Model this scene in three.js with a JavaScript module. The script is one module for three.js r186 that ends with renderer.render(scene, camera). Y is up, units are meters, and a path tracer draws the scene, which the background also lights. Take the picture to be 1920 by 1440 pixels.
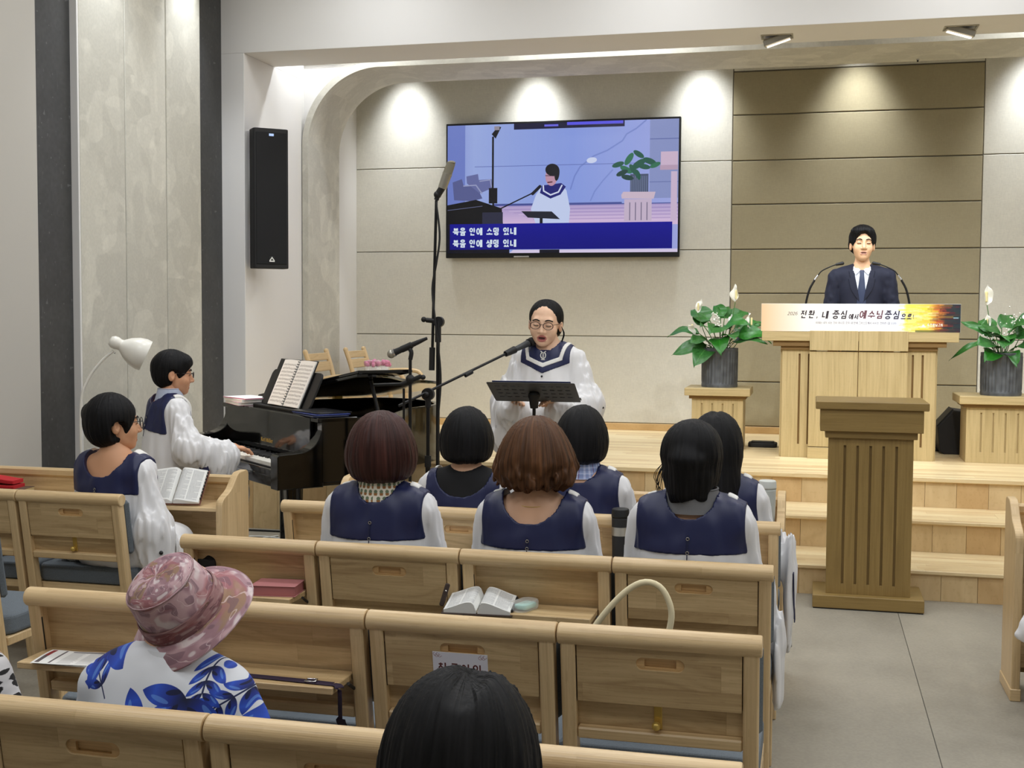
import * as THREE from 'three';
import { mergeGeometries, mergeVertices, toCreasedNormals } from 'three/addons/utils/BufferGeometryUtils.js';
import { RectAreaLightUniformsLib } from 'three/addons/lights/RectAreaLightUniformsLib.js';
import { createNoise3D } from 'simplex-noise';

// ---------------------------------------------------------------- camera, light, exposure
const scene = new THREE.Scene();
const RAD = Math.PI / 180;
const camera = new THREE.PerspectiveCamera(2 * Math.atan(720 / 2282.257) / RAD, 4 / 3, 0.05, 60);
camera.position.set(0, 1.55, 0);
camera.rotation.set(-3.19177 * RAD, 13.84648 * RAD, 0.34315 * RAD, 'YXZ');
scene.add(camera);
const renderer = new THREE.WebGLRenderer({ antialias: true });
renderer.toneMapping = THREE.LinearToneMapping;
renderer.toneMappingExposure = 1.0;
renderer.shadowMap.enabled = true;
RectAreaLightUniformsLib.init();
scene.background = new THREE.Color(0x000000);

const CEIL = 4.25;                 // ceiling of the hall
const HALL_LIGHT = 16.5, FRONT_LIGHT = 11, WASH = 22, STAGE_SPOT = 16, SLOT = 12, LAMP = 0.35;
const WHITE_LIGHT = 0xf1f6fc;
function aim(light, x, y, z) { light.target.position.set(x, y, z); scene.add(light.target); }
function spotLamp(x, y, z, tx, ty, tz, intensity, angle, penumbra, radius = 2, color = WHITE_LIGHT) {
  const l = new THREE.SpotLight(color, intensity, 0, angle, penumbra, 2);
  l.position.set(x, y, z); aim(l, tx, ty, tz); l.castShadow = true; l.shadow.radius = radius; scene.add(l); return l;
}
function panelLight(x, y, z, w, d, intensity, color = WHITE_LIGHT) {   // shines down
  const l = new THREE.RectAreaLight(color, intensity, w, d);
  l.position.set(x, y, z); l.rotation.x = -Math.PI / 2; scene.add(l); return l;
}

// ---------------------------------------------------------------- helpers
let seed = 20260117;
function rnd() { seed = (seed + 0x6D2B79F5) | 0; let t = Math.imul(seed ^ (seed >>> 15), 1 | seed); t = (t + Math.imul(t ^ (t >>> 7), 61 | t)) ^ t; return ((t ^ (t >>> 14)) >>> 0) / 4294967296; }
const rr = (a, b) => a + (b - a) * rnd();
const noise3 = createNoise3D(rnd);
const mix = (a, b, t) => a + (b - a) * t;
const clamp = (x, a = 0, b = 1) => Math.min(b, Math.max(a, x));
const sstep = (a, b, x) => { const t = clamp((x - a) / (b - a)); return t * t * (3 - 2 * t); };
const taken = {};
function numbered(name) { const n = taken[name] = (taken[name] ?? -1) + 1; return n ? name + '_' + String(n).padStart(3, '0') : name; }
function tag(o, label, category, group, kind) {
  if (label) o.userData.label = label;
  if (category) o.userData.category = category;
  if (group) o.userData.group = group;
  if (kind) o.userData.kind = kind;
  return o;
}
function thing(name, label, category, [x, y, z] = [0, 0, 0], turn = 0, group) {
  const o = new THREE.Group(); o.name = numbered(name); scene.add(o);
  o.position.set(x, y, z); o.rotation.y = turn; return tag(o, label, category, group);
}
const flat = (list) => mergeGeometries(list.map((g) => { let h = g.index ? g.toNonIndexed() : g; for (const k of Object.keys(h.attributes)) if (!['position', 'normal', 'uv'].includes(k)) h.deleteAttribute(k); if (!h.attributes.uv) h.setAttribute('uv', new THREE.BufferAttribute(new Float32Array(h.attributes.position.count * 2), 2)); return h; }), false);
function obj(name, geo, material, parent = scene) {
  if (Array.isArray(geo)) geo = geo.length > 1 ? flat(geo) : geo[0];
  const m = new THREE.Mesh(geo, material); m.name = parent === scene ? numbered(name) : name;
  m.castShadow = m.receiveShadow = true; parent.add(m); return m;
}
function struct(name, geo, material, parent) { const m = obj(name, geo, material, parent); if (!parent) m.userData.kind = 'structure'; return m; }
const T = (g, x = 0, y = 0, z = 0) => g.translate(x, y, z);
function place(g, [x, y, z], rot = [0, 0, 0], order = 'XYZ') { const m = new THREE.Matrix4().makeRotationFromEuler(new THREE.Euler(rot[0], rot[1], rot[2], order)); m.setPosition(x, y, z); return g.applyMatrix4(m); }
// uv in metres from the dominant face direction, u along the grain axis (0 x, 1 y, 2 z)
function planarUV(g, grain = 0, ou = 0, ov = 0) {
  if (g.index) g = g.toNonIndexed();
  const p = g.attributes.position, uv = new Float32Array(p.count * 2), a = new THREE.Vector3(), b = new THREE.Vector3(), c = new THREE.Vector3();
  for (let i = 0; i < p.count; i += 3) {
    a.fromBufferAttribute(p, i); b.fromBufferAttribute(p, i + 1); c.fromBufferAttribute(p, i + 2);
    const n = b.clone().sub(a).cross(c.clone().sub(a)), m = [Math.abs(n.x), Math.abs(n.y), Math.abs(n.z)], k = m[0] > m[1] ? (m[0] > m[2] ? 0 : 2) : (m[1] > m[2] ? 1 : 2);
    const ax = [0, 1, 2].filter((q) => q !== k); let u = ax[0], v = ax[1];
    if (v === grain) { u = v; v = ax[0]; }
    [a, b, c].forEach((w, j) => { uv[2 * (i + j)] = w.getComponent(u) + ou; uv[2 * (i + j) + 1] = w.getComponent(v) + ov + k * 0.37; });
  }
  g.setAttribute('uv', new THREE.BufferAttribute(uv, 2)); return g;
}
// box with chamfered edges, 44 triangles, centred at the origin
function cbox(w, h, d, c = 0.003, grain = null) {
  const H = [w / 2, h / 2, d / 2]; c = Math.min(c, 0.45 * Math.min(w, h, d));
  const V = (s, k) => s.map((q, i) => q * (i === k ? H[i] : H[i] - c));
  const pos = []; const S = [-1, 1];
  const tri = (A, B, C) => { const n = new THREE.Vector3(...B).sub(new THREE.Vector3(...A)).cross(new THREE.Vector3(...C).sub(new THREE.Vector3(...A))); const m = new THREE.Vector3(...A).add(new THREE.Vector3(...B)).add(new THREE.Vector3(...C)); if (n.dot(m) < 0) [B, C] = [C, B]; pos.push(...A, ...B, ...C); };
  const quad = (A, B, C, D) => { tri(A, B, C); tri(A, C, D); };
  for (let k = 0; k < 3; k++) { const [i, j] = [0, 1, 2].filter((q) => q !== k); for (const s of S) { const P = (a, b) => { const v = []; v[k] = s; v[i] = a; v[j] = b; return V(v, k); }; quad(P(-1, -1), P(1, -1), P(1, 1), P(-1, 1)); } }
  for (let k = 0; k < 3; k++) { const [i, j] = [0, 1, 2].filter((q) => q !== k); for (const a of S) for (const b of S) { const P = (s, f) => { const v = []; v[k] = s; v[i] = a; v[j] = b; return V(v, f); }; quad(P(-1, i), P(1, i), P(1, j), P(-1, j)); } }
  for (const x of S) for (const y of S) for (const z of S) tri(V([x, y, z], 0), V([x, y, z], 1), V([x, y, z], 2));
  const g = new THREE.BufferGeometry(); g.setAttribute('position', new THREE.BufferAttribute(new Float32Array(pos), 3)); g.computeVertexNormals();
  return grain === null ? planarUV(g, 0) : planarUV(g, grain, rnd() * 7, rnd() * 7);
}
// box from corner to corner
function bx(x0, x1, y0, y1, z0, z1, c = 0.003, grain = null) { return T(cbox(x1 - x0, y1 - y0, z1 - z0, c, grain), (x0 + x1) / 2, (y0 + y1) / 2, (z0 + z1) / 2); }
function tube(points, r, seg = 24, rad = 8, closed = false) { return new THREE.TubeGeometry(new THREE.CatmullRomCurve3(points.map((p) => new THREE.Vector3(...p)), closed, 'catmullrom', 0.5), seg, r, rad, closed); }
function rod(a, b, r0, r1 = r0, rad = 12) {
  const A = new THREE.Vector3(...a), B = new THREE.Vector3(...b), d = B.clone().sub(A), g = new THREE.CylinderGeometry(r1, r0, d.length(), rad);
  g.applyQuaternion(new THREE.Quaternion().setFromUnitVectors(new THREE.Vector3(0, 1, 0), d.normalize())); const m = A.add(B).multiplyScalar(0.5); return g.translate(m.x, m.y, m.z);
}
function ball(x, y, z, rx, ry = rx, rz = rx, n = 16) { return new THREE.SphereGeometry(1, n, Math.max(6, n >> 1)).scale(rx, ry, rz).translate(x, y, z); }
function lathe(pts, seg = 32) { return new THREE.LatheGeometry(pts.map((p) => new THREE.Vector2(...p)), seg); }
function shapeOf(pts) { const s = new THREE.Shape(); pts.forEach((p, i) => (i ? s.lineTo(...p) : s.moveTo(...p))); return s; }
function extrude(shape, depth, bevel = 0.003, steps = 12) { return new THREE.ExtrudeGeometry(shape, { depth: depth - 2 * bevel, bevelEnabled: bevel > 0, bevelThickness: bevel, bevelSize: bevel, bevelOffset: -bevel, bevelSegments: 2, curveSegments: steps }).translate(0, 0, bevel); }
function stadium(w, h, path = new THREE.Shape(), cx = 0, cy = 0) { const r = h / 2; path.moveTo(cx - w / 2 + r, cy - r); path.lineTo(cx + w / 2 - r, cy - r); path.absarc(cx + w / 2 - r, cy, r, -Math.PI / 2, Math.PI / 2, false); path.lineTo(cx - w / 2 + r, cy + r); path.absarc(cx - w / 2 + r, cy, r, Math.PI / 2, Math.PI * 1.5, false); return path; }
function roundRect(x0, y0, x1, y1, r, path = new THREE.Shape()) { path.moveTo(x0 + r, y0); path.lineTo(x1 - r, y0); path.absarc(x1 - r, y0 + r, r, -Math.PI / 2, 0, false); path.lineTo(x1, y1 - r); path.absarc(x1 - r, y1 - r, r, 0, Math.PI / 2, false); path.lineTo(x0 + r, y1); path.absarc(x0 + r, y1 - r, r, Math.PI / 2, Math.PI, false); path.lineTo(x0, y0 + r); path.absarc(x0 + r, y0 + r, r, Math.PI, Math.PI * 1.5, false); return path; }

// ---------------------------------------------------------------- textures
const hash2 = (x, y, s) => { let h = Math.imul(x, 374761393) + Math.imul(y, 668265263) + Math.imul(s, 1274126177); h = Math.imul(h ^ (h >>> 13), 1274126177); return ((h ^ (h >>> 16)) >>> 0) / 4294967296; };
function vnoise(x, y, px, py, s = 0) {       // value noise that repeats every px, py
  const xi = Math.floor(x), yi = Math.floor(y), fx = x - xi, fy = y - yi, u = fx * fx * (3 - 2 * fx), v = fy * fy * (3 - 2 * fy), m = (a, n) => ((a % n) + n) % n;
  const a = hash2(m(xi, px), m(yi, py), s), b = hash2(m(xi + 1, px), m(yi, py), s), c = hash2(m(xi, px), m(yi + 1, py), s), d = hash2(m(xi + 1, px), m(yi + 1, py), s);
  return mix(mix(a, b, u), mix(c, d, u), v);
}
function dataTex(w, h, fn, metresW, metresH, srgb = true) {
  const data = new Uint8Array(w * h * 4);
  for (let y = 0; y < h; y++) for (let x = 0; x < w; x++) { const c = fn(x / w, y / h), i = 4 * (y * w + x); data[i] = clamp(c[0]) * 255; data[i + 1] = clamp(c[1]) * 255; data[i + 2] = clamp(c[2]) * 255; data[i + 3] = c.length > 3 ? clamp(c[3]) * 255 : 255; }
  const t = new THREE.DataTexture(data, w, h); t.magFilter = THREE.LinearFilter; t.minFilter = THREE.LinearMipmapLinearFilter; t.generateMipmaps = true;
  t.wrapS = t.wrapT = THREE.RepeatWrapping; if (srgb) t.colorSpace = THREE.SRGBColorSpace; t.repeat.set(1 / metresW, 1 / metresH); t.needsUpdate = true; return t;
}
function canvasTex(w, h, draw) { const c = document.createElement('canvas'); c.width = w; c.height = h; const g = c.getContext('2d'); draw(g, w, h); const t = new THREE.CanvasTexture(c); t.colorSpace = THREE.SRGBColorSpace; t.magFilter = THREE.LinearFilter; return t; }
const hex = (c) => [(c >> 16 & 255) / 255, (c >> 8 & 255) / 255, (c & 255) / 255];
// wood made of staves: rows of given height, each cut into lengths, own tone and drift of the grain
function woodTex({ base, dark, rows = 10, cols = 3, w = 1024, h = 512, mw = 1.6, mh = 0.8, tone = 0.16, streak = 0.3, joint = 0.25, s = 1, grain = 90, sway = 1 }) {
  const A = hex(base), B = hex(dark);
  return dataTex(w, h, (u, v) => {
    const r = Math.floor(v * rows), off = hash2(r, 7, s), cc = u * cols + off, c = Math.floor(cc), cm = ((c % cols) + cols) % cols, id = r * 31 + cm;
    const t0 = hash2(id, 3, s), fv = v * rows - r, fu = cc - c;
    const bend = vnoise(u * 6 + t0 * 9, v * rows * 0.9, 6, rows, s + 5) * 0.9 * sway;
    const fine = vnoise(u * 10 + t0 * 3, v * grain * 2 + bend * 3, 10, grain * 2, s + 1), mid = vnoise(u * 5, v * grain * 0.5 + bend * 7 + t0 * 20, 5, grain / 2, s + 2);
    const pore = vnoise(u * 60, v * grain * 4, 60, grain * 4, s + 3);
    let k = streak * (0.5 * fine + 0.7 * mid * mid) + tone * (t0 - 0.4) + 0.10 * (pore > 0.78 ? 1 : 0);
    const e = Math.min(fv, 1 - fv) * (mh / rows), f = Math.min(fu, 1 - fu) * (mw / cols);
    if (rows > 1 && (e < 0.0009 || f < 0.0009)) k += joint;
    k = clamp(k); return [mix(A[0], B[0], k), mix(A[1], B[1], k), mix(A[2], B[2], k)];
  }, mw, mh);
}
const TEX = {
  stave: woodTex({ base: 0xd6ba8c, dark: 0x8c6e46, rows: 9, cols: 3, mw: 1.3, mh: 0.62, tone: 0.34, streak: 0.42, joint: 0.12, s: 11 }),
  solid: woodTex({ base: 0xe2c698, dark: 0x9c7b50, rows: 6, cols: 2, mw: 2.4, mh: 0.42, tone: 0.16, streak: 0.4, joint: 0.04, s: 23, grain: 60 }),
  oak: woodTex({ base: 0xcab484, dark: 0x968152, rows: 1, cols: 1, mw: 1.2, mh: 0.6, tone: 0, streak: 0.5, s: 5, grain: 110, sway: 0.12 }),
  floorboard: woodTex({ base: 0xeddaae, dark: 0xb89260, rows: 16, cols: 2, mw: 2.2, mh: 1.2, tone: 0.5, streak: 0.35, joint: 0.2, s: 37, w: 1024, h: 1024 }),
  riser: woodTex({ base: 0xdcc396, dark: 0xac8c5e, rows: 1, cols: 1, mw: 1.0, mh: 1.0, tone: 0, streak: 0.36, s: 41, grain: 26 }),
};
TEX.plaster = dataTex(1024, 1024, (u, v) => {       // troweled stucco: dabs a little lighter and darker
  let k = 0; for (let o = 0; o < 3; o++) { const n = 9 << o; const a = vnoise(u * n + 1.7 * vnoise(u * 14, v * 14, 14, 14, 3 + o), v * n * 0.7 + 1.9 * vnoise(u * 11, v * 11, 11, 11, 9 + o), n, Math.round(n * 0.7), 50 + o); k += sstep(0.62, 0.72, a) * [0.5, 0.35, 0.25][o]; }
  const f = vnoise(u * 200, v * 200, 200, 200, 4) * 0.03, g = 0.735 + 0.075 * k + f; return [g, g * 0.985, g * 0.925];
}, 2.2, 2.2);
TEX.slate = dataTex(512, 512, (u, v) => {           // dark decorative panel, faint scratches and light flecks
  let g = 0.25 + 0.03 * (vnoise(u * 8, v * 8, 8, 8, 1) - 0.5) + 0.03 * (vnoise(u * 60, v * 60, 60, 60, 2) - 0.5);
  const sc = vnoise(u * 22 + 3 * vnoise(u * 5, v * 5, 5, 5, 5), v * 160, 22, 160, 8); if (sc > 0.93) g += 0.06; if (vnoise(u * 40, v * 40, 40, 40, 77) > 0.955) g += 0.13; return [g, g, g * 1.0];
}, 1.1, 1.1);
TEX.concrete = dataTex(1024, 1024, (u, v) => {
  let k = 0, a = 0.5; for (let o = 0; o < 5; o++) { const n = 3 << o; k += a * vnoise(u * n, v * n * 2, n, n * 2, 20 + o); a *= 0.55; }
  const f = vnoise(u * 300, v * 300, 300, 300, 6) * 0.035, g = 0.57 + 0.17 * (k - 0.5) + f; return [g * 1.03, g * 0.99, g * 0.90];
}, 2.4, 2.4);
TEX.cloth = dataTex(512, 512, (u, v) => { const a = Math.sin(u * 512 * 0.8) * 0.5 + Math.sin(v * 512 * 0.8) * 0.5, n = vnoise(u * 170, v * 170, 170, 170, 3), g = 0.78 + 0.05 * a + 0.12 * (n - 0.5); return [g, g, g]; }, 0.25, 0.25);
TEX.linen = dataTex(512, 512, (u, v) => { const n = vnoise(u * 40, v * 220, 40, 220, 1) * 0.5 + vnoise(u * 220, v * 40, 220, 40, 2) * 0.5, m = vnoise(u * 12, v * 12, 12, 12, 5), g = 0.93 + 0.06 * (n - 0.5) + 0.012 * (m - 0.5); return [g, g * 0.995, g * 0.985]; }, 0.8, 0.8);

// ---------------------------------------------------------------- materials
const std = (o) => new THREE.MeshStandardMaterial(o), phys = (o) => new THREE.MeshPhysicalMaterial(o);
const M = {
  paint: std({ color: 0xe0dedb, roughness: 0.85 }),
  taupe: std({ color: 0xbebab2, roughness: 0.85 }),
  ceiling: std({ color: 0xe4e2dc, roughness: 0.9 }),
  plaster: std({ map: TEX.plaster, roughness: 0.85, bumpMap: TEX.plaster, bumpScale: 0.0012 }),
  slate: std({ map: TEX.slate, roughness: 0.6 }),
  wallPanel: std({ color: 0xe2dfd3, map: TEX.linen, roughness: 0.75 }),
  tanPanel: std({ color: 0xa89d7e, map: TEX.linen, roughness: 0.7 }),
  groove: std({ color: 0x6d6759, roughness: 0.9 }),
  concrete: std({ map: TEX.concrete, roughness: 0.55 }),
  stave: std({ map: TEX.stave, roughness: 0.5 }),
  solid: std({ map: TEX.solid, roughness: 0.36 }),
  oak: std({ map: TEX.oak, roughness: 0.5 }),
  floorboard: std({ map: TEX.floorboard, roughness: 0.38 }),
  riser: std({ map: TEX.riser, roughness: 0.45 }),
  baseboard: std({ color: 0xf4e6d0, map: TEX.riser, roughness: 0.5 }),
  greyFabric: std({ color: 0x88929b, map: TEX.cloth, roughness: 0.95 }),
  black: std({ color: 0x0b0b0c, roughness: 0.55 }),
  blackMetal: std({ color: 0x101011, roughness: 0.4, metalness: 0.3 }),
  blackGloss: std({ color: 0x040404, roughness: 0.07 }),
  blackMatte: std({ color: 0x1b1a1a, roughness: 0.7 }),
  chrome: std({ color: 0xd0d0d0, roughness: 0.22, metalness: 1 }),
  silver: std({ color: 0xa9a59a, roughness: 0.4, metalness: 0.9 }),
  brass: std({ color: 0xd2b25e, roughness: 0.35, metalness: 0.6 }),
  white: std({ color: 0xe9e7e2, roughness: 0.6 }),
  whiteGloss: std({ color: 0xe6e3da, roughness: 0.3 }),
  paper: std({ color: 0xf0eee8, roughness: 0.9 }),
  robe: std({ color: 0xe4e3e4, roughness: 0.8, side: THREE.DoubleSide }),
  navy: phys({ color: 0x131b46, roughness: 0.45, sheen: 0.12, sheenRoughness: 0.4, sheenColor: 0x3a4a90, side: THREE.DoubleSide }),
  skin: std({ color: 0xd9a583, roughness: 0.55 }),
  skinPale: std({ color: 0xe6bd9c, roughness: 0.55 }),
};
// ---------------------------------------------------------------- the room
const SH = 0.548, SF = -8.07, ZB = -10.7, ZP = -8.5, XW = -4.365, XR = 4.9, ZK = 3.2;
{
  // hall floor: sheets of vinyl with welded seams along the aisle
  const fl = new THREE.Group(); fl.name = 'floor'; fl.userData.kind = 'structure'; scene.add(fl);
  const xs = [XW - 0.2, -3.33, -1.53, 0.465, 2.26, 4.06, XR + 0.2];
  for (let i = 0; i + 1 < xs.length; i++) obj('vinyl_sheet', planarUV(bx(xs[i] + 0.0012, xs[i + 1] - 0.0012, -0.02, 0, -8.6, ZK, 0.0015), 2, i * 0.77, i * 0.31), M.concrete, fl);
  obj('subfloor', bx(XW - 0.2, XR + 0.2, -0.12, -0.004, -8.6, ZK), M.slate, fl);
  // ceiling and the three walls of the hall
  struct('ceiling', bx(XW - 0.3, XR + 0.3, CEIL, CEIL + 0.12, -8.62, ZK + 0.2), M.ceiling);
  struct('wall_back', bx(XW - 0.3, XR + 0.3, -0.1, CEIL, ZK, ZK + 0.15), M.taupe);
  struct('wall_right', bx(XR, XR + 0.15, -0.1, CEIL, -8.5, ZK), M.taupe);
  // left wall: plain taupe, then a dark band, a proud stucco field of three boards, and a second dark band
  const lw = new THREE.Group(); lw.name = 'wall_left'; lw.userData.kind = 'structure'; scene.add(lw);
  obj('wall_face', bx(XW - 0.2, XW, -0.1, CEIL, -6.225, ZK), M.taupe, lw);
  obj('dark_band', bx(XW - 0.2, XW - 0.002, -0.1, CEIL, -6.60, -6.225), M.slate, lw);
  obj('dark_band', bx(XW - 0.2, XW - 0.002, -0.1, CEIL, -8.5, -8.04), M.slate, lw);
  const zz = [-6.575, -7.085, -7.60, -8.085];
  obj('backing', bx(XW - 0.2, XW + 0.02, -0.1, CEIL, -8.06, -6.60), M.taupe, lw);
  for (let i = 0; i < 3; i++) obj('stucco_board', planarUV(bx(XW - 0.05, XW + 0.045, 0, CEIL, zz[i + 1] + 0.0045, zz[i] - 0.0045, 0.004), 2, i * 0.9, i * 1.3), M.plaster, lw);
  obj('edge_trim', bx(XW - 0.05, XW + 0.046, 0, CEIL, -6.577, -6.56, 0.002), M.paint, lw);
  // front wall with the opening to the stage, beam above
  const BY = 3.509, JX = -4.182;
  const fw = new THREE.Group(); fw.name = 'wall_front'; fw.userData.kind = 'structure'; scene.add(fw);
  obj('pier', bx(XW - 0.3, JX, -0.1, BY, -9.65, ZP), M.paint, fw); obj('slot_side', bx(XW - 0.3, JX, BY, 4.2, -9.65, -9.03, 0.001), M.paint, fw);
  obj('pier', bx(-JX - 0.2, XR + 0.3, -0.1, BY, -9.65, ZP), M.paint, fw);
  obj('beam', bx(XW - 0.3, XR + 0.3, BY, CEIL + 0.1, -9.03, ZP, 0.002), M.paint, fw);
  // light slot above and behind the beam
  obj('slot_top', bx(XW - 0.3, XR + 0.3, 4.1, 4.2, -9.6, -9.0), M.ceiling, fw);
  // arch frame: a rounded portal, stucco inside
  const arch = new THREE.Group(); arch.name = 'wall_arch'; arch.userData.kind = 'structure'; scene.add(arch);
  const HX = 4.12, HY = 3.583, RC = 0.62;
  // the frame is a thin ring: its outer edge follows the opening at 6 cm, so that the lit slot shows behind the beam
  const ring = new THREE.Shape(); const W = 0.055;
  ring.moveTo(-HX - W, 0.3); ring.lineTo(-HX - W, HY - RC); ring.absarc(-HX + RC, HY - RC, RC + W, Math.PI, Math.PI / 2, true); ring.lineTo(HX - RC, HY + W); ring.absarc(HX - RC, HY - RC, RC + W, Math.PI / 2, 0, true); ring.lineTo(HX + W, 0.3);
  ring.lineTo(HX, 0.3); ring.lineTo(HX, HY - RC); ring.absarc(HX - RC, HY - RC, RC, 0, Math.PI / 2, false); ring.lineTo(-HX + RC, HY); ring.absarc(-HX + RC, HY - RC, RC, Math.PI / 2, Math.PI, false); ring.lineTo(-HX, 0.3);
  const spn = new THREE.Shape(); spn.moveTo(-5.2, 0.3); spn.lineTo(-5.2, 4.2); spn.lineTo(5.2, 4.2); spn.lineTo(5.2, 0.3); spn.lineTo(HX + W, 0.3); spn.lineTo(HX + W, HY - RC); spn.absarc(HX - RC, HY - RC, RC + W, 0, Math.PI / 2, false); spn.lineTo(-HX + RC, HY + W); spn.absarc(-HX + RC, HY - RC, RC + W, Math.PI / 2, Math.PI, false); spn.lineTo(-HX - W, 0.3);
  obj('spandrel', T(extrude(spn, 0.04, 0, 24), 0, 0, -9.66), M.paint, arch);
  obj('arch_frame', planarUV(T(extrude(ring, 0.69, 0.002, 24), 0, 0, -10.24), 2, 0.3, 0.7), M.plaster, arch);
  obj('stage_ceiling', bx(-5.2, 5.2, HY + 0.05, 4.2, -10.24, -9.60), M.ceiling, arch);
  obj('stage_side', bx(-4.5, -4.135, 0, 4.2, ZB - 0.1, -9.72), M.paint, arch);
  obj('stage_side', bx(4.135, 4.5, 0, 4.2, ZB - 0.1, -9.72), M.paint, arch);
  obj('wash_slot_top', bx(-4.5, 4.5, 3.98, 4.2, ZB - 0.1, -10.2), M.ceiling, arch);

  // back wall of the stage: panels with open joints over a backing
  const bw = new THREE.Group(); bw.name = 'wall_stage'; bw.userData.kind = 'structure'; scene.add(bw);
  obj('backing', bx(-4.5, 4.5, 0, 4.2, ZB - 0.15, ZB - 0.008), M.groove, bw);
  const yl = [0.61, 1.377, 2.135, 2.897, 4.2], G = 0.0035;
  for (let i = 0; i < 4; i++) for (const [a, b] of [[-4.14, -0.698], [1.329, 4.14]]) obj('wall_panel', planarUV(bx(a + 0.003, b - 0.004, yl[i] + G, yl[i + 1] - G, ZB - 0.02, ZB, 0.003), 0, i, a), M.wallPanel, bw);
  const yt = [0.61, 0.996, 1.38, 1.758, 2.135, 2.519, 2.892, 3.28, 3.648];
  for (let i = 0; i < 8; i++) obj('tan_panel', planarUV(bx(-0.698 + 0.004, 1.329 - 0.004, yt[i] + G + 0.001, yt[i + 1] - G - 0.001, ZB - 0.02, ZB + 0.006, 0.004), 0, i * 0.7, 0.2), M.tanPanel, bw);
  obj('wall_panel', bx(-0.698 + 0.003, 1.329 - 0.003, 3.655, 4.2, ZB - 0.02, ZB - 0.002, 0.003), M.wallPanel, bw);
  const bb = struct('baseboard_stage', planarUV(bx(-4.135, 4.135, SH, 0.608, ZB - 0.01, ZB + 0.012, 0.003), 0), M.baseboard);

  // stage floor, its front and the steps
  const st = new THREE.Group(); st.name = 'floor_stage'; st.userData.kind = 'structure'; scene.add(st);
  obj('deck', planarUV(bx(-5.2, 5.2, SH - 0.03, SH, ZB - 0.05, SF + 0.02, 0.004), 0, 0.4, 0.1), M.floorboard, st);
  const boards = (x0, x1, y0, y1, z, w = 0.19) => { for (let x = x0, i = 0; x < x1 - 0.01; x += w, i++) { const g = planarUV(bx(x + 0.0008, Math.min(x + w, x1) - 0.0008, y0, y1, z - 0.02, z - (i % 2) * 0.0006, 0.001), 1, rnd() * 5, rnd() * 5); obj('riser_board', g, i % 3 === 1 ? M.riser2 : M.riser, st); } };
  M.riser2 = std({ map: TEX.riser, color: 0xf6ece0, roughness: 0.45 });
  boards(-4.3, -1.0, 0, SH - 0.03, SF);
  boards(-1.0, 3.0, 0.357, SH - 0.03, SF);
  obj('stage_core', bx(-4.3, 4.3, 0.0, SH - 0.03, -9.6, SF - 0.02), M.taupe, st);
  for (const [y0, y1, z] of [[0, 0.169, -6.98], [0.169, 0.357, -7.53]]) {
    boards(-1.0, 3.0, y0, y1 - 0.022, z);
    obj('step_core', bx(-1.0, 3.0, y0, y1 - 0.022, z - 0.7, z - 0.02), M.taupe, st);
    for (let k = 0; k < 3; k++) { const d = 0.575 / 3, z1 = z + 0.018 - k * d; for (let j = 0; j < 3; j++) { const a = -1.0 + Math.max(0, j * 1.35 - (k % 2) * 0.6), b = Math.min(3.0, -1.0 + (j + 1) * 1.35 - (k % 2) * 0.6 + (j === 2 ? 2 : 0)); obj('tread_plank', planarUV(bx(a + 0.0006, b - 0.0006, y1 - 0.022, y1, z1 - d + 0.0008, z1, k ? 0.0012 : 0.004), 0, rnd() * 3, rnd() * 3), M.floorboard, st); } }
  }
}
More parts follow.
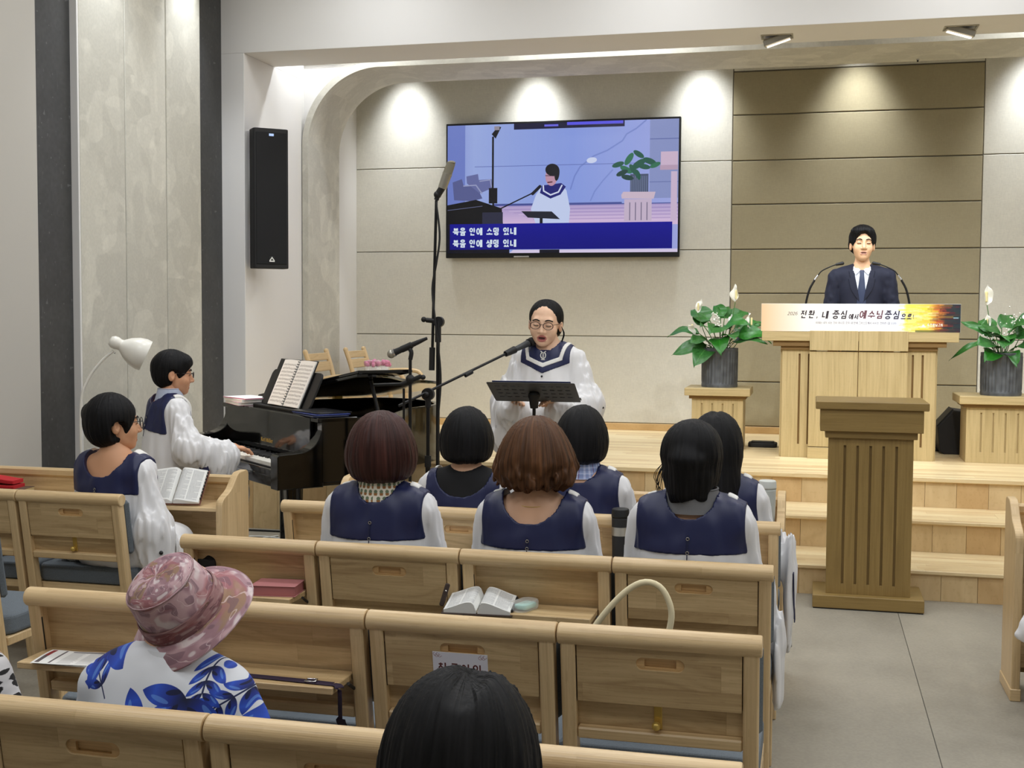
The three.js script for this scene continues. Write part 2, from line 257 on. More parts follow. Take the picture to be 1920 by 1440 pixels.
// ---------------------------------------------------------------- the room's lamps
{
  const glow = std({ color: 0xffffff, emissive: 0xfff4e4, emissiveIntensity: 1.6 });
  // flush panels in the hall ceiling, most of them in front of the camera
  for (const z of [-0.6, -2.5, -4.4, -6.3, -7.7]) for (const x of [-3.0, -1.0, 1.0, 3.0]) {
    const t = thing('ceiling_light', z < -7 ? 'flush panel light in the hall ceiling close to the front wall' : 'flush square panel light in the hall ceiling', 'light', [x, CEIL, z], 0, 'hall ceiling panel lights');
    obj('frame', [bx(-0.32, 0.32, -0.018, 0, -0.32, -0.30), bx(-0.32, 0.32, -0.018, 0, 0.30, 0.32), bx(-0.32, -0.30, -0.018, 0, -0.30, 0.30), bx(0.30, 0.32, -0.018, 0, -0.30, 0.30)], M.white, t);
    obj('diffuser', bx(-0.3, 0.3, -0.012, 0, -0.3, 0.3, 0.001), glow, t);
    panelLight(x, CEIL - 0.02, z, 0.58, 0.58, z < -7 ? FRONT_LIGHT : HALL_LIGHT);
  }
  // downlights over the left stucco field and in the slot above the stage wall
  const down = (x, y, z, label, group) => {
    const t = thing('downlight', label, 'light', [x, y, z], 0, group);
    obj('ring', lathe([[0.036, 0], [0.05, -0.004], [0.055, 0], [0.05, 0.004], [0.036, 0.004]], 24), M.white, t);
    obj('lens', T(new THREE.CylinderGeometry(0.036, 0.036, 0.004, 20), 0, 0.002, 0), glow, t);
  };
  for (const z of [-6.82, -7.85]) { down(XW + 0.19, CEIL - 0.005, z, 'small round ceiling downlight above the stucco boards', 'downlights on the left wall'); spotLamp(XW + 0.19, CEIL - 0.03, z, XW + 0.13, 2, z, WASH * 0.4, 0.6, 1.0, 4); }
  for (const x of [-3.62, -2.42, -0.96, 0.32, 1.72, 3.1]) { down(x, 3.975, ZB + 0.30, 'small round downlight in the slot above the stage wall', 'downlights over the stage wall'); spotLamp(x, 3.95, ZB + 0.30, x, 3.0, ZB + 0.02, WASH * 0.5, 0.62, 1.0, 7); }
  // warm strip lamps lying in the slot behind the beam
  for (const [x0, x1] of [[-4.15, -3.3], [-2.3, -0.95], [1.35, 2.8]]) {
    const t = tag(obj('strip_lamp', bx(x0, x1, 4.05, 4.08, -9.36, -9.30), glow), 'slim strip lamp in the slot behind the beam', 'light', 'strip lamps behind the beam');
    panelLight((x0 + x1) / 2, 4.045, -9.33, x1 - x0, 0.06, SLOT * 6);
  }
  // two swivelling spots under the beam
  for (const [x, s, lab] of [[-0.28, 1, 'swivelling rectangular spot under the beam left of the preacher'], [0.93, -1, 'swivelling rectangular spot under the beam right of the preacher']]) {
    const t = thing('spot_fixture', lab, 'light', [x, 3.509, -8.80]);
    obj('bezel', [bx(-0.11, 0.11, -0.006, 0.0, -0.07, -0.055, 0.002), bx(-0.11, 0.11, -0.006, 0, 0.055, 0.07, 0.002), bx(-0.11, -0.095, -0.006, 0, -0.055, 0.055, 0.002), bx(0.095, 0.11, -0.006, 0, -0.055, 0.055, 0.002)], M.silver, t);
    const g = place(cbox(0.19, 0.05, 0.10, 0.008), [0, -0.022, 0], [0.15, 0, s * 0.30]); obj('housing', g, M.silver, t);
    obj('lens', place(cbox(0.165, 0.006, 0.082, 0.001), [s * 0.012, -0.049, 0.004], [0.15, 0, s * 0.30]), glow, t);
    spotLamp(x + s * 0.03, 3.44, -8.80, 0.35, 1.2, -9.35, STAGE_SPOT * 0.35, 0.5, 0.6, 3);
  }
  // stage floods on the hall ceiling, aimed at pulpit and steps
  for (const [x, tx] of [[-1.6, -0.3], [0.6, 0.4], [2.4, 1.2]]) {
    const t = thing('stage_flood', 'white cylinder spot under the hall ceiling aimed at the stage', 'light', [x, CEIL, -5.3], 0, 'stage floods');
    obj('stem', rod([0, 0, 0], [0, -0.08, 0], 0.012), M.white, t);
    obj('can', rod([0, -0.06, 0.05], [0.02 * (tx - x), -0.17, -0.10], 0.05, 0.055, 20), M.white, t);
    obj('lens', rod([0.02 * (tx - x), -0.17, -0.10], [0.02 * (tx - x), -0.1735, -0.1047], 0.048, 0.048, 20), glow, t);
    spotLamp(x + 0.02 * (tx - x), CEIL - 0.185, -5.42, tx, 1.25, -9.0, STAGE_SPOT, 0.42, 0.7, 3);
  }
}
// ---------------------------------------------------------------- pews: units 0.503 m wide, each with a folding table in its back
const UW = 0.503, LEAN = 0.17;
const slotPanel = (() => {           // closed table panel with a routed finger slot, pivot at its lower edge
  const w = 0.405, h = 0.152, s = roundRect(-w / 2, 0, w / 2, h, 0.004); s.holes.push(stadium(0.118, 0.032, new THREE.Path(), 0.005, 0.112));
  const g = extrude(s, 0.018, 0.0015, 8);
  const s2 = roundRect(-0.062, 0.094, 0.072, 0.13, 0.002); s2.holes.push(roundRect(-0.034, 0.1015, 0.044, 0.1225, 0.003, new THREE.Path()));
  return { panel: g, recess: T(extrude(s2, 0.006, 0, 4), 0, 0, 0.0075), pocket: bx(-0.045, 0.055, 0.096, 0.128, -0.002, 0.0060, 0.001) };
})();
const railGeo = (len) => { const s = new THREE.Shape(); s.absellipse(0, 0, 0.029, 0.0265, 0, Math.PI * 2, false); return extrude(s, len, 0.004, 20).rotateY(Math.PI / 2); };
M.pocket = std({ color: 0xfff0dc, map: TEX.solid, roughness: 0.5 });
M.rubber = std({ color: 0x23201d, roughness: 0.6 });
function cushion(w, h, d) { const s = roundRect(-w / 2, -d / 2, w / 2, d / 2, 0.05); return new THREE.ExtrudeGeometry(s, { depth: h - 0.03, bevelEnabled: true, bevelThickness: 0.015, bevelSize: 0.015, bevelOffset: -0.015, bevelSegments: 3, curveSegments: 6 }).rotateX(-Math.PI / 2).translate(0, 0.015, 0); }
// x0: left end, z: where the top rail stands. states: c closed, o open. latch: units that show the brass latch
function makePew(x0, z, states, latch, label, group) {
  const n = states.length, t = thing('pew', label, 'pew', [x0, 0, z], 0, group);
  // backs lean: everything of the back is built upright about the rail and sheared by its own rotation about the rail
  const top = 0.762, tilt = (g) => place(g, [0, top, 0], [LEAN, 0, 0]);
  for (let i = 0; i < n; i++) {
    const cx = (i + 0.5) * UW, closed = states[i] === 'c', L = UW - 0.0035, local = (y) => y - top;
    obj('top_rail', planarUV(T(railGeo(L), i * UW + 0.00175, top, 0), 0, rnd() * 5, rnd() * 5), M.solid, t);
    for (const s of [-1, 1]) {
      const px = cx + s * (UW / 2 - 0.0275);
      obj('post', tilt(T(cbox(0.037, 0.77, 0.044, 0.004, 1), px, -0.385, 0)), M.solid, t);
      obj('slide_bracket', tilt(T(extrude(stadium(0.13, 0.012).clone(), 0.006, 0.001, 4).rotateZ(Math.PI / 2), cx + s * 0.2105, -0.115, closed ? 0.006 : 0.012)), M.rubber, t);
    }
    obj('back_board', tilt(T(planarUV(bx(-0.207, 0.207, -0.17, -0.012, -0.024, -0.012, 0.001), 0, rnd() * 9, rnd() * 9), cx, 0, 0)), M.stave, t);
    obj('lower_board', tilt(T(planarUV(bx(-0.207, 0.207, -0.248, -0.17, -0.018, -0.004, 0.001), 0, rnd() * 9, rnd() * 9), cx, 0, 0)), M.stave, t);
    obj('bottom_bar', tilt(T(cbox(0.41, 0.030, 0.034, 0.004, 0), cx, -0.260, 0)), M.solid, t);
    const at = closed ? (g) => tilt(T(g, cx, -0.172, -0.002)) : (g) => place(g.clone().rotateX(Math.PI / 2), [cx, 0.604, -0.035]);
    const face = planarUV(slotPanel.panel.clone(), 0, rnd() * 9, rnd() * 9);
    const panel = obj('folding_table', closed ? at(face) : place(planarUV(cbox(0.405, 0.018, 0.152, 0.002), 0, rnd() * 9, rnd() * 9), [cx, 0.604, 0.047]), M.stave, t);
    if (closed) { obj('finger_slot', at(slotPanel.recess.clone()), M.pocket, panel); obj('slot_pocket', at(slotPanel.pocket.clone()), M.pocket, panel); }
    else for (const s of [-1, 1]) obj('fold_arm', rod([cx + s * 0.2085, 0.598, 0.03], [cx + s * 0.2085, 0.566, -0.026], 0.005, 0.005, 6), M.rubber, t);
    if (latch.includes(i)) {
      const pl = obj('latch_plate', tilt(T(cbox(0.02, 0.066, 0.003, 0.001), cx - 0.003, -0.208, -0.002)), M.brass, t);
      obj('latch_knob', [tilt(ball(cx - 0.006, -0.226, 0.013, 0.0115)), tilt(rod([cx - 0.006, -0.226, -0.002], [cx - 0.006, -0.226, 0.008], 0.004))], M.brass, pl);
    }
    obj('seat_cushion', T(cushion(UW - 0.02, 0.075, 0.38), cx, 0.37, -0.29), M.greyFabric, t);
    obj('back_pad', tilt(T(cbox(UW - 0.002, 0.24, 0.03, 0.012), cx, -0.135, -0.045)), M.greyFabric, t);
  }
  obj('seat_frame', bx(0.01, n * UW - 0.01, 0.335, 0.368, -0.47, -0.10, 0.004, 0), M.solid, t);
  for (const x of [0.03, n * UW / 2, n * UW - 0.03]) obj('leg', bx(x - 0.02, x + 0.02, 0, 0.335, -0.46, -0.42, 0.004, 1), M.solid, t);
  return t;
}
const XC = -2.112;
makePew(XC, -4.62, 'ocoo', [], 'wooden pew holding the front choir row, nearest to the stage in the middle block', 'pews of the middle block');
makePew(XC, -3.80, 'ococ', [], 'wooden pew behind the second choir row, with pink book and open bible', 'pews of the middle block');
makePew(XC, -2.94, 'oocc', [3], 'wooden pew in front of the flowered hat, with newspaper, purple strap and paper notice', 'pews of the middle block');
makePew(XC, -2.08, 'occc', [], 'wooden pew at the lower edge of the picture, behind the flowered blouse', 'pews of the middle block');
makePew(XC, -1.20, 'cccc', [], 'wooden pew the dark-haired listener at the bottom edge sits on', 'pews of the middle block');
makePew(-2.82 - 3 * UW + 0.0, -4.57, 'ccc', [2], 'wooden pew by the left wall holding the short-haired choir woman', 'pews of the left block');
makePew(-2.82 - 3 * UW, -3.72, 'ccc', [], 'wooden pew by the left wall, second from the front, cut by the picture edge', 'pews of the left block');
makePew(0.85, -4.57, 'cc', [], 'wooden pew of the right block at the picture edge', 'pews of the right block');

// front desks: a screen with a shelf behind it, closed by shaped end boards
function makeDesk(x0, x1, z, label) {
  const t = thing('front_desk', label, 'desk', [x0, 0, z], 0, 'desks in front of the first pews'), w = x1 - x0;
  obj('front_board', planarUV(bx(0.03, w - 0.03, 0.06, 0.74, 0.0, 0.02, 0.002), 0, rnd() * 5, rnd() * 5), M.stave, t);
  obj('top_rail', planarUV(bx(0.03, w - 0.03, 0.735, 0.775, -0.012, 0.034, 0.008), 0, rnd() * 5, 0), M.solid, t);
  obj('shelf', planarUV(bx(0.03, w - 0.03, 0.632, 0.652, 0.02, 0.24, 0.003), 0, rnd() * 5, 0), M.solid, t);
  obj('shelf_back', planarUV(bx(0.03, w - 0.03, 0.10, 0.632, 0.08, 0.095, 0.002), 0, rnd() * 5, 0), M.stave, t);
  const s = new THREE.Shape(); s.moveTo(-0.03, 0.01); s.lineTo(0.245, 0.01); s.lineTo(0.245, 0.655); s.bezierCurveTo(0.245, 0.70, 0.20, 0.70, 0.155, 0.725); s.bezierCurveTo(0.12, 0.745, 0.10, 0.79, 0.06, 0.80); s.lineTo(0.0, 0.803); s.bezierCurveTo(-0.02, 0.803, -0.03, 0.79, -0.03, 0.77);
  for (const x of [0, w - 0.034]) obj('end_board', planarUV(extrude(s, 0.034, 0.004, 10).rotateY(-Math.PI / 2).translate(x + 0.034, 0, 0), 1, rnd() * 5, rnd() * 5), M.solid, t);
  for (const x of [0, w - 0.034]) obj('foot_strip', bx(x - 0.004, x + 0.038, 0, 0.05, -0.034, 0.25, 0.003, 2), M.solid, t);
  return t;
}
makeDesk(-2.82 - 3 * UW, -2.64, -5.36, 'wooden front desk at left with red cloth and open bible on its shelf');
makeDesk(XC, -0.098, -5.36, 'wooden front desk before the front choir row with grey tumbler');
makeDesk(0.81, 2.3, -5.46, 'wooden front desk of the right block cut by the picture edge');
// ---------------------------------------------------------------- lettering: Korean syllables drawn stroke by stroke
const JAMO = {
  'ㄱ': [[[0.12, 0.14], [0.84, 0.14], [0.78, 0.9]]], 'ㄴ': [[[0.16, 0.1], [0.16, 0.82], [0.88, 0.82]]], 'ㄷ': [[[0.86, 0.14], [0.16, 0.14], [0.16, 0.84], [0.88, 0.84]]],
  'ㄹ': [[[0.14, 0.1], [0.84, 0.1], [0.84, 0.48], [0.16, 0.48], [0.16, 0.88], [0.88, 0.88]]], 'ㅁ': [[[0.16, 0.12], [0.84, 0.12], [0.84, 0.88], [0.16, 0.88], [0.16, 0.12]]],
  'ㅂ': [[[0.18, 0.06], [0.18, 0.9], [0.82, 0.9], [0.82, 0.06]], [[0.18, 0.46], [0.82, 0.46]]], 'ㅅ': [[[0.5, 0.08], [0.46, 0.45], [0.08, 0.92]], [[0.48, 0.42], [0.92, 0.92]]],
  'ㅇ': [Array.from({ length: 17 }, (_, i) => [0.5 + 0.38 * Math.cos(i * Math.PI / 8), 0.5 + 0.4 * Math.sin(i * Math.PI / 8)])],
  'ㅈ': [[[0.1, 0.14], [0.9, 0.14]], [[0.52, 0.14], [0.46, 0.5], [0.08, 0.92]], [[0.48, 0.46], [0.92, 0.92]]], 'ㅊ': [[[0.5, 0.0], [0.5, 0.16]], [[0.1, 0.24], [0.9, 0.24]], [[0.52, 0.24], [0.46, 0.55], [0.08, 0.94]], [[0.48, 0.52], [0.92, 0.94]]],
  'ㅎ': [[[0.5, 0.0], [0.5, 0.14]], [[0.1, 0.24], [0.9, 0.24]], Array.from({ length: 17 }, (_, i) => [0.5 + 0.32 * Math.cos(i * Math.PI / 8), 0.66 + 0.27 * Math.sin(i * Math.PI / 8)])],
  'ㄲ': [[[0.04, 0.14], [0.42, 0.14], [0.38, 0.9]], [[0.54, 0.14], [0.92, 0.14], [0.88, 0.9]]], 'ㅆ': [[[0.26, 0.1], [0.22, 0.5], [0.0, 0.92]], [[0.24, 0.46], [0.46, 0.92]], [[0.76, 0.1], [0.72, 0.5], [0.5, 0.92]], [[0.74, 0.46], [1.0, 0.92]]],
  'ㅍ': [[[0.08, 0.14], [0.92, 0.14]], [[0.32, 0.14], [0.34, 0.84]], [[0.68, 0.14], [0.66, 0.84]], [[0.05, 0.86], [0.95, 0.86]]], 'ㅌ': [[[0.86, 0.1], [0.16, 0.1], [0.16, 0.88], [0.88, 0.88]], [[0.16, 0.48], [0.8, 0.48]]], 'ㅋ': [[[0.12, 0.14], [0.84, 0.14], [0.78, 0.9]], [[0.12, 0.5], [0.8, 0.48]]],
};
const CHO = 'ㄱㄲㄴㄷㄸㄹㅁㅂㅃㅅㅆㅇㅈㅉㅊㅋㅌㅍㅎ', JUNG = 'ㅏㅐㅑㅒㅓㅔㅕㅖㅗㅘㅙㅚㅛㅜㅝㅞㅟㅠㅡㅢㅣ', JONG = ' ㄱㄲㄳㄴㄵㄶㄷㄹㄺㄻㄼㄽㄾㄿㅀㅁㅂㅄㅅㅆㅇㅈㅊㅋㅌㅍㅎ';
const VOW = { 'ㅏ': 'v|r', 'ㅐ': 'v|rI', 'ㅓ': 'v|l', 'ㅔ': 'v|lI', 'ㅕ': 'v|L', 'ㅖ': 'v|LI', 'ㅣ': 'v|', 'ㅗ': 'h-u', 'ㅛ': 'h-U', 'ㅜ': 'h-d', 'ㅡ': 'h-', 'ㅘ': 'c-u|r', 'ㅢ': 'c-|', 'ㅟ': 'c-d|', 'ㅚ': 'c-u|' };
function syllable(g, ch, x, y, w, h) {
  const code = ch.charCodeAt(0) - 0xAC00, L = CHO[Math.floor(code / 588)], V = JUNG[Math.floor(code % 588 / 28)], F = JONG[code % 28], H = F === ' ' ? 1 : 0.62, v = VOW[V] || 'v|';
  const line = (pts, bx0, by0, bw, bh) => { g.beginPath(); pts.forEach((p, i) => { const X = x + (bx0 + p[0] * bw) * w, Y = y + (by0 + p[1] * bh) * h; i ? g.lineTo(X, Y) : g.moveTo(X, Y); }); g.stroke(); };
  const put = (j, a, b, c, d) => (JAMO[j] || []).forEach((s) => line(s, a, b, c, d));
  const vert = (a, hgt, v) => { const two = v.includes('I'); const bx1 = two ? a + 0.10 : a + 0.16; line([[0, 0], [0, 1]], bx1, 0, 1, hgt); if (two) line([[0, 0], [0, 1]], bx1 + 0.17, 0, 1, hgt); if (v.includes('r')) line([[0, 0.48], [two ? 0.17 : 0.15, 0.48]], bx1, 0, 1, hgt); if (v.includes('l')) line([[-0.14, 0.48], [0, 0.48]], bx1, 0, 1, hgt); if (v.includes('L')) { line([[-0.13, 0.34], [0, 0.34]], bx1, 0, 1, hgt); line([[-0.13, 0.62], [0, 0.62]], bx1, 0, 1, hgt); } };
  const hor = (b, wid, v) => { line([[0, 0], [1, 0]], 0.02, b, wid, 1); if (v.includes('u')) line([[0.5, -0.17], [0.5, 0]], 0.02, b, wid, H); if (v.includes('U')) for (const q of [0.33, 0.66]) line([[q, -0.17], [q, 0]], 0.02, b, wid, H); if (v.includes('d')) line([[0.5, 0], [0.5, 0.2]], 0.02, b, wid, H); };
  if (v[0] === 'v') { put(L, 0.02, 0.04 * H, 0.52, 0.88 * H); vert(0.58, H, v); } else if (v[0] === 'h') { put(L, 0.14, 0, 0.72, 0.52 * H); hor((v.includes('d') ? 0.68 : 0.86) * H, 0.96, v); } else { put(L, 0.04, 0, 0.5, 0.55 * H); hor(0.82 * H, 0.62, v.split('|')[0]); vert(0.58, H, '|' + v.split('|')[1]); }
  if (F !== ' ') put(F, 0.14, 0.68, 0.72, 0.32);
}
function hangul(g, text, x, y, size, weight, { step = 0.98, space = 0.45, wide = 0.9, slant = 0, wob = 0 } = {}) {
  g.lineCap = 'butt'; g.lineJoin = 'miter'; g.lineWidth = weight;
  for (const ch of text) {
    if (ch === ' ') { x += size * space; continue; }
    const s = size;
    if (ch >= '가' && ch <= '힣') { g.save(); g.transform(1, 0, slant, 1, -slant * (y + s * 0.5), wob ? rr(-wob, wob) * s : 0); syllable(g, ch, x, y, s * wide, s); g.restore(); x += s * step; } else { g.save(); g.font = `${s}px sans-serif`; g.fillText(ch, x, y + s * 0.88); x += g.measureText(ch).width; g.restore(); }
  }
  return x;
}
// ---------------------------------------------------------------- television on the stage wall
{
  const x0 = -3.245, x1 = -1.135, y0 = 2.072, y1 = 3.276, z = ZB + 0.075, w = x1 - x0, h = y1 - y0;
  const t = thing('television', 'large wall television showing the singer and two blue caption lines', 'television', [(x0 + x1) / 2, y0, z]);
  obj('wall_mount', bx(-0.4, 0.4, 0.3, 0.9, -0.075, -0.05), M.black, t);
  obj('casing', bx(-w / 2, w / 2, 0, h, -0.05, 0, 0.004), M.blackMetal, t);
  const screen = canvasTex(1536, 864, (g, W, H) => {
    const sky = g.createLinearGradient(0, 0, W, 0); sky.addColorStop(0, '#8b9be0'); sky.addColorStop(0.12, '#a3b6f0'); sky.addColorStop(0.55, '#8ea4ee'); sky.addColorStop(1, '#a9b2ef'); g.fillStyle = sky; g.fillRect(0, 0, W, H);
    const X = (p) => (p - 78) / 1730 * W, Y = (p) => (p - 105) / 1005 * H; const R = (a, b, c, d, col) => { g.fillStyle = col; g.fillRect(X(a), Y(b), X(c) - X(a), Y(d) - Y(b)); };
    const poly = (pts, col) => { g.fillStyle = col; g.beginPath(); pts.forEach((p, i) => (i ? g.lineTo(X(p[0]), Y(p[1])) : g.moveTo(X(p[0]), Y(p[1])))); g.closePath(); g.fill(); };
    const curve = (pts, col, lw) => { g.strokeStyle = col; g.lineWidth = lw; g.lineCap = 'round'; g.lineJoin = 'round'; g.beginPath(); pts.forEach((p, i) => (i ? g.lineTo(X(p[0]), Y(p[1])) : g.moveTo(X(p[0]), Y(p[1])))); g.stroke(); };
    R(78, 105, 215, 760, '#7385d2'); R(1600, 105, 1808, 700, '#8f9bd0'); R(1600, 250, 1808, 256, '#5f6cae'); R(1600, 575, 1808, 580, '#6773b0'); R(290, 430, 1600, 434, '#5d6cb8');
    R(430, 725, 1400, 742, '#4c57a0'); R(1020, 735, 1808, 745, '#4c57a0'); const fl = g.createLinearGradient(0, Y(740), 0, Y(880)); fl.addColorStop(0, '#b1a0d6'); fl.addColorStop(1, '#e1c6ea'); g.fillStyle = fl; g.fillRect(X(480), Y(742), X(1808) - X(480), Y(900) - Y(742));
    for (let i = 0; i < 9; i++) { g.fillStyle = i % 2 ? 'rgba(150,125,190,0.35)' : 'rgba(250,230,255,0.3)'; g.fillRect(X(480 + 37 * i), Y(755 + i * 13), X(1808) - X(480), 5); }
    curve([[1570, 110], [1500, 170], [1430, 210], [1400, 260], [1290, 330], [1190, 370], [1090, 450], [1050, 520], [1020, 620]], 'rgba(90,110,190,0.45)', 9); curve([[1330, 480], [1260, 560], [1200, 640], [1170, 710]], 'rgba(90,110,190,0.35)', 8);
    R(590, 105, 1415, 150, '#050538'); R(820, 118, 925, 134, '#6f6cf0'); R(990, 100, 1405, 128, '#5c58f2');
    g.fillStyle = '#d9e2ff'; g.beginPath(); g.ellipse(X(1176), Y(402), 34, 19, -0.1, 0, 7); g.fill();
    // chairs and piano at left
    poly([[118, 550], [190, 525], [205, 580], [300, 575], [350, 680], [270, 700], [130, 690]], '#5b6299'); poly([[225, 505], [315, 488], [322, 535], [420, 530], [425, 600], [330, 640], [230, 560]], '#6b72ab'); curve([[205, 580], [300, 575], [345, 640]], '#a0a6cf', 8); curve([[330, 545], [410, 535], [420, 590]], '#a0a6cf', 7);
    poly([[78, 730], [300, 690], [500, 760], [510, 885], [78, 885]], '#05050f'); R(350, 790, 508, 885, '#2a2c44'); curve([[80, 770], [350, 740]], '#8088b8', 3);
    curve([[430, 205], [430, 600], [435, 770]], '#08080f', 12); poly([[420, 180], [470, 120], [492, 128], [450, 215]], '#0a0a16'); R(400, 600, 465, 720, '#0a0a16'); R(440, 120, 480, 150, '#9a93a0');
    // plant, stand, pulpit at right
    R(1460, 515, 1592, 672, '#4a5572'); for (let i = 0; i < 9; i++) R(1465 + i * 14, 530, 1470 + i * 14, 660, '#7684a8'); poly([[1395, 672], [1410, 648], [1645, 652], [1632, 705], [1400, 700]], '#d8c3d6'); R(1418, 705, 1618, 872, '#d2bfd8'); for (let i = 0; i < 4; i++) R(1455 + i * 42, 730, 1462 + i * 42, 866, '#7d7390');
    for (const [a, b, r, q] of [[1450, 400, 46, -1], [1520, 365, 40, 0.6], [1430, 480, 44, 0.5], [1520, 440, 52, -0.6], [1600, 420, 46, 0.4], [1640, 450, 36, -0.4], [1370, 440, 40, -0.3], [1440, 540, 40, 0.2], [1515, 520, 36, 1.2], [1560, 460, 40, 0.2], [1400, 505, 40, -0.4], [1480, 480, 40, 1]]) { g.fillStyle = ['#153f3a', '#1d5a48', '#2c7454'][(a + b) % 3]; g.beginPath(); g.ellipse(X(a), Y(b), r, r * 0.42, q, 0, 7); g.fill(); }
    R(1680, 350, 1803, 452, '#d9bfd9'); R(1675, 452, 1803, 488, '#c3a6c0'); R(1755, 500, 1800, 870, '#d6c0dc');
    // the singer
    poly([[790, 610], [760, 660], [722, 770], [760, 885], [1010, 885], [1018, 770], [990, 630], [960, 590]], '#cfdcff'); poly([[805, 588], [950, 572], [985, 600], [945, 660], [870, 690], [790, 645]], '#161a78'); curve([[815, 590], [818, 630], [870, 662], [930, 640], [955, 590]], '#dfe6ff', 10);
    g.fillStyle = '#c99ab0'; g.beginPath(); g.ellipse(X(876), Y(520), 40, 62, 0, 0, 7); g.fill(); g.fillStyle = '#0d0b18'; g.beginPath(); g.ellipse(X(882), Y(468), 46, 40, 0.1, 0, 7); g.fill(); g.beginPath(); g.ellipse(X(918), Y(500), 16, 46, 0.1, 0, 7); g.fill(); curve([[832, 512], [905, 516]], '#2b2030', 4); curve([[850, 565], [880, 562]], '#5b2436', 8);
    curve([[495, 760], [720, 652], [780, 610]], '#0a0a16', 8); curve([[735, 650], [790, 595]], '#101020', 20); poly([[650, 785], [880, 790], [942, 850], [700, 835]], '#1d2030'); R(790, 840, 812, 890, '#0d0d18');
    R(78, 885, 560, 1110, '#05051c'); poly([[590, 1085], [560, 1110], [1808, 1110], [1808, 1085]], '#e4d8f6'); R(790, 1085, 940, 1110, '#0b0b20');
    // caption
    const ca = ['#04049a', '#020284']; const gr = g.createLinearGradient(0, Y(880), 0, Y(1085)); gr.addColorStop(0, ca[0]); gr.addColorStop(1, ca[1]); g.fillStyle = gr; g.fillRect(X(98), Y(880), X(1768) - X(98), Y(1082) - Y(880));
    g.strokeStyle = g.fillStyle = '#e8f6ff'; hangul(g, '복음 안에 소망 있네', X(120), Y(910), 50, 9, { step: 0.95, space: 0.42, wide: 0.88 }); hangul(g, '복음 안에 생명 있네', X(120), Y(1004), 50, 9, { step: 0.95, space: 0.42, wide: 0.88 });
  });
  const sm = std({ color: 0x000000, emissive: 0xffffff, emissiveMap: screen, emissiveIntensity: 0.78, roughness: 0.25 });
  const scr = obj('screen', new THREE.PlaneGeometry(w - 0.03, h - 0.06).translate(0, h / 2 + 0.012, 0.0015), sm, t);
  obj('logo_bar', bx(0.20 - 0.62, 0.34 - 0.62, 0.004, 0.016, 0, 0.003, 0.001), M.chrome, t);
  const rl = new THREE.RectAreaLight(0xa9b4f4, 0.35, w - 0.05, h - 0.08); rl.position.set((x0 + x1) / 2, (y0 + y1) / 2, z + 0.01); rl.rotation.y = Math.PI; scene.add(rl);
}
// ---------------------------------------------------------------- loudspeaker on the left pier
{
  const t = thing('loudspeaker', 'tall black column loudspeaker mounted on the left pier', 'loudspeaker', [-4.03, 1.90, -8.60], 0.7);
  const s = roundRect(-0.135, -0.07, 0.135, 0.07, 0.025); obj('cabinet', extrude(s, 1.05, 0.006, 6).rotateX(-Math.PI / 2), M.blackMatte, t);
  obj('grille', bx(-0.118, 0.118, 0.03, 1.02, 0.055, 0.074, 0.004), std({ color: 0x07070a, roughness: 0.8 }), t);
  obj('display', bx(-0.018, 0.018, 0.992, 1.010, 0.073, 0.077, 0.001), std({ color: 0x223, emissive: 0xbcd4ff, emissiveIntensity: 1.0 }), t);
  const b = obj('badge', bx(-0.022, 0.022, 0.045, 0.09, 0.073, 0.0765, 0.001), M.black, t);
  const tri = new THREE.Shape(); tri.moveTo(-0.020, 0.049); tri.lineTo(0.020, 0.049); tri.lineTo(0.020, 0.060); tri.lineTo(0, 0.088); tri.lineTo(-0.020, 0.060); const hole = new THREE.Path(); hole.moveTo(-0.012, 0.058); hole.lineTo(0.012, 0.058); hole.lineTo(0, 0.076); tri.holes.push(hole);
  obj('emblem', T(extrude(tri, 0.0012, 0, 1), 0, 0, 0.0765), std({ color: 0xe6e6e2, roughness: 0.4 }), b);
  obj('bracket', bx(-0.04, 0.04, 0.35, 0.75, -0.12, -0.06, 0.004), M.blackMetal, t); 
}
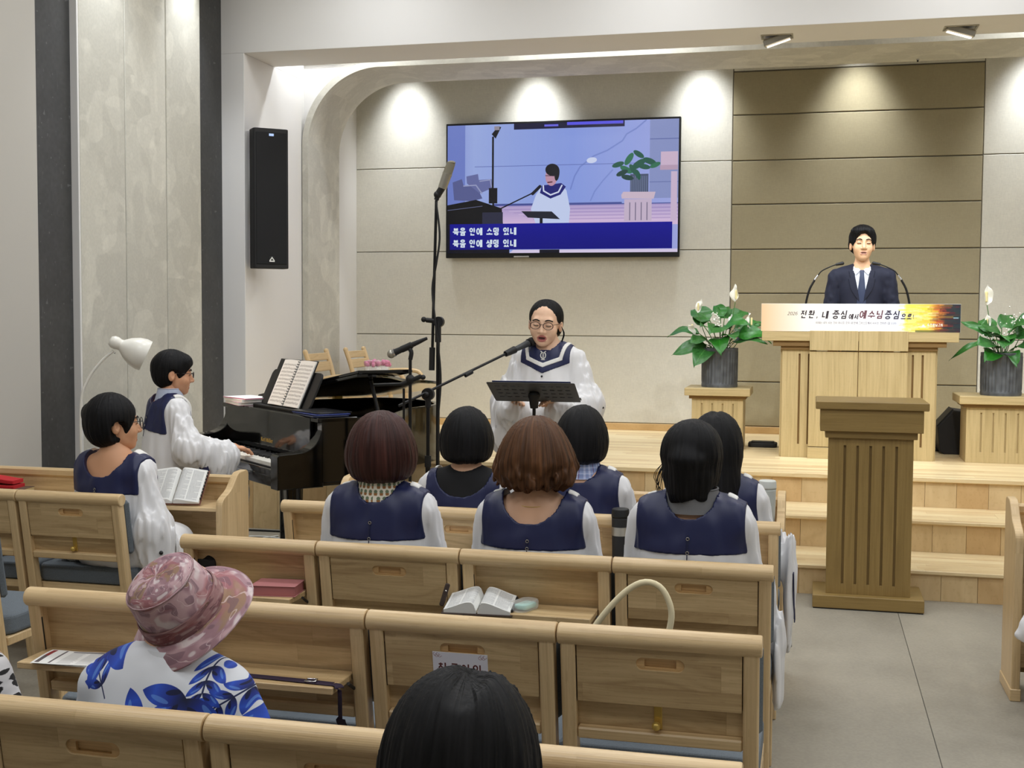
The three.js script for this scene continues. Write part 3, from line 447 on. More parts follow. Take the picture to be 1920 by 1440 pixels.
// ---------------------------------------------------------------- pulpit on the stage
function groove(parent, list, depth) { }
function flutedBoard(w, h, slots, y0, y1, sw, depth = 0.018) {       // front board with vertical slots cut through
  const s = shapeOf([[-w / 2, 0], [w / 2, 0], [w / 2, h], [-w / 2, h]]); for (const x of slots) s.holes.push(roundRect(x - sw / 2, y0, x + sw / 2, y1, 0.001, new THREE.Path())); return extrude(s, depth, 0.0015, 3);
}
{
  const zc = -8.95, t = thing('pulpit', 'large light oak pulpit on the stage under the printed banner', 'pulpit', [0.316, SH, zc]);
  for (const s of [-1, 1]) {
    const b = flutedBoard(0.24, 0.776, [s * 0.052 - 0.016 - s * 0.0, s * 0.052 + 0.05].map((q) => q - 0.07 * s + (s > 0 ? 0 : 0)), 0.095, 0.745, 0.014);
    const g = obj('wing_board', planarUV(T(b, s * 0.405, 0, -0.038), 1, rnd() * 3, rnd() * 3), M.oak, t);
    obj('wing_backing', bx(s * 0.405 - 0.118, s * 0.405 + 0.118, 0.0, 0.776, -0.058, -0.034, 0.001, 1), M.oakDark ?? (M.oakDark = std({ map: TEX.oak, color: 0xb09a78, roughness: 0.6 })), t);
    obj('wing_side', bx(s * 0.525 - 0.012, s * 0.525 + 0.012, 0, 0.776, -0.42, -0.04, 0.002, 1), M.oak, t);
    const a = s > 0 ? 0.005 : -0.335;
    obj('centre_board', bx(s * 0.168 - 0.166, s * 0.168 + 0.166, 0.085, 0.765, -0.02, 0.03, 0.002, 1), M.oak, t);
    obj('upper_board', bx(s * 0.168 - 0.166, s * 0.168 + 0.166, 0.772, 0.912, -0.02, 0.045, 0.002, 1), M.oak, t);
  }
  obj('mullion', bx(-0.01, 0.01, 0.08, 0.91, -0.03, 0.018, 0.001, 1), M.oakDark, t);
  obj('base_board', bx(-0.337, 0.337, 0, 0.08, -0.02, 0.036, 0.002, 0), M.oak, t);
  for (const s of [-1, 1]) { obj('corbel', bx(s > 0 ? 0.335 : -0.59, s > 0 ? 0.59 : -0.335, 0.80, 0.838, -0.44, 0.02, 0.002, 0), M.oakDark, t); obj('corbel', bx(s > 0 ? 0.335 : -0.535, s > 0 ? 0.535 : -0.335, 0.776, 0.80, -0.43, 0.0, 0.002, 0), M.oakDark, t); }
  obj('top_board', bx(-0.668, 0.668, 0.838, 0.905, -0.50, 0.04, 0.003, 0), M.oak, t);
  obj('reading_board', place(cbox(0.9, 0.02, 0.36, 0.003, 0), [0, 0.95, -0.25], [0.18, 0, 0]), M.oak, t);
  for (const s of [-1, 1]) obj('desk_support', bx(s * 0.42 - 0.01, s * 0.42 + 0.01, 0.905, 0.95, -0.38, -0.12, 0.002, 0), M.oak, t);
  // banner
  const ban = canvasTex(1440, 208, (g, W, H) => {
    const gr = g.createLinearGradient(0, 0, W, 0); gr.addColorStop(0, '#f0c79b'); gr.addColorStop(0.1, '#f6dcc0'); gr.addColorStop(0.22, '#f7f1e8'); gr.addColorStop(0.6, '#eef1f8'); gr.addColorStop(0.72, '#e2eafb'); gr.addColorStop(0.735, '#f3e86a'); gr.addColorStop(0.85, '#f0cf4a'); gr.addColorStop(0.89, '#b56a24'); gr.addColorStop(0.93, '#39292a'); gr.addColorStop(1, '#14242f'); g.fillStyle = gr; g.fillRect(0, 0, W, H);
    for (let i = 0; i < 260; i++) { const x = rr(0.72, 1.0), y = rnd(), l = rr(20, 110); g.fillStyle = x < 0.87 ? ['rgba(240,236,60,0.30)', 'rgba(255,250,200,0.34)', 'rgba(246,190,70,0.24)', 'rgba(235,240,225,0.25)'][i % 4] : x < 0.93 ? ['rgba(190,40,40,0.3)', 'rgba(250,180,60,0.3)', 'rgba(60,30,30,0.3)'][i % 3] : ['rgba(20,60,60,0.35)', 'rgba(120,20,30,0.3)', 'rgba(10,16,30,0.4)', 'rgba(70,90,50,0.25)'][i % 4]; g.fillRect(x * W - l / 2, y * H, l, rr(3, 16)); }
    g.fillStyle = 'rgba(170,225,240,0.8)'; g.fillRect(W * 0.965, H * 0.47, 36, 7); g.fillStyle = 'rgba(30,45,40,0.55)'; g.fillRect(W * 0.78, H * 0.93, W * 0.2, H * 0.07);
    g.fillStyle = '#2a2320'; g.font = 'italic 34px sans-serif'; g.fillText('2026', 192, 86);
    g.strokeStyle = g.fillStyle = '#2a1f26'; const opt = { slant: -0.16, step: 0.98, space: 0.5, wide: 0.86, wob: 0.04 };
    hangul(g, '전환, 내', 292, 52, 58, 8, opt); hangul(g, '중심', 524, 50, 62, 8, opt); hangul(g, '에서', 645, 74, 40, 6, opt); g.strokeStyle = g.fillStyle = '#5a2430'; hangul(g, '예수님', 722, 48, 62, 8, opt); g.strokeStyle = g.fillStyle = '#2a2038'; hangul(g, '중심', 902, 50, 62, 8, opt); hangul(g, '으로!', 1020, 72, 42, 7, opt);
    g.strokeStyle = g.fillStyle = '#777078'; hangul(g, '이제는 내가 사는 것이 아니요 오직 내 안에 그리스도께서 사시는 것이라 (갈 2:20)', 404, 134, 17, 1.8, { step: 0.92, space: 0.35 });
    g.fillStyle = '#eef6ee'; g.beginPath(); g.arc(1180, 160, 9, 0, 7); g.fill(); g.fillRect(1170, 164, 26, 7); g.strokeStyle = '#eef6ee'; hangul(g, '우프랑남교회', 1206, 144, 20, 3.4, { step: 0.95 });
  });
  const bt = thing('banner', 'long printed banner with yellow sunburst end on top of the pulpit', 'banner', [0.316, SH + 0.906, zc]);
  obj('board', bx(-0.675, 0.675, 0.0, 0.197, 0.028, 0.04, 0.001), M.white, bt);
  obj('print', new THREE.PlaneGeometry(1.348, 0.195).translate(0, 0.0985, 0.0408), std({ map: ban, roughness: 0.5 }), bt);
  // two gooseneck microphones
  for (const [x, s, lab] of [[-0.06, 1, 'thin gooseneck microphone left of the preacher'], [0.685, -1, 'thin gooseneck microphone right of the preacher']]) {
    const z = -9.28, y = SH + 0.906, gx = (u) => x + s * u, m = thing('gooseneck_microphone', lab, 'microphone', [x, y, z]);
    const L = (pts) => pts.map(([a, b]) => [s * a, b, 0]);
    obj('foot', T(new THREE.CylinderGeometry(0.026, 0.03, 0.02, 20), 0, 0.01, 0), M.black, m);
    obj('lower_neck', tube(L([[0, 0.02], [0.005, 0.18], [0.03, 0.30], [0.07, 0.38]]), 0.008, 20), M.blackMetal, m);
    obj('joint', rod([s * 0.068, 0.376, 0], [s * 0.092, 0.41, 0], 0.0095), M.chrome, m);
    obj('upper_neck', tube(L([[0.09, 0.408], [0.115, 0.44], [0.16, 0.465], [0.22, 0.49]]), 0.0045, 20), M.blackMetal, m);
    obj('capsule', [rod([s * 0.215, 0.488, 0], [s * 0.262, 0.497, 0], 0.009, 0.013), ball(s * 0.263, 0.497, 0, 0.013)], M.black, m);
  }
}
// ---------------------------------------------------------------- lectern on the hall floor
{
  const w = 0.57, t = thing('lectern', 'tall fluted wooden lectern on the hall floor before the steps', 'lectern', [0.311, 0, -6.636]);
  const dk = M.oakDeep = std({ map: TEX.oak, color: 0xc4b899, roughness: 0.5 });
  obj('plinth', bx(-w / 2, w / 2, 0.006, 0.073, -0.42, 0, 0.003, 0), dk, t);
  obj('floor_pads', bx(-w / 2 + 0.004, w / 2 - 0.004, 0, 0.008, -0.41, -0.004, 0.001), M.black, t);
  const zf = -0.06; obj('front_board', planarUV(T(flutedBoard(0.434, 0.845, [-0.132, -0.066, 0, 0.066, 0.132], 0.055, 0.80, 0.0125, 0.016), 0, 0.073, zf - 0.016), 1, 1.2, 0.4), dk, t);
  obj('body', bx(-0.214, 0.214, 0.073, 0.918, zf - 0.32, zf - 0.0125, 0.002, 1), std({ map: TEX.oak, color: 0xb0a284, roughness: 0.55 }), t);
  obj('neck_moulding', bx(-0.235, 0.235, 0.913, 0.95, zf - 0.34, zf + 0.02, 0.003, 0), dk, t);
  obj('head_block', bx(-0.262, 0.262, 0.95, 1.068, zf - 0.35, zf + 0.045, 0.003, 0), dk, t);
  obj('top_board', bx(-0.287, 0.287, 1.068, 1.11, -0.45, zf + 0.062, 0.004, 0), dk, t);
}
// ---------------------------------------------------------------- planter stands, pots, plants
function makeStand(x, z, w, label, slots) {
  const t = thing('planter_stand', label, 'stand', [x, SH, z], 0, 'oak planter stands');
  obj('front_board', planarUV(T(flutedBoard(w - 0.105, 0.385, slots, 0.075, 0.35, 0.011, 0.016), 0, 0, -0.016), 1, rnd() * 3, rnd() * 3), M.oak, t);
  obj('body', bx(-w / 2 + 0.054, w / 2 - 0.054, 0, 0.385, -0.36, -0.012, 0.002, 1), M.oak, t);
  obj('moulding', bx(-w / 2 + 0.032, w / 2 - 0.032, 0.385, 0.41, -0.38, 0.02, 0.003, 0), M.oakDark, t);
  obj('top_board', bx(-w / 2, w / 2, 0.41, 0.468, -0.41, 0.052, 0.004, 0), M.oak, t);
}
makeStand(-0.690, -9.30, 0.49, 'oak planter stand left of the pulpit', [-0.117, -0.039, 0.039, 0.117]);
makeStand(1.31, -8.98, 0.62, 'oak planter stand at the right picture edge', [-0.16, -0.08, 0, 0.08, 0.16]);
M.zinc = std({ map: dataTex(512, 256, (u, v) => { const n = vnoise(u * 60, v * 6, 60, 6, 4) * 0.6 + vnoise(u * 20, v * 12, 20, 12, 6) * 0.4, g = 0.30 + 0.16 * n; return [g * 0.97, g, g * 1.03]; }, 1, 1), roughness: 0.55, metalness: 0.35 });
function makePot(x, y, z, label) {
  const t = thing('planter', label, 'planter', [x, y, z], 0, 'zinc planters'), R = 0.138, N = 132;
  const pos = [], uv = [], idx = [], ys = [[0, 0.985], [0.012, 1.0], [0.024, 1.0], [0.028, 0.985], [0.05, 0.975], [0.27, 0.985], [0.278, 1.0], [0.294, 1.005], [0.3, 1.0], [0.3, 0.95], [0.26, 0.93]];
  ys.forEach(([yy, s], j) => { for (let i = 0; i <= N; i++) { const a = i / N * Math.PI * 2, rib = j >= 4 && j <= 5 ? 0.0036 * Math.cos(a * 33) : 0, r = R * s + rib; pos.push(r * Math.cos(a), yy, r * Math.sin(a)); uv.push(i / N, yy / 0.3); } });
  for (let j = 0; j + 1 < ys.length; j++) for (let i = 0; i < N; i++) { const a = j * (N + 1) + i, b = a + N + 1; idx.push(a, b, a + 1, a + 1, b, b + 1); }
  const g = new THREE.BufferGeometry(); g.setAttribute('position', new THREE.Float32BufferAttribute(pos, 3)); g.setAttribute('uv', new THREE.Float32BufferAttribute(uv, 2)); g.setIndex(idx); g.computeVertexNormals();
  obj('shell', g, M.zinc, t); obj('soil', T(new THREE.CylinderGeometry(R * 0.93, R * 0.93, 0.02, 24), 0, 0.262, 0), std({ color: 0x2a2018, roughness: 1 }), t);
}
makePot(-0.690, SH + 0.468, -9.48, 'ribbed zinc planter on the stand left of the pulpit');
makePot(1.292, SH + 0.468, -9.12, 'ribbed zinc planter on the right-hand stand');
{
  const leafMap = dataTex(256, 256, (u, v) => { const m = Math.abs(v - 0.5) * 2, vein = Math.abs(((u * 9 + m * 2.2) % 1) - 0.5) < 0.07 ? 0.05 : 0, mid = m < 0.05 ? 0.07 : 0, n = vnoise(u * 20, v * 20, 20, 20, 2) * 0.05; return [0.17 + n + vein * 0.8 + mid, 0.37 + n * 1.6 + vein + mid, 0.15 + n + vein * 0.5 + mid * 0.6]; }, 1, 1);
  const leafM = phys({ map: leafMap, roughness: 0.35, side: THREE.DoubleSide }), leafM2 = phys({ map: leafMap, color: 0xc9ffb0, roughness: 0.35, side: THREE.DoubleSide }), stemM = std({ color: 0x4f7a3a, roughness: 0.6 }), petal = std({ color: 0xf1efe4, roughness: 0.6, side: THREE.DoubleSide }), spadix = std({ color: 0xe9dca0, roughness: 0.7 });
  // a leaf: blade along a bending midrib from base to tip
  function leafGeo(len, wid, droop, fold) {
    const nu = 9, nv = 5, pos = [], uv = [], idx = [];
    for (let i = 0; i <= nu; i++) for (let j = 0; j <= nv; j++) { const u = i / nu, v = j / nv * 2 - 1, w = wid * 0.5 * Math.pow(Math.sin(Math.PI * Math.pow(u, 0.75)), 0.8) * (1 - 0.25 * u); const a = -droop * u * u; const x = len * (u - 0.12 * droop * u * u), y = len * (0.15 * u) + len * a * 0.6 - Math.abs(v) * -fold * w; pos.push(x, y + 0.012 * Math.sin(u * 9 + v * 2) * Math.abs(v), v * w); uv.push(u, j / nv); }
    for (let i = 0; i < nu; i++) for (let j = 0; j < nv; j++) { const a = i * (nv + 1) + j, b = a + nv + 1; idx.push(a, b, a + 1, a + 1, b, b + 1); }
    const g = new THREE.BufferGeometry(); g.setAttribute('position', new THREE.Float32BufferAttribute(pos, 3)); g.setAttribute('uv', new THREE.Float32BufferAttribute(uv, 2)); g.setIndex(idx); g.computeVertexNormals(); return g;
  }
  function makePlant(x, y, z, label, leaves, flowers, sprays) {
    const t = thing('peace_lily', label, 'plant', [x, y, z], 0, 'peace lilies');
    leaves.forEach(([bx0, by0, dir, len, wid, droop, up, k]) => {       // blade base (x, y), direction about y, size, droop, pitch
      len *= 1.12; wid *= 1.25; const bz = -0.05 * Math.sin(dir) + rr(-0.03, 0.03), g = leafGeo(len, wid, droop, 0.2); g.rotateX(0.85 * Math.cos(dir) + rr(-0.25, 0.25)); g.rotateZ(up); g.rotateY(dir); g.translate(bx0, by0, bz + 0.02);
      const lf = obj('leaf', g, k ? leafM2 : leafM, t); obj('stem', tube([[bx0 * 0.2, -0.03, bz * 0.2], [bx0 * 0.55, by0 * 0.55, bz * 0.6], [bx0, by0, bz + 0.02]], 0.0035, 8, 5), stemM, lf);
    });
    flowers.forEach(([fx, fy, lean, turn, s]) => {
      const st = obj('flower_stem', tube([[fx * 0.25, -0.03, 0.02], [fx * 0.7, fy * 0.5, 0.05], [fx, fy, 0.07]], 0.003, 10, 5), stemM, t);
      const g = leafGeo(0.10 * s, 0.058 * s, -0.35, 0.9); g.rotateZ(1.25); g.rotateX(lean); g.rotateY(turn); g.translate(fx, fy, 0.07); obj('spathe', g, petal, st);
      obj('spadix', place(new THREE.CapsuleGeometry(0.007 * s, 0.045 * s, 4, 8), [fx + 0.02 * Math.cos(turn), fy + 0.045 * s, 0.085]), spadix, st);
    });
    const sp = []; sprays.forEach(([a, b, r]) => { for (let i = 0; i < 16; i++) sp.push(ball(a + rr(-r, r), b + rr(-r, r), 0.10 + rr(-0.03, 0.03), rr(0.004, 0.008), undefined, undefined, 6)); });
    if (sp.length) { const s = obj('blossom_spray', sp, petal, t); s.userData.kind = 'stuff'; }
  }
  // left plant: blade starts follow the photograph's crown
  makePlant(-0.690, SH + 0.468 + 0.27, -9.48, 'peace lily with white spathes in the left zinc planter', [
    [-0.08, 0.24, 2.6, 0.20, 0.15, 0.5, 0.5, 0], [-0.13, 0.20, 2.0, 0.17, 0.12, 0.3, 0.7, 1], [-0.16, 0.14, 3.0, 0.26, 0.08, 1.1, 0.3, 0], [-0.10, 0.09, -2.3, 0.15, 0.13, 0.7, 0.1, 0], [-0.10, 0.04, -2.7, 0.25, 0.12, 0.9, 0.0, 0], [-0.09, 0.02, -1.9, 0.20, 0.16, 1.0, -0.2, 0], [-0.12, 0.06, 2.9, 0.22, 0.09, 0.7, -0.1, 0],
    [0.0, 0.10, -1.5, 0.18, 0.15, 1.2, 0.0, 1], [0.0, 0.18, -1.7, 0.2, 0.17, 0.9, 0.2, 0], [0.03, 0.27, 2.3, 0.17, 0.10, 0.5, 0.6, 1], [0.07, 0.26, 0.3, 0.15, 0.10, 0.6, 0.4, 0], [0.04, 0.20, -0.7, 0.2, 0.13, 0.7, 0.3, 1], [0.10, 0.17, 0.0, 0.20, 0.10, 0.6, 0.3, 0], [0.13, 0.13, -0.3, 0.23, 0.12, 1.0, 0.25, 1], [0.10, 0.08, -0.6, 0.26, 0.10, 0.8, 0.25, 0], [0.16, 0.20, 0.2, 0.15, 0.08, 0.5, 0.3, 0], [0.0, 0.25, 1.2, 0.18, 0.12, 0.4, 0.6, 0], [-0.05, 0.16, -2.0, 0.17, 0.14, 0.6, 0.4, 0], [0.06, 0.12, -1.2, 0.17, 0.13, 0.7, 0.2, 0], [0.18, 0.12, 0.1, 0.2, 0.07, 1.3, 0.3, 0],
  ], [[-0.17, 0.30, -0.3, -1.2, 1.0], [-0.19, 0.13, -0.9, 2.6, 1.1], [0.115, 0.38, 0.0, 1.2, 1.25], [0.22, 0.19, 0.2, 0.2, 1.0], [0.09, 0.20, 0.0, -1.0, 0.8]], [[-0.02, 0.22, 0.04], [0.10, 0.16, 0.05], [0.06, 0.07, 0.03], [-0.03, 0.27, 0.03]]);
  makePlant(1.292, SH + 0.468 + 0.27, -9.12, 'peace lily with one tall white spathe in the right zinc planter', [
    [-0.06, 0.14, 2.7, 0.25, 0.06, 0.5, 0.5, 0], [-0.10, 0.09, -2.8, 0.22, 0.05, 1.6, 0.1, 0], [-0.06, 0.08, -2.2, 0.19, 0.14, 0.6, 0.2, 0], [-0.02, 0.12, -1.4, 0.19, 0.15, 0.9, 0.4, 1], [-0.06, 0.03, -1.9, 0.15, 0.13, 0.9, 0.0, 1], [0.03, 0.03, -1.3, 0.14, 0.11, 1.2, 0.0, 1], [0.06, 0.14, -0.4, 0.22, 0.12, 0.5, 0.5, 0], [0.10, 0.2, 0.1, 0.2, 0.13, 0.5, 0.5, 0], [0.0, 0.2, 1.0, 0.2, 0.12, 0.4, 0.5, 0], [-0.05, 0.18, 2.2, 0.18, 0.11, 0.5, 0.5, 0], [0.08, 0.07, -0.5, 0.22, 0.06, 0.8, 0.2, 0], [0.12, 0.09, 0.0, 0.25, 0.08, 0.8, 0.3, 0], [0.04, 0.18, -1.0, 0.17, 0.13, 0.6, 0.5, 0], [-0.02, 0.16, -2.4, 0.19, 0.13, 0.4, 0.4, 0], [0.0, 0.1, -1.7, 0.2, 0.15, 0.8, 0.2, 0],
  ], [[-0.115, 0.36, 0.0, 1.9, 1.3], [-0.11, 0.20, 0.0, 1.7, 0.9], [0.13, 0.2, -0.6, -0.6, 1.2]], [[0.05, 0.30, 0.05], [-0.1, 0.11, 0.05], [0.02, 0.2, 0.05]]);
}
// black floor gear half hidden by the stands
{
  const a = thing('floor_monitor', 'black wedge floor monitor behind the right planter stand', 'loudspeaker', [1.06, SH, -9.62]);
  obj('cabinet', T(extrude(shapeOf([[-0.13, 0.02], [-0.1, 0.0], [0.2, 0], [0.2, 0.30], [-0.04, 0.33], [-0.15, 0.20]]), 0.3, 0.008), 0, 0, -0.15), M.blackMatte, a);
  obj('grille', place(cbox(0.17, 0.012, 0.26, 0.003), [-0.095, 0.27, 0], [0, 0, 0.87]), M.black, a);
  for (const [x, z, l, w, lab] of [[0.98, -9.75, 0.16, 0.08, 'flat black pedal board on the stage right of the pulpit'], [-0.36, -9.62, 0.11, 0.07, 'flat black cable box on the stage behind the left planter stand']]) {
    const t = thing('cable_box', lab, 'cable box', [x, SH, z]); obj('case', extrude(roundRect(-l, -w, l, w, 0.03), 0.035, 0.008).rotateX(-Math.PI / 2), M.blackMatte, t); obj('lid', T(extrude(roundRect(-l * 0.8, -w * 0.7, l * 0.8, w * 0.7, 0.02), 0.008, 0.003).rotateX(-Math.PI / 2), 0, 0.035, 0), M.black, t);
  }
}
// ---------------------------------------------------------------- armchairs and side table at the back of the stage
function makeChair(x, z, turn, label) {
  const t = thing('armchair', label, 'chair', [x, SH, z], turn, 'slatted wooden armchairs');
  for (const s of [-1, 1]) {
    obj('back_post', tube([[s * 0.21, 0, 0.24], [s * 0.21, 0.35, 0.21], [s * 0.215, 0.55, 0.25], [s * 0.22, 0.70, 0.30]], 0.021, 20, 8), M.solid, t);
    obj('post_cap', ball(s * 0.22, 0.70, 0.30, 0.021), M.solid, t);
    obj('arm', tube([[s * 0.235, 0.46, 0.22], [s * 0.25, 0.50, 0.05], [s * 0.255, 0.505, -0.15], [s * 0.255, 0.47, -0.24], [s * 0.25, 0.30, -0.27], [s * 0.245, 0, -0.28]], 0.02, 30, 8), M.solid, t);
  }
  for (const [y, h, z] of [[0.655, 0.06, 0.285], [0.575, 0.08, 0.262]]) { const g = place(cbox(0.42, h, 0.016, 0.004, 0), [0, y, z], [0.2, 0, 0]); obj('back_slat', g, M.solid, t); }
  obj('seat', bx(-0.23, 0.23, 0.33, 0.36, -0.25, 0.22, 0.008, 0), M.solid, t);
  obj('seat_pad', T(cushion(0.44, 0.05, 0.42), 0, 0.36, -0.02), std({ color: 0x7d7568, roughness: 0.9, map: TEX.cloth }), t);
  return t;
}
makeChair(-3.70, -9.42, -Math.PI / 2, 'slatted wooden armchair behind the piano, the nearer of the pair');
makeChair(-3.68, -10.25, -Math.PI / 2, 'slatted wooden armchair by the stage wall behind the pink flowers');
{
  const TX = -3.62, TZ = -9.83, t = thing('side_table', 'small round white side table between the armchairs', 'table', [TX, SH, TZ]);
  obj('top', lathe([[0, 0.48], [0.125, 0.48], [0.13, 0.49], [0.128, 0.502], [0, 0.505]], 40), M.white, t); obj('column', rod([0, 0, 0], [0, 0.48, 0], 0.02), M.white, t); obj('foot', lathe([[0, 0], [0.11, 0], [0.11, 0.012], [0.03, 0.03], [0, 0.03]], 32), M.white, t);
  const gl = phys({ color: 0xffffff, transmission: 1, roughness: 0.05, ior: 1.5, thickness: 0 });
  for (const [dx, dz, l] of [[-0.05, 0.06, 'left clear drinking glass on the round side table'], [0.04, 0.07, 'right clear drinking glass on the round side table']]) { const c = thing('drinking_glass', l, 'glass', [TX + dx, SH + 0.505, TZ + dz]); obj('wall', lathe([[0, 0.004], [0.03, 0.004], [0.032, 0.11], [0.034, 0.11], [0.033, 0], [0, 0]], 24), gl, c); obj('rim', T(new THREE.TorusGeometry(0.033, 0.0012, 6, 24).rotateX(Math.PI / 2), 0, 0.11, 0), M.white, c); }
  const f = thing('flower_box', 'small box of pink flowers on the round side table', 'flowers', [TX, SH + 0.505, TZ - 0.03]); obj('box', bx(-0.1, 0.1, 0, 0.06, -0.03, 0.03, 0.004), M.white, f);
  const pk = []; for (let i = 0; i < 40; i++) pk.push(ball(rr(-0.10, 0.10), rr(0.07, 0.10), rr(-0.03, 0.03), rr(0.014, 0.024), undefined, undefined, 8)); obj('blossoms', pk, std({ color: 0xd68aa6, roughness: 0.8 }), f).userData.kind = 'stuff';
}
// ---------------------------------------------------------------- grand piano, keyboard towards the left, tail towards the stage
{
  const PX = -3.287, PZ = -6.571, TURN = -42 * RAD;
  const t = thing('grand_piano', 'glossy black grand piano with its lid half open, left of the singer', 'piano', [PX, 0, PZ], TURN);
  const outline = (o) => {            // plan of the case behind the fallboard, o = inset; (x, depth)
    const s = o.path ?? new THREE.Shape(), i = o.i ?? 0, d0 = o.d0;
    s.moveTo(0.725 - i, d0); s.lineTo(0.725 - i, 0.42); s.bezierCurveTo(0.725 - i, 0.72, 0.40 - i, 0.80, 0.27 - i, 1.05); s.bezierCurveTo(0.18 - i, 1.25, 0.05 - i, 1.44 - i, -0.28, 1.46 - i); s.bezierCurveTo(-0.56, 1.46 - i, -0.725 + i, 1.36 - i, -0.725 + i, 1.12); s.lineTo(-0.725 + i, d0); s.closePath(); return s;
  };
  const lift = (g, y) => g.rotateX(-Math.PI / 2).translate(0, y, 0);   // plan (x, depth) to (x, y, -depth)
  const rim = outline({ d0: 0.20 }); rim.holes.push(outline({ d0: 0.36, i: 0.035, path: new THREE.Path() }));
  obj('case', lift(extrude(rim, 0.36, 0.006, 24), 0.62), M.blackGloss, t);
  const iron = std({ color: 0xa98a45, roughness: 0.45, metalness: 0.5 });
  obj('soundboard', lift(extrude(outline({ d0: 0.37, i: 0.037 }), 0.02, 0, 20), 0.80), std({ color: 0x5a2a1a, roughness: 0.5 }), t);
  obj('iron_frame', lift(extrude(outline({ d0: 0.40, i: 0.10 }), 0.015, 0.003, 20), 0.83), iron, t);
  for (const s of [-1, 1]) {
    const c = new THREE.Shape(); c.moveTo(-0.06, 0.60); c.lineTo(0.21, 0.60); c.lineTo(0.21, 0.98); c.bezierCurveTo(0.20, 0.86, 0.16, 0.80, 0.06, 0.795); c.lineTo(-0.05, 0.79); c.lineTo(-0.06, 0.78);
    obj('cheek', extrude(c, 0.10, 0.005, 10).rotateY(Math.PI / 2).translate(s > 0 ? 0.625 : -0.725, 0, 0), M.blackGloss, t);
  }
  obj('keybed', bx(-0.72, 0.72, 0.605, 0.665, -0.35, 0.045, 0.004), M.blackGloss, t);
  obj('key_slip', bx(-0.625, 0.625, 0.66, 0.70, 0.02, 0.045, 0.004), M.blackGloss, t);
  const fb = obj('fallboard', place(cbox(1.25, 0.25, 0.02, 0.004), [0, 0.855, -0.185], [-0.02, 0, 0]), M.blackGloss, t);
  const goldTex = canvasTex(512, 128, (g, W, H) => { g.clearRect(0, 0, W, H); g.fillStyle = '#c9a548'; g.font = 'bold 78px serif'; g.textAlign = 'center'; g.fillText('Karl Müller', W / 2, 88); });
  const gm = std({ map: goldTex, transparent: true, alphaTest: 0.4, roughness: 0.4, metalness: 0.4 });
  obj('maker_lettering', place(new THREE.PlaneGeometry(0.20, 0.05), [0.02, 0.80, -0.1735], [-0.02, 0, 0]), gm, fb);
  obj('top_front', bx(-0.725, 0.725, 0.955, 0.982, -0.42, -0.18, 0.004), M.blackGloss, t);
  // keys
  const ivory = std({ color: 0xefece2, roughness: 0.35 }), N = 52, kw = 1.23 / N, wg = cbox(kw - 0.0012, 0.022, 0.15, 0.001), bg = cbox(0.011, 0.014, 0.095, 0.002);
  const kb = obj('key_frame', bx(-0.62, 0.62, 0.66, 0.705, -0.16, 0.015, 0.002), M.black, t);
  for (let i = 0; i < N; i++) { const x = -0.615 + (i + 0.5) * kw; obj('white_key', wg.clone().translate(x, 0.717, -0.065), ivory, kb); if (![2, 6].includes((i + 5) % 7) && i < N - 1) obj('black_key', bg.clone().translate(x + kw / 2, 0.735, -0.10), M.black, kb); }
  // lid, hinged on the bass side
  const A = 8.5 * RAD, lidM = (g) => g.translate(0.725, 0, 0).rotateZ(A).translate(-0.725, 0.985, 0);
  obj('lid', lidM(lift(extrude(outline({ d0: 0.42, i: -0.012 }), 0.02, 0.005, 24), 0.0)), M.blackGloss, t);
  obj('lid_flap', lidM(bx(-0.735, 0.735, 0.021, 0.04, -0.78, -0.43, 0.005)), M.blackGloss, t);
  obj('lid_prop', rod([0.60, 0.975, -0.62], [0.54, 1.17, -0.60], 0.011), M.blackMetal, t);
  for (const d of [0.55, 1.0]) obj('hinge', bx(-0.74, -0.70, 0.97, 0.99, -d - 0.03, -d + 0.03, 0.002), M.brass, t);
  // legs and pedals
  for (const [x, d] of [[0.34, 0.20], [-0.52, 0.22], [-0.28, 1.2]]) { const lg = obj('leg', T(new THREE.CylinderGeometry(0.062, 0.046, 0.55, 4, 1).rotateY(Math.PI / 4), x, 0.335, -d), M.blackGloss, t); obj('caster', [T(new THREE.CylinderGeometry(0.028, 0.028, 0.022, 16).rotateZ(Math.PI / 2), x, 0.03, -d), T(new THREE.CylinderGeometry(0.02, 0.02, 0.03, 12), x, 0.05, -d)], M.brass, lg); }
  obj('pedal_lyre', [bx(-0.09, -0.065, 0.12, 0.61, -0.34, -0.30, 0.004), bx(0.065, 0.09, 0.12, 0.61, -0.34, -0.30, 0.004), bx(-0.12, 0.12, 0.07, 0.13, -0.38, -0.27, 0.006)], M.blackGloss, t);
  for (const x of [-0.05, 0, 0.05]) obj('pedal', bx(x - 0.014, x + 0.014, 0.08, 0.09, -0.28, -0.20, 0.003), M.brass, t);
  // music desk with its ledge
  const D = [0.0, 0.99, -0.30], dr = -0.42;
  obj('music_desk', place(extrude(roundRect(-0.36, 0, 0.36, 0.235, 0.04), 0.014, 0.003), D, [dr, 0, 0]), M.blackMatte, t);
  obj('desk_ledge', bx(-0.36, 0.36, 0.981, 0.996, -0.30, -0.24, 0.003), M.blackMatte, t);
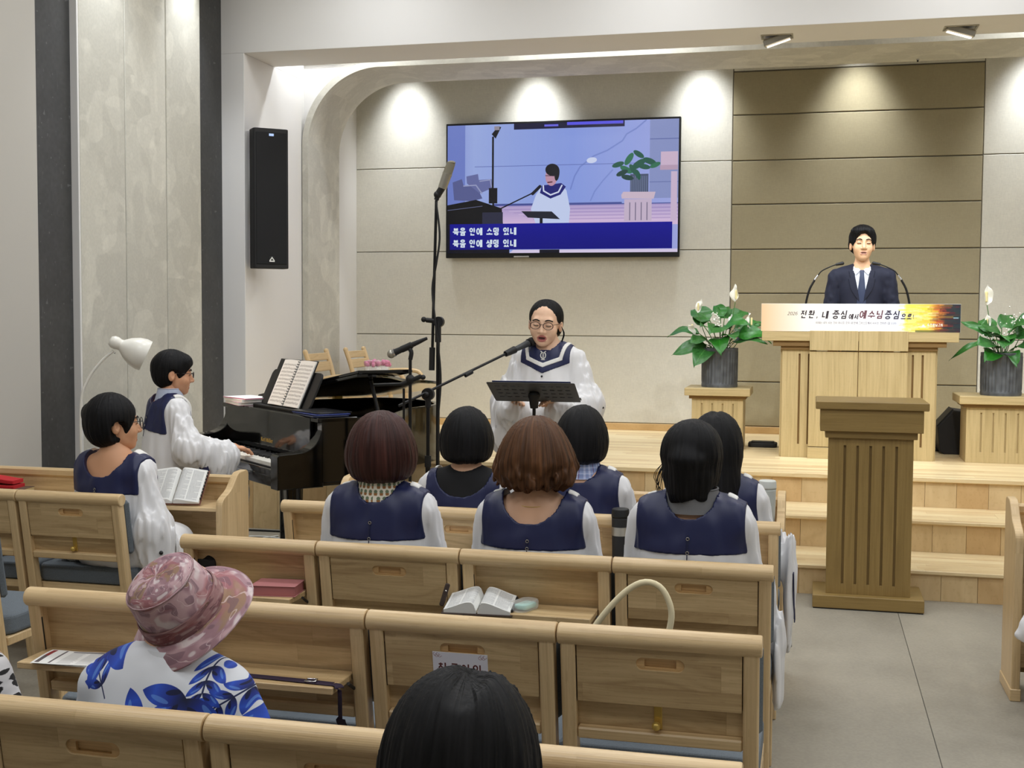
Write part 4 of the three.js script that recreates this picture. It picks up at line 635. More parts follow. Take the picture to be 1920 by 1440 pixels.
  // ring binder with the score, standing on the desk
  const page = canvasTex(512, 720, (g, W, H) => { g.fillStyle = '#f6f1ea'; g.fillRect(0, 0, W, H); g.strokeStyle = '#8a7f78'; for (let r = 0; r < 11; r++) { const y0 = 70 + r * 58; for (let l = 0; l < 5; l++) { g.lineWidth = 1.6; g.beginPath(); g.moveTo(40, y0 + l * 6); g.lineTo(W - 36, y0 + l * 6); g.stroke(); } for (let n = 0; n < 26; n++) { const x = 60 + n * 16 + rr(-4, 4), y = y0 + rr(-4, 28); g.fillStyle = '#6b6058'; g.beginPath(); g.ellipse(x, y, 4.2, 3, -0.4, 0, 7); g.fill(); g.fillRect(x + 3, y - 18, 1.6, 18); } } });
  const inv = new THREE.Group(); inv.name = numbered('score_binder'); scene.add(inv); tag(inv, 'open spiral music score in a black binder on the piano desk', 'music book'); inv.position.set(PX, 0, PZ); inv.rotation.y = TURN;
  const bd = (g) => place(g, [0.02, 0.997, -0.278], [dr, 0, 0]);
  obj('cover', [bd(bx(-0.30, -0.02, 0, 0.305, 0, 0.004, 0.001)), bd(bx(-0.02, 0.245, 0, 0.305, 0, 0.004, 0.001))], M.black, inv);
  for (const [x0, x1, n] of [[-0.215, 0.005, 1], [0.02, 0.235, 1]]) {
    const W = x1 - x0, g = new THREE.PlaneGeometry(W, 0.295, 12, 6), p = g.attributes.position; for (let i = 0; i < p.count; i++) { const u = (p.getX(i) + W / 2) / W; p.setZ(i, 0.008 + 0.008 * Math.sin(Math.PI * u)); } g.computeVertexNormals();
    const pg = obj('page', bd(g.translate((x0 + x1) / 2, 0.15, 0.004)), std({ map: page, roughness: 0.9, side: THREE.DoubleSide }), inv);
    obj('page_block', bd(bx(x0, x1, 0.002, 0.298, 0.004, 0.011, 0.001)), M.paper, pg);
  }
  for (let i = 0; i < 18; i++) obj('ring', bd(new THREE.TorusGeometry(0.011, 0.0018, 6, 12).rotateX(Math.PI / 2).translate(0.0125, 0.014 + i * 0.016, 0.012)), M.blackMetal, inv);
  const at = (x, y, d) => { const v = new THREE.Vector3(x, y, -d).applyAxisAngle(new THREE.Vector3(0, 1, 0), TURN); return [PX + v.x, y, PZ + v.z]; };
  // scores on the far end, blue folders on the near end
  const pile = [['pale pink music score, lowest of the pile on the piano', 0xd9a7b4, 0.02], ['white music score, middle of the pile on the piano', 0xf0eee9, 0.018], ['magenta-edged music score on top of the pile on the piano', 0xc23a6b, 0.008]];
  let y = 0.983; pile.forEach(([l, c, h], i) => { const p = at(-0.50 + i * 0.01, y, 0.26), b = thing('music_score', l, 'music book', p, TURN + 0.1 * i - 0.1, 'scores piled on the piano'); obj('cover', [bx(-0.15, 0.15, 0, 0.0015, -0.095, 0.10, 0.0005), bx(-0.15, 0.15, h - 0.0015, h, -0.095, 0.10, 0.0005)], std({ color: i === 2 ? 0xf3eef0 : c, roughness: 0.7 }), b); obj('pages', bx(-0.148, 0.148, 0.0015, h - 0.0015, -0.094, 0.098, 0.0005), i === 2 ? std({ color: 0xc23a6b, roughness: 0.7 }) : M.paper, b); y += h; });
  y = 0.983; [['dark blue plastic folder, lowest on the near end of the piano', 0x18203f], ['blue plastic folder, middle one on the near end of the piano', 0x2a3a7c], ['black plastic folder on top of the blue ones on the piano', 0x16171c]].forEach(([l, c], i) => { const b = thing('folder', l, 'folder', at(0.535 - i * 0.012, y, 0.285 + i * 0.008), TURN + (i - 1) * 0.07, 'folders on the piano'); obj('cover', bx(-0.16, 0.16, 0, 0.007, -0.105, 0.105, 0.002), std({ color: c, roughness: 0.35 }), b); obj('spine', rod([-0.16, 0.0035, 0.105], [0.16, 0.0035, 0.105], 0.0035), std({ color: c, roughness: 0.35 }), b); y += 0.0085; });
  // bench
  const bn = thing('piano_bench', 'black piano bench under the pianist', 'bench', at(0, 0, -0.45), TURN); obj('seat', T(cushion(0.56, 0.07, 0.33), 0, 0.41, 0), M.blackMatte, bn); obj('apron', bx(-0.25, 0.25, 0.36, 0.41, -0.14, 0.14, 0.004), M.blackGloss, bn); for (const [a, b] of [[-1, -1], [-1, 1], [1, -1], [1, 1]]) obj('leg', bx(a * 0.23 - 0.02, a * 0.23 + 0.02, 0, 0.37, b * 0.12 - 0.02, b * 0.12 + 0.02, 0.004), M.blackGloss, bn);
}
// ---------------------------------------------------------------- white floor lamp by the left wall
{
  const t = thing('floor_lamp', 'white curved floor lamp with bell shade beside the pianist', 'lamp', [-4.10, 0, -6.22]);
  obj('base', lathe([[0, 0], [0.13, 0], [0.13, 0.015], [0.02, 0.03], [0, 0.03]], 32), M.whiteGloss, t);
  obj('pole', tube([[0, 0.02, 0], [0, 0.6, 0], [0.0, 1.02, 0], [0.03, 1.16, -0.02], [0.10, 1.27, -0.05], [0.165, 1.335, -0.08]], 0.008, 40, 8), M.whiteGloss, t);
  const sh = new THREE.Group();
  const prof = [[0.0, -0.062], [0.024, -0.058], [0.036, -0.04], [0.038, -0.02], [0.032, 0.0], [0.034, 0.012], [0.062, 0.045], [0.085, 0.09], [0.094, 0.13], [0.092, 0.16], [0.090, 0.16], [0.092, 0.13], [0.083, 0.09], [0.058, 0.045], [0.028, 0.014], [0, 0.01]];
  const g = lathe(prof, 40); const q = new THREE.Quaternion().setFromUnitVectors(new THREE.Vector3(0, 1, 0), new THREE.Vector3(0.78, -0.42, -0.46).normalize()); g.applyQuaternion(q); g.translate(0.20, 1.372, -0.09);
  obj('shade', g, std({ color: 0xe9e6dc, roughness: 0.28, side: THREE.DoubleSide }), t);
  obj('switch', ball(0.185, 1.325, -0.06, 0.006), M.chrome, t);
  obj('bulb', ball(0.25, 1.345, -0.096, 0.026), std({ color: 0xffffff, emissive: 0xffdcae, emissiveIntensity: 3 }), t);
  const l = new THREE.PointLight(0xffdcae, LAMP, 0, 2); l.position.set(-4.10 + 0.25, 1.345, -6.22 - 0.096); l.castShadow = true; scene.add(l);
  obj('cord', tube([[0.0, 0.03, 0.02], [-0.06, 0.012, 0.2], [-0.16, 0.008, 0.4], [-0.2, 0.01, 0.5]], 0.004, 20, 6), M.black, t);
  const b = thing('white_bottle', 'small white plastic bottle by the foot of the floor lamp', 'bottle', [-3.86, 0.0, -6.05]); obj('body', lathe([[0, 0], [0.035, 0], [0.038, 0.01], [0.038, 0.64], [0.03, 0.67], [0, 0.67]], 20), M.whiteGloss, b); obj('cap', lathe([[0, 0.65], [0.034, 0.65], [0.034, 0.70], [0, 0.705]], 20), M.white, b); b.name = 'white_canister'; b.userData.label = 'slim white canister standing by the floor lamp'; b.userData.category = 'canister';
}
// ---------------------------------------------------------------- microphone stands
function tripod(t, r = 0.30, y = 0.16) { for (let i = 0; i < 3; i++) { const a = 0.5 + i * Math.PI * 2 / 3, lg = obj('leg', rod([0, y, 0], [r * Math.cos(a), 0.012, r * Math.sin(a)], 0.009), M.blackMetal, t); obj('foot', ball(r * Math.cos(a), 0.012, r * Math.sin(a), 0.012), M.rubber, lg); } obj('hub', rod([0, y - 0.04, 0], [0, y + 0.05, 0], 0.018), M.black, t); }
{
  // tall stand with a silver condenser microphone
  let t = thing('microphone_stand', 'tall black stand with cable reaching up to the silver condenser microphone', 'mic stand', [-2.06, 0, -6.6]);
  tripod(t); obj('pole', rod([0, 0.15, 0], [0, 1.45, 0], 0.011), M.blackMetal, t);
  obj('clutch', [rod([0, 1.40, 0], [0, 1.52, 0], 0.018), place(new THREE.CylinderGeometry(0.03, 0.03, 0.03, 20).rotateX(Math.PI / 2), [0.005, 1.515, 0]), rod([-0.07, 1.525, 0], [0.03, 1.515, 0], 0.014), ball(-0.085, 1.528, 0, 0.016)], M.black, t);
  obj('boom', rod([-0.035, 1.30, 0.0], [-0.012, 2.20, 0.0], 0.0085), M.blackMetal, t); obj('counterweight', rod([-0.037, 1.24, 0], [-0.034, 1.37, 0], 0.017), M.black, t);
  obj('cable', tube([[-0.01, 2.19, 0.012], [0.012, 2.0, 0.012], [-0.005, 1.85, 0.016], [-0.03, 1.7, 0.014], [-0.005, 1.5, 0.03], [0.02, 1.2, 0.012], [0.005, 0.9, 0.02], [0.01, 0.5, 0.012], [0.03, 0.1, 0.03]], 0.006, 60, 6), M.black, t);
  let m = thing('condenser_microphone', 'silver condenser microphone on top of the tall stand', 'microphone', [-2.06, 0, -6.6]);
  obj('clip', [rod([-0.012, 2.20, 0], [-0.005, 2.225, 0], 0.014), ball(-0.005, 2.23, 0, 0.022), rod([0.0, 2.235, 0], [0.03, 2.28, 0], 0.02)], M.black, m);
  obj('body', rod([0.022, 2.265, 0], [0.052, 2.345, 0], 0.025, 0.027, 20), M.silver, m); const gr = obj('grille', [rod([0.052, 2.345, 0], [0.075, 2.405, 0], 0.026, 0.024, 20), ball(0.0755, 2.406, 0, 0.024, 0.012, 0.024)], std({ color: 0x8d8878, roughness: 0.7, metalness: 0.6 }), m); obj('band', rod([0.051, 2.342, 0], [0.053, 2.348, 0], 0.0285, 0.0285, 20), M.silver, m);
  // boom stand reaching to the singer
  t = thing('boom_stand', 'black boom stand reaching out to the singer', 'mic stand', [-1.99, 0, -6.2]);
  tripod(t, 0.28, 0.14); obj('lower_pole', rod([0, 0.12, 0], [0, 0.78, 0], 0.014), M.blackMetal, t); obj('upper_pole', rod([0, 0.75, 0], [0, 1.10, 0], 0.010), M.blackMetal, t); obj('collar', rod([0, 0.74, 0], [0, 0.80, 0], 0.018), M.black, t);
  obj('knuckle', [place(new THREE.CylinderGeometry(0.034, 0.034, 0.03, 24).rotateX(Math.PI / 2), [0, 1.13, 0]), rod([0, 1.06, 0], [0, 1.12, 0], 0.016), ball(0.0, 1.13, 0.025, 0.014)], M.black, t);
  const tip = [0.335, 1.345, -0.42]; obj('boom', rod([-0.115, 1.075, 0.145], tip, 0.0075), M.blackMetal, t); obj('boom_clutch', rod([0.15, 1.225, -0.19], [0.18, 1.245, -0.225], 0.013), M.black, t);
  const lt = canvasTex(64, 256, (g, W, H) => { g.clearRect(0, 0, W, H); g.translate(W / 2, H / 2); g.rotate(Math.PI / 2); g.fillStyle = '#f4f4f4'; g.font = 'bold 62px sans-serif'; g.textAlign = 'center'; g.fillText('OURO', 0, 22); });
  obj('lettering', T(new THREE.CylinderGeometry(0.0146, 0.0146, 0.075, 16, 1, true, -0.9 - 0.3, 1.8), 0, 0.68, 0), std({ map: lt, transparent: true, alphaTest: 0.4, roughness: 0.5 }), t);
  m = thing('vocal_microphone', 'dark handheld microphone on the boom before the singer', 'microphone', [-1.99, 0, -6.2]);
  const d = new THREE.Vector3(0.45, 0.26, -0.54).normalize(), P = (s) => [tip[0] + d.x * s, tip[1] + d.y * s, tip[2] + d.z * s];
  obj('clip', [rod(P(-0.02), P(0.05), 0.017, 0.021)], M.black, m); obj('handle', rod(P(0.02), P(0.15), 0.013, 0.02, 20), std({ color: 0x34373a, roughness: 0.45 }), m); obj('grille', [ball(...P(0.175), 0.026)], M.blackMatte, m); obj('ring', rod(P(0.15), P(0.16), 0.024, 0.024, 20), M.blackMetal, m);
  // straight stand with a silver-headed microphone
  t = thing('short_microphone_stand', 'short black stand by the piano tail holding a silver-headed microphone', 'mic stand', [-2.03, 0, -6.02]);
  tripod(t, 0.2, 0.12); obj('pole', rod([0, 0.1, 0], [0, 1.32, 0], 0.0085), M.blackMetal, t); obj('side_rail', rod([-0.035, 0.15, 0], [-0.035, 1.17, 0], 0.0065), M.blackMetal, t); obj('knuckle', [ball(0, 1.22, 0, 0.024), rod([-0.05, 1.19, 0], [0.06, 1.235, 0], 0.012), ball(0.07, 1.23, 0, 0.014)], M.black, t); obj('bracket', rod([-0.20, 1.185, 0], [0.0, 1.195, 0], 0.008), M.blackMetal, t); obj('neck', tube([[0, 1.32, 0], [0.006, 1.36, 0], [-0.01, 1.385, 0]], 0.012, 8), M.black, t);
  m = thing('stage_microphone', 'silver-headed handheld microphone tilted down beside the piano', 'microphone', [-2.03, 0, -6.02]); const Q = (s) => [-0.02 - 0.90 * s, 1.385 - 0.40 * s, 0.1 * s]; obj('clip', rod(Q(-0.03), Q(0.03), 0.018), M.black, m); obj('handle', rod(Q(-0.07), Q(0.075), 0.012, 0.018, 20), M.blackMatte, m); obj('tail', rod(Q(-0.12), Q(-0.07), 0.008, 0.012), M.black, m); obj('grille', ball(...Q(0.09), 0.0225), M.silver, m); obj('collar', rod(Q(0.068), Q(0.078), 0.021, 0.021, 20), M.chrome, m);
}
// ---------------------------------------------------------------- singer's music stand
{
  const t = thing('music_stand', 'black perforated music stand in front of the singer', 'music stand', [-1.44, 0, -6.34], 0.06);
  tripod(t, 0.27, 0.16); obj('pole', rod([0, 0.14, 0], [0, 0.70, 0], 0.013), M.blackMetal, t); obj('upper_pole', rod([0, 0.68, 0], [0, 1.08, 0], 0.009), M.blackMetal, t);
  const s = roundRect(-0.235, -0.15, 0.235, 0.15, 0.01); for (let r = 0; r < 4; r++) for (let c = 0; c < 4; c++) for (const q of [-1, 1]) s.holes.push(stadium(0.026, 0.011, new THREE.Path(), q * (0.06 + c * 0.042), -0.07 + r * 0.055));
  obj('desk', extrude(s, 0.003, 0.0008, 3).rotateX(Math.PI / 2 - 0.40).translate(0, 1.145, 0), std({ color: 0x4b4a49, roughness: 0.55, metalness: 0.2 }), t);
  obj('lip', place(cbox(0.47, 0.004, 0.035, 0.001), [0, 1.09 + 0.012, -0.146], [-0.40, 0, 0]), M.blackMetal, t);
  obj('head', [rod([0, 1.06, 0], [0, 1.135, 0.01], 0.022, 0.03), ball(0, 1.125, 0.005, 0.034, 0.03, 0.03)], M.black, t);
  const f = thing('score_folder', 'dark blue song folder lying open on the music stand', 'folder', [-1.44, 1.145, -6.34], 0.06); obj('cover', cbox(0.42, 0.006, 0.26, 0.002).rotateX(-0.40 + 0.0).translate(0, 0.012, -0.01), std({ color: 0x1a2554, roughness: 0.4 }), f); obj('pages', [cbox(0.19, 0.004, 0.24, 0.001).translate(-0.1, 0.006, 0).rotateX(-0.40).translate(0, 0.012, -0.01), cbox(0.19, 0.004, 0.24, 0.001).translate(0.1, 0.006, 0).rotateX(-0.40).translate(0, 0.012, -0.01)], M.paper, f);
}
// ---------------------------------------------------------------- figures: signed distance fields meshed by surface nets
const cap = (a, b, ra, rb = ra) => { const [ax, ay, az] = a, dx = b[0] - ax, dy = b[1] - ay, dz = b[2] - az, l = 1 / (dx * dx + dy * dy + dz * dz || 1); return (x, y, z) => { const px = x - ax, py = y - ay, pz = z - az; let t = (px * dx + py * dy + pz * dz) * l; t = t < 0 ? 0 : t > 1 ? 1 : t; const qx = px - t * dx, qy = py - t * dy, qz = pz - t * dz; return Math.sqrt(qx * qx + qy * qy + qz * qz) - (ra + (rb - ra) * t); }; };
const ell = (c, r) => { const [cx, cy, cz] = c, [rx, ry, rz] = r; return (x, y, z) => { const px = (x - cx) / rx, py = (y - cy) / ry, pz = (z - cz) / rz, k0 = Math.sqrt(px * px + py * py + pz * pz), qx = px / rx, qy = py / ry, qz = pz / rz, k1 = Math.sqrt(qx * qx + qy * qy + qz * qz); return k1 < 1e-6 ? -Math.min(rx, ry, rz) : k0 * (k0 - 1) / k1; }; };
const smin = (a, b, k) => { const h = Math.max(k - Math.abs(a - b), 0) / k; return Math.min(a, b) - h * h * k * 0.25; };
const smax = (a, b, k) => -smin(-a, -b, k);
const U = (k, ...f) => (x, y, z) => { let d = f[0](x, y, z); for (let i = 1; i < f.length; i++) d = smin(d, f[i](x, y, z), k); return d; };
const warp = (f, m) => { const e = m.clone().invert().elements; return (x, y, z) => f(e[0] * x + e[4] * y + e[8] * z + e[12], e[1] * x + e[5] * y + e[9] * z + e[13], e[2] * x + e[6] * y + e[10] * z + e[14]); };
function mesher(f, lo, hi, cell) {
  const B = 4, n = [0, 1, 2].map((i) => Math.ceil((hi[i] - lo[i]) / cell / B) * B + 1), [nx, ny, nz] = n, val = new Float32Array(nx * ny * nz).fill(1e3), id = (i, j, k) => (k * ny + j) * nx + i, reach = cell * B * 0.87 * 1.7 + 0.012;
  for (let k = 0; k + B < nz; k += B) for (let j = 0; j + B < ny; j += B) for (let i = 0; i + B < nx; i += B) {
    const d = f(lo[0] + (i + B / 2) * cell, lo[1] + (j + B / 2) * cell, lo[2] + (k + B / 2) * cell), skip = Math.abs(d) > reach;
    for (let c = 0; c <= B; c++) for (let b = 0; b <= B; b++) for (let a = 0; a <= B; a++) { const q = id(i + a, j + b, k + c); if (skip) { if (val[q] === 1e3) val[q] = d; } else if (val[q] === 1e3 || Math.abs(val[q]) > reach) val[q] = f(lo[0] + (i + a) * cell, lo[1] + (j + b) * cell, lo[2] + (k + c) * cell); }
  }
  const vid = new Int32Array(nx * ny * nz).fill(-1), pos = [], idx = [], E = [[0, 1], [0, 2], [0, 4], [1, 3], [1, 5], [2, 3], [2, 6], [3, 7], [4, 5], [4, 6], [5, 7], [6, 7]], v = new Float64Array(8);
  for (let k = 0; k < nz - 1; k++) for (let j = 0; j < ny - 1; j++) for (let i = 0; i < nx - 1; i++) {
    let m = 0; for (let q = 0; q < 8; q++) { v[q] = val[id(i + (q & 1), j + (q >> 1 & 1), k + (q >> 2))]; if (v[q] < 0) m |= 1 << q; }
    if (m === 0 || m === 255) continue;
    let x = 0, y = 0, z = 0, c = 0; for (const [a, b] of E) if ((v[a] < 0) !== (v[b] < 0)) { const t = v[a] / (v[a] - v[b]); x += (a & 1) + t * ((b & 1) - (a & 1)); y += (a >> 1 & 1) + t * ((b >> 1 & 1) - (a >> 1 & 1)); z += (a >> 2) + t * ((b >> 2) - (a >> 2)); c++; }
    vid[id(i, j, k)] = pos.length / 3; pos.push(lo[0] + (i + x / c) * cell, lo[1] + (j + y / c) * cell, lo[2] + (k + z / c) * cell);
  }
  const quad = (a, b, c, d, s) => { if (a < 0 || b < 0 || c < 0 || d < 0) return; s ? idx.push(a, b, c, a, c, d) : idx.push(a, c, b, a, d, c); };
  for (let k = 1; k < nz - 1; k++) for (let j = 1; j < ny - 1; j++) for (let i = 1; i < nx - 1; i++) {
    const s = val[id(i, j, k)] < 0;
    if (s !== (val[id(i + 1, j, k)] < 0)) quad(vid[id(i, j - 1, k - 1)], vid[id(i, j, k - 1)], vid[id(i, j, k)], vid[id(i, j - 1, k)], s);
    if (s !== (val[id(i, j + 1, k)] < 0)) quad(vid[id(i - 1, j, k - 1)], vid[id(i - 1, j, k)], vid[id(i, j, k)], vid[id(i, j, k - 1)], s);
    if (s !== (val[id(i, j, k + 1)] < 0)) quad(vid[id(i - 1, j - 1, k)], vid[id(i, j - 1, k)], vid[id(i, j, k)], vid[id(i - 1, j, k)], s);
  }
  const g = new THREE.BufferGeometry(), N = new Float32Array(pos.length), e = cell * 0.6;
  for (let i = 0; i < pos.length; i += 3) { const [x, y, z] = [pos[i], pos[i + 1], pos[i + 2]], a = f(x + e, y, z) - f(x - e, y, z), b = f(x, y + e, z) - f(x, y - e, z), c = f(x, y, z + e) - f(x, y, z - e), l = Math.hypot(a, b, c) || 1; N[i] = a / l; N[i + 1] = b / l; N[i + 2] = c / l; }
  g.setAttribute('position', new THREE.Float32BufferAttribute(pos, 3)); g.setAttribute('normal', new THREE.BufferAttribute(N, 3)); g.setIndex(idx);
  g.setAttribute('uv', new THREE.BufferAttribute(new Float32Array(pos.length / 3 * 2), 2)); return g;
}
function cylUV(g, cx, cz, back = true, sv = 1) { const p = g.attributes.position, uv = g.attributes.uv; for (let i = 0; i < p.count; i++) { const a = back ? Math.atan2(p.getX(i) - cx, p.getZ(i) - cz) : Math.atan2(p.getX(i) - cx, -(p.getZ(i) - cz)); uv.setXY(i, a / (2 * Math.PI) + 0.5, p.getY(i) * sv); } return g; }
function planeUV(g, s = 1) { const p = g.attributes.position, uv = g.attributes.uv; for (let i = 0; i < p.count; i++) uv.setXY(i, p.getX(i) * s, p.getY(i) * s); return g; }
const colored = (g, fn) => { const p = g.attributes.position, c = new Float32Array(p.count * 3); for (let i = 0; i < p.count; i++) { const q = fn(p.getX(i), p.getY(i), p.getZ(i)); c[3 * i] = q[0]; c[3 * i + 1] = q[1]; c[3 * i + 2] = q[2]; } g.setAttribute('color', new THREE.BufferAttribute(c, 3)); return g; };
TEX.hair = dataTex(1024, 256, (u, v) => { const a = vnoise(u * 260 + 1.5 * vnoise(u * 20, v * 3, 20, 3, 1), v * 3, 260, 3, 2), b = vnoise(u * 90, v * 2, 90, 2, 3), c = vnoise(u * 24, v * 2, 24, 2, 5), g = 0.35 + 0.35 * a + 0.2 * b + 0.22 * c; return [g, g, g]; }, 1, 0.4);
const hairMat = (c, rough = 0.42) => phys({ specularIntensity: 0.4, color: c, map: TEX.hair, roughness: rough, bumpMap: TEX.hair, bumpScale: 0.0016 });
const HAIR = { black: hairMat(0x161517, 0.6), soft: hairMat(0x1a191a, 0.65), maroon: hairMat(0x52302a, 0.45), brown: hairMat(0x704a2e, 0.5) };
M.skinV = std({ vertexColors: true, roughness: 0.55 });

// head field in its own frame: faces -z, origin between the ears, 0.225 m tall
const headField = U(0.022,
  ell([0, 0.033, 0.012], [0.075, 0.082, 0.094]), ell([0, -0.028, -0.02], [0.064, 0.085, 0.072]), ell([0, -0.072, -0.034], [0.047, 0.042, 0.05]), ell([0, -0.1, -0.062], [0.021, 0.015, 0.018]), ell([0.034, -0.034, -0.058], [0.028, 0.03, 0.026]), ell([-0.034, -0.034, -0.058], [0.028, 0.03, 0.026]), cap([-0.034, 0.021, -0.074], [0.034, 0.021, -0.074], 0.013));
const faceField = (mouth) => {
  const nose = cap([0, 0.004, -0.086], [0, -0.034, -0.104], 0.007, 0.012), n1 = ell([0.012, -0.039, -0.094], [0.009, 0.007, 0.01]), n2 = ell([-0.012, -0.039, -0.094], [0.009, 0.007, 0.01]);
  const e1 = ell([0.031, 0.001, -0.098], [0.017, 0.012, 0.014]), e2 = ell([-0.031, 0.001, -0.098], [0.017, 0.012, 0.014]), b1 = ell([0.031, 0.0, -0.078], [0.014, 0.0115, 0.0125]), b2 = ell([-0.031, 0.0, -0.078], [0.014, 0.0115, 0.0125]);
  const l1 = cap([-0.019, -0.063 + mouth * 0.3, -0.083], [0.019, -0.063 + mouth * 0.3, -0.083], 0.006), l2 = cap([-0.015, -0.076 - mouth, -0.083], [0.015, -0.076 - mouth, -0.083], 0.0068), mo = ell([0, -0.069 - mouth * 0.4, -0.094], [0.02, 0.003 + mouth * 0.6, 0.012]);
  const q1 = ell([0.077, -0.012, 0.014], [0.011, 0.031, 0.019]), q2 = ell([-0.077, -0.012, 0.014], [0.011, 0.031, 0.019]), k1 = ell([0.088, -0.008, 0.006], [0.006, 0.018, 0.010]), k2 = ell([-0.088, -0.008, 0.006], [0.006, 0.018, 0.010]);
  return (x, y, z) => { let d = headField(x, y, z); d = smin(d, nose(x, y, z), 0.014); d = smin(d, Math.min(n1(x, y, z), n2(x, y, z)), 0.006); d = smax(d, -Math.min(e1(x, y, z), e2(x, y, z)), 0.014); d = smin(d, Math.min(b1(x, y, z), b2(x, y, z)), 0.004); d = smin(d, Math.min(l1(x, y, z), l2(x, y, z)), 0.005); d = smax(d, -mo(x, y, z), 0.003); const ear = smax(Math.min(q1(x, y, z), q2(x, y, z)), -Math.min(k1(x, y, z), k2(x, y, z)), 0.004); return smin(d, ear, 0.006); };
};
const C3 = (h) => { const c = new THREE.Color(h); return [c.r, c.g, c.b]; };
// hand: wrist at the origin, fingers towards -z, palm down; side +1 puts the thumb at -x (right hand)
function handField(curl, side) {
  const f = [], tips = [[-0.031, 0.066], [-0.011, 0.074], [0.010, 0.069], [0.029, 0.055]];
  const palm = U(0.012, ell([0, 0.0, -0.045], [0.042, 0.016, 0.05]), cap([-0.03, 0, -0.075], [0.03, 0, -0.07], 0.0125), cap([0, 0, 0.03], [0, 0, -0.02], 0.024, 0.026));
  tips.forEach(([x, l], i) => { const z0 = -0.082 + Math.abs(i - 1.2) * 0.004, a = curl * 0.6, b = curl * 1.3, p1 = [side * x * 1.05, -Math.sin(a) * l * 0.5 + 0.004, z0 - Math.cos(a) * l * 0.5], p2 = [side * x * 1.1, p1[1] - Math.sin(b) * l * 0.5, p1[2] - Math.cos(b) * l * 0.5]; f.push(U(0.004, cap([side * x, 0.002, z0 + 0.01], p1, 0.0095, 0.0088), cap(p1, p2, 0.0088, 0.0072))); });
  f.push(U(0.005, cap([-side * 0.026, -0.004, -0.022], [-side * 0.052, -0.01, -0.055], 0.0125, 0.0105), cap([-side * 0.052, -0.01, -0.055], [-side * 0.056, -0.016, -0.084], 0.010, 0.008)));
  return (x, y, z) => { let d = palm(x, y, z); for (const q of f) d = smin(d, q(x, y, z), 0.004); return d; };
}
function mat4(pos, rot = [0, 0, 0], s = 1, order = 'YXZ') { return new THREE.Matrix4().compose(new THREE.Vector3(...pos), new THREE.Quaternion().setFromEuler(new THREE.Euler(rot[0], rot[1], rot[2], order)), new THREE.Vector3(s, s, s)); }

// one continuous skin: trunk, limbs and neck in a coarse grid, head and hands in fine ones, merged
function bodyMesh(t, J, { skin = 0xdcae8e, mouth = 0, face = 0.0045, lips = 0xb06a60, hands = null, trunkW = 0.96 } = {}) {
  const S = C3(skin), L = C3(lips), parts = [], RT = robeField(J, { w: trunkW, back: 0.115 * trunkW }).torso;
  const trunk = U(0.03, cap([0, J.hip, 0], J.neck, 0.085, 0.06), cap(J.neck, J.skullBase, 0.052, 0.05), (x, y, z) => RT(x, y, z) + 0.011, cap(J.sL, J.eL, 0.032, 0.03), cap(J.eL, J.wL, 0.03, 0.022), cap(J.sR, J.eR, 0.032, 0.03), cap(J.eR, J.wR, 0.03, 0.022), cap([-0.09, J.hip, 0], J.kL, 0.075, 0.055), cap(J.kL, J.fL, 0.052, 0.04), cap([0.09, J.hip, 0], J.kR, 0.075, 0.055), cap(J.kR, J.fR, 0.052, 0.04), cap(J.fL, [J.fL[0], 0.035, J.fL[2] - 0.13], 0.042, 0.03), cap(J.fR, [J.fR[0], 0.035, J.fR[2] - 0.13], 0.042, 0.03));
  parts.push(colored(mesher(trunk, [-0.45, -0.02, -0.75], [0.45, J.neck[1] + 0.12, 0.25], 0.013), () => S));
  const ff = faceField(mouth), hm = J.head;
  const hg = mesher(ff, [-0.11, -0.135, -0.14], [0.11, 0.135, 0.125], face);
  colored(hg, (x, y, z) => { const lm = (x / 0.024) ** 2 + ((y + 0.0705 + mouth * 0.35) / (0.0145 + mouth * 0.7)) ** 2; if (z < -0.07 && lm < 1) return Math.abs(y + 0.069 + mouth * 0.4) < 0.0035 + mouth * 0.5 && Math.abs(x) < 0.017 ? C3(0x5a2a26) : L; const k = 0.06 * noise3(x * 40, y * 40, z * 40); return [S[0] * (1 + k * 0.4), S[1] * (1 + k), S[2] * (1 + k)]; });
  hg.applyMatrix4(hm); parts.push(hg);
  if (hands) for (const [m, side, curl] of hands) { const g = mesher(handField(curl, side), [-0.075, -0.1, -0.18], [0.075, 0.04, 0.06], 0.0042); colored(g, () => S); g.applyMatrix4(m); parts.push(g); }
  return obj('body', mergeGeometries(parts, false), M.skinV, t);
}
// hair from a field in the head's frame; rip = strand ripples
function hairMesh(t, J, f, mat, { cell = 0.0055, lo = [-0.2, -0.30, -0.16], hi = [0.2, 0.16, 0.2], rip = 0.0022, front = false, name = 'hair' } = {}) {
  const g = mesher((x, y, z) => { const d = f(x, y, z); if (Math.abs(d) > 0.03) return d; const a = Math.atan2(x, z); return d - rip * (noise3(a * 7, y * 5, 3) + 0.6 * noise3(a * 17, y * 9, 7)); }, lo, hi, cell);
  cylUV(g, 0, 0.01, !front); g.applyMatrix4(J.head); return obj(name, g, mat, t);
}
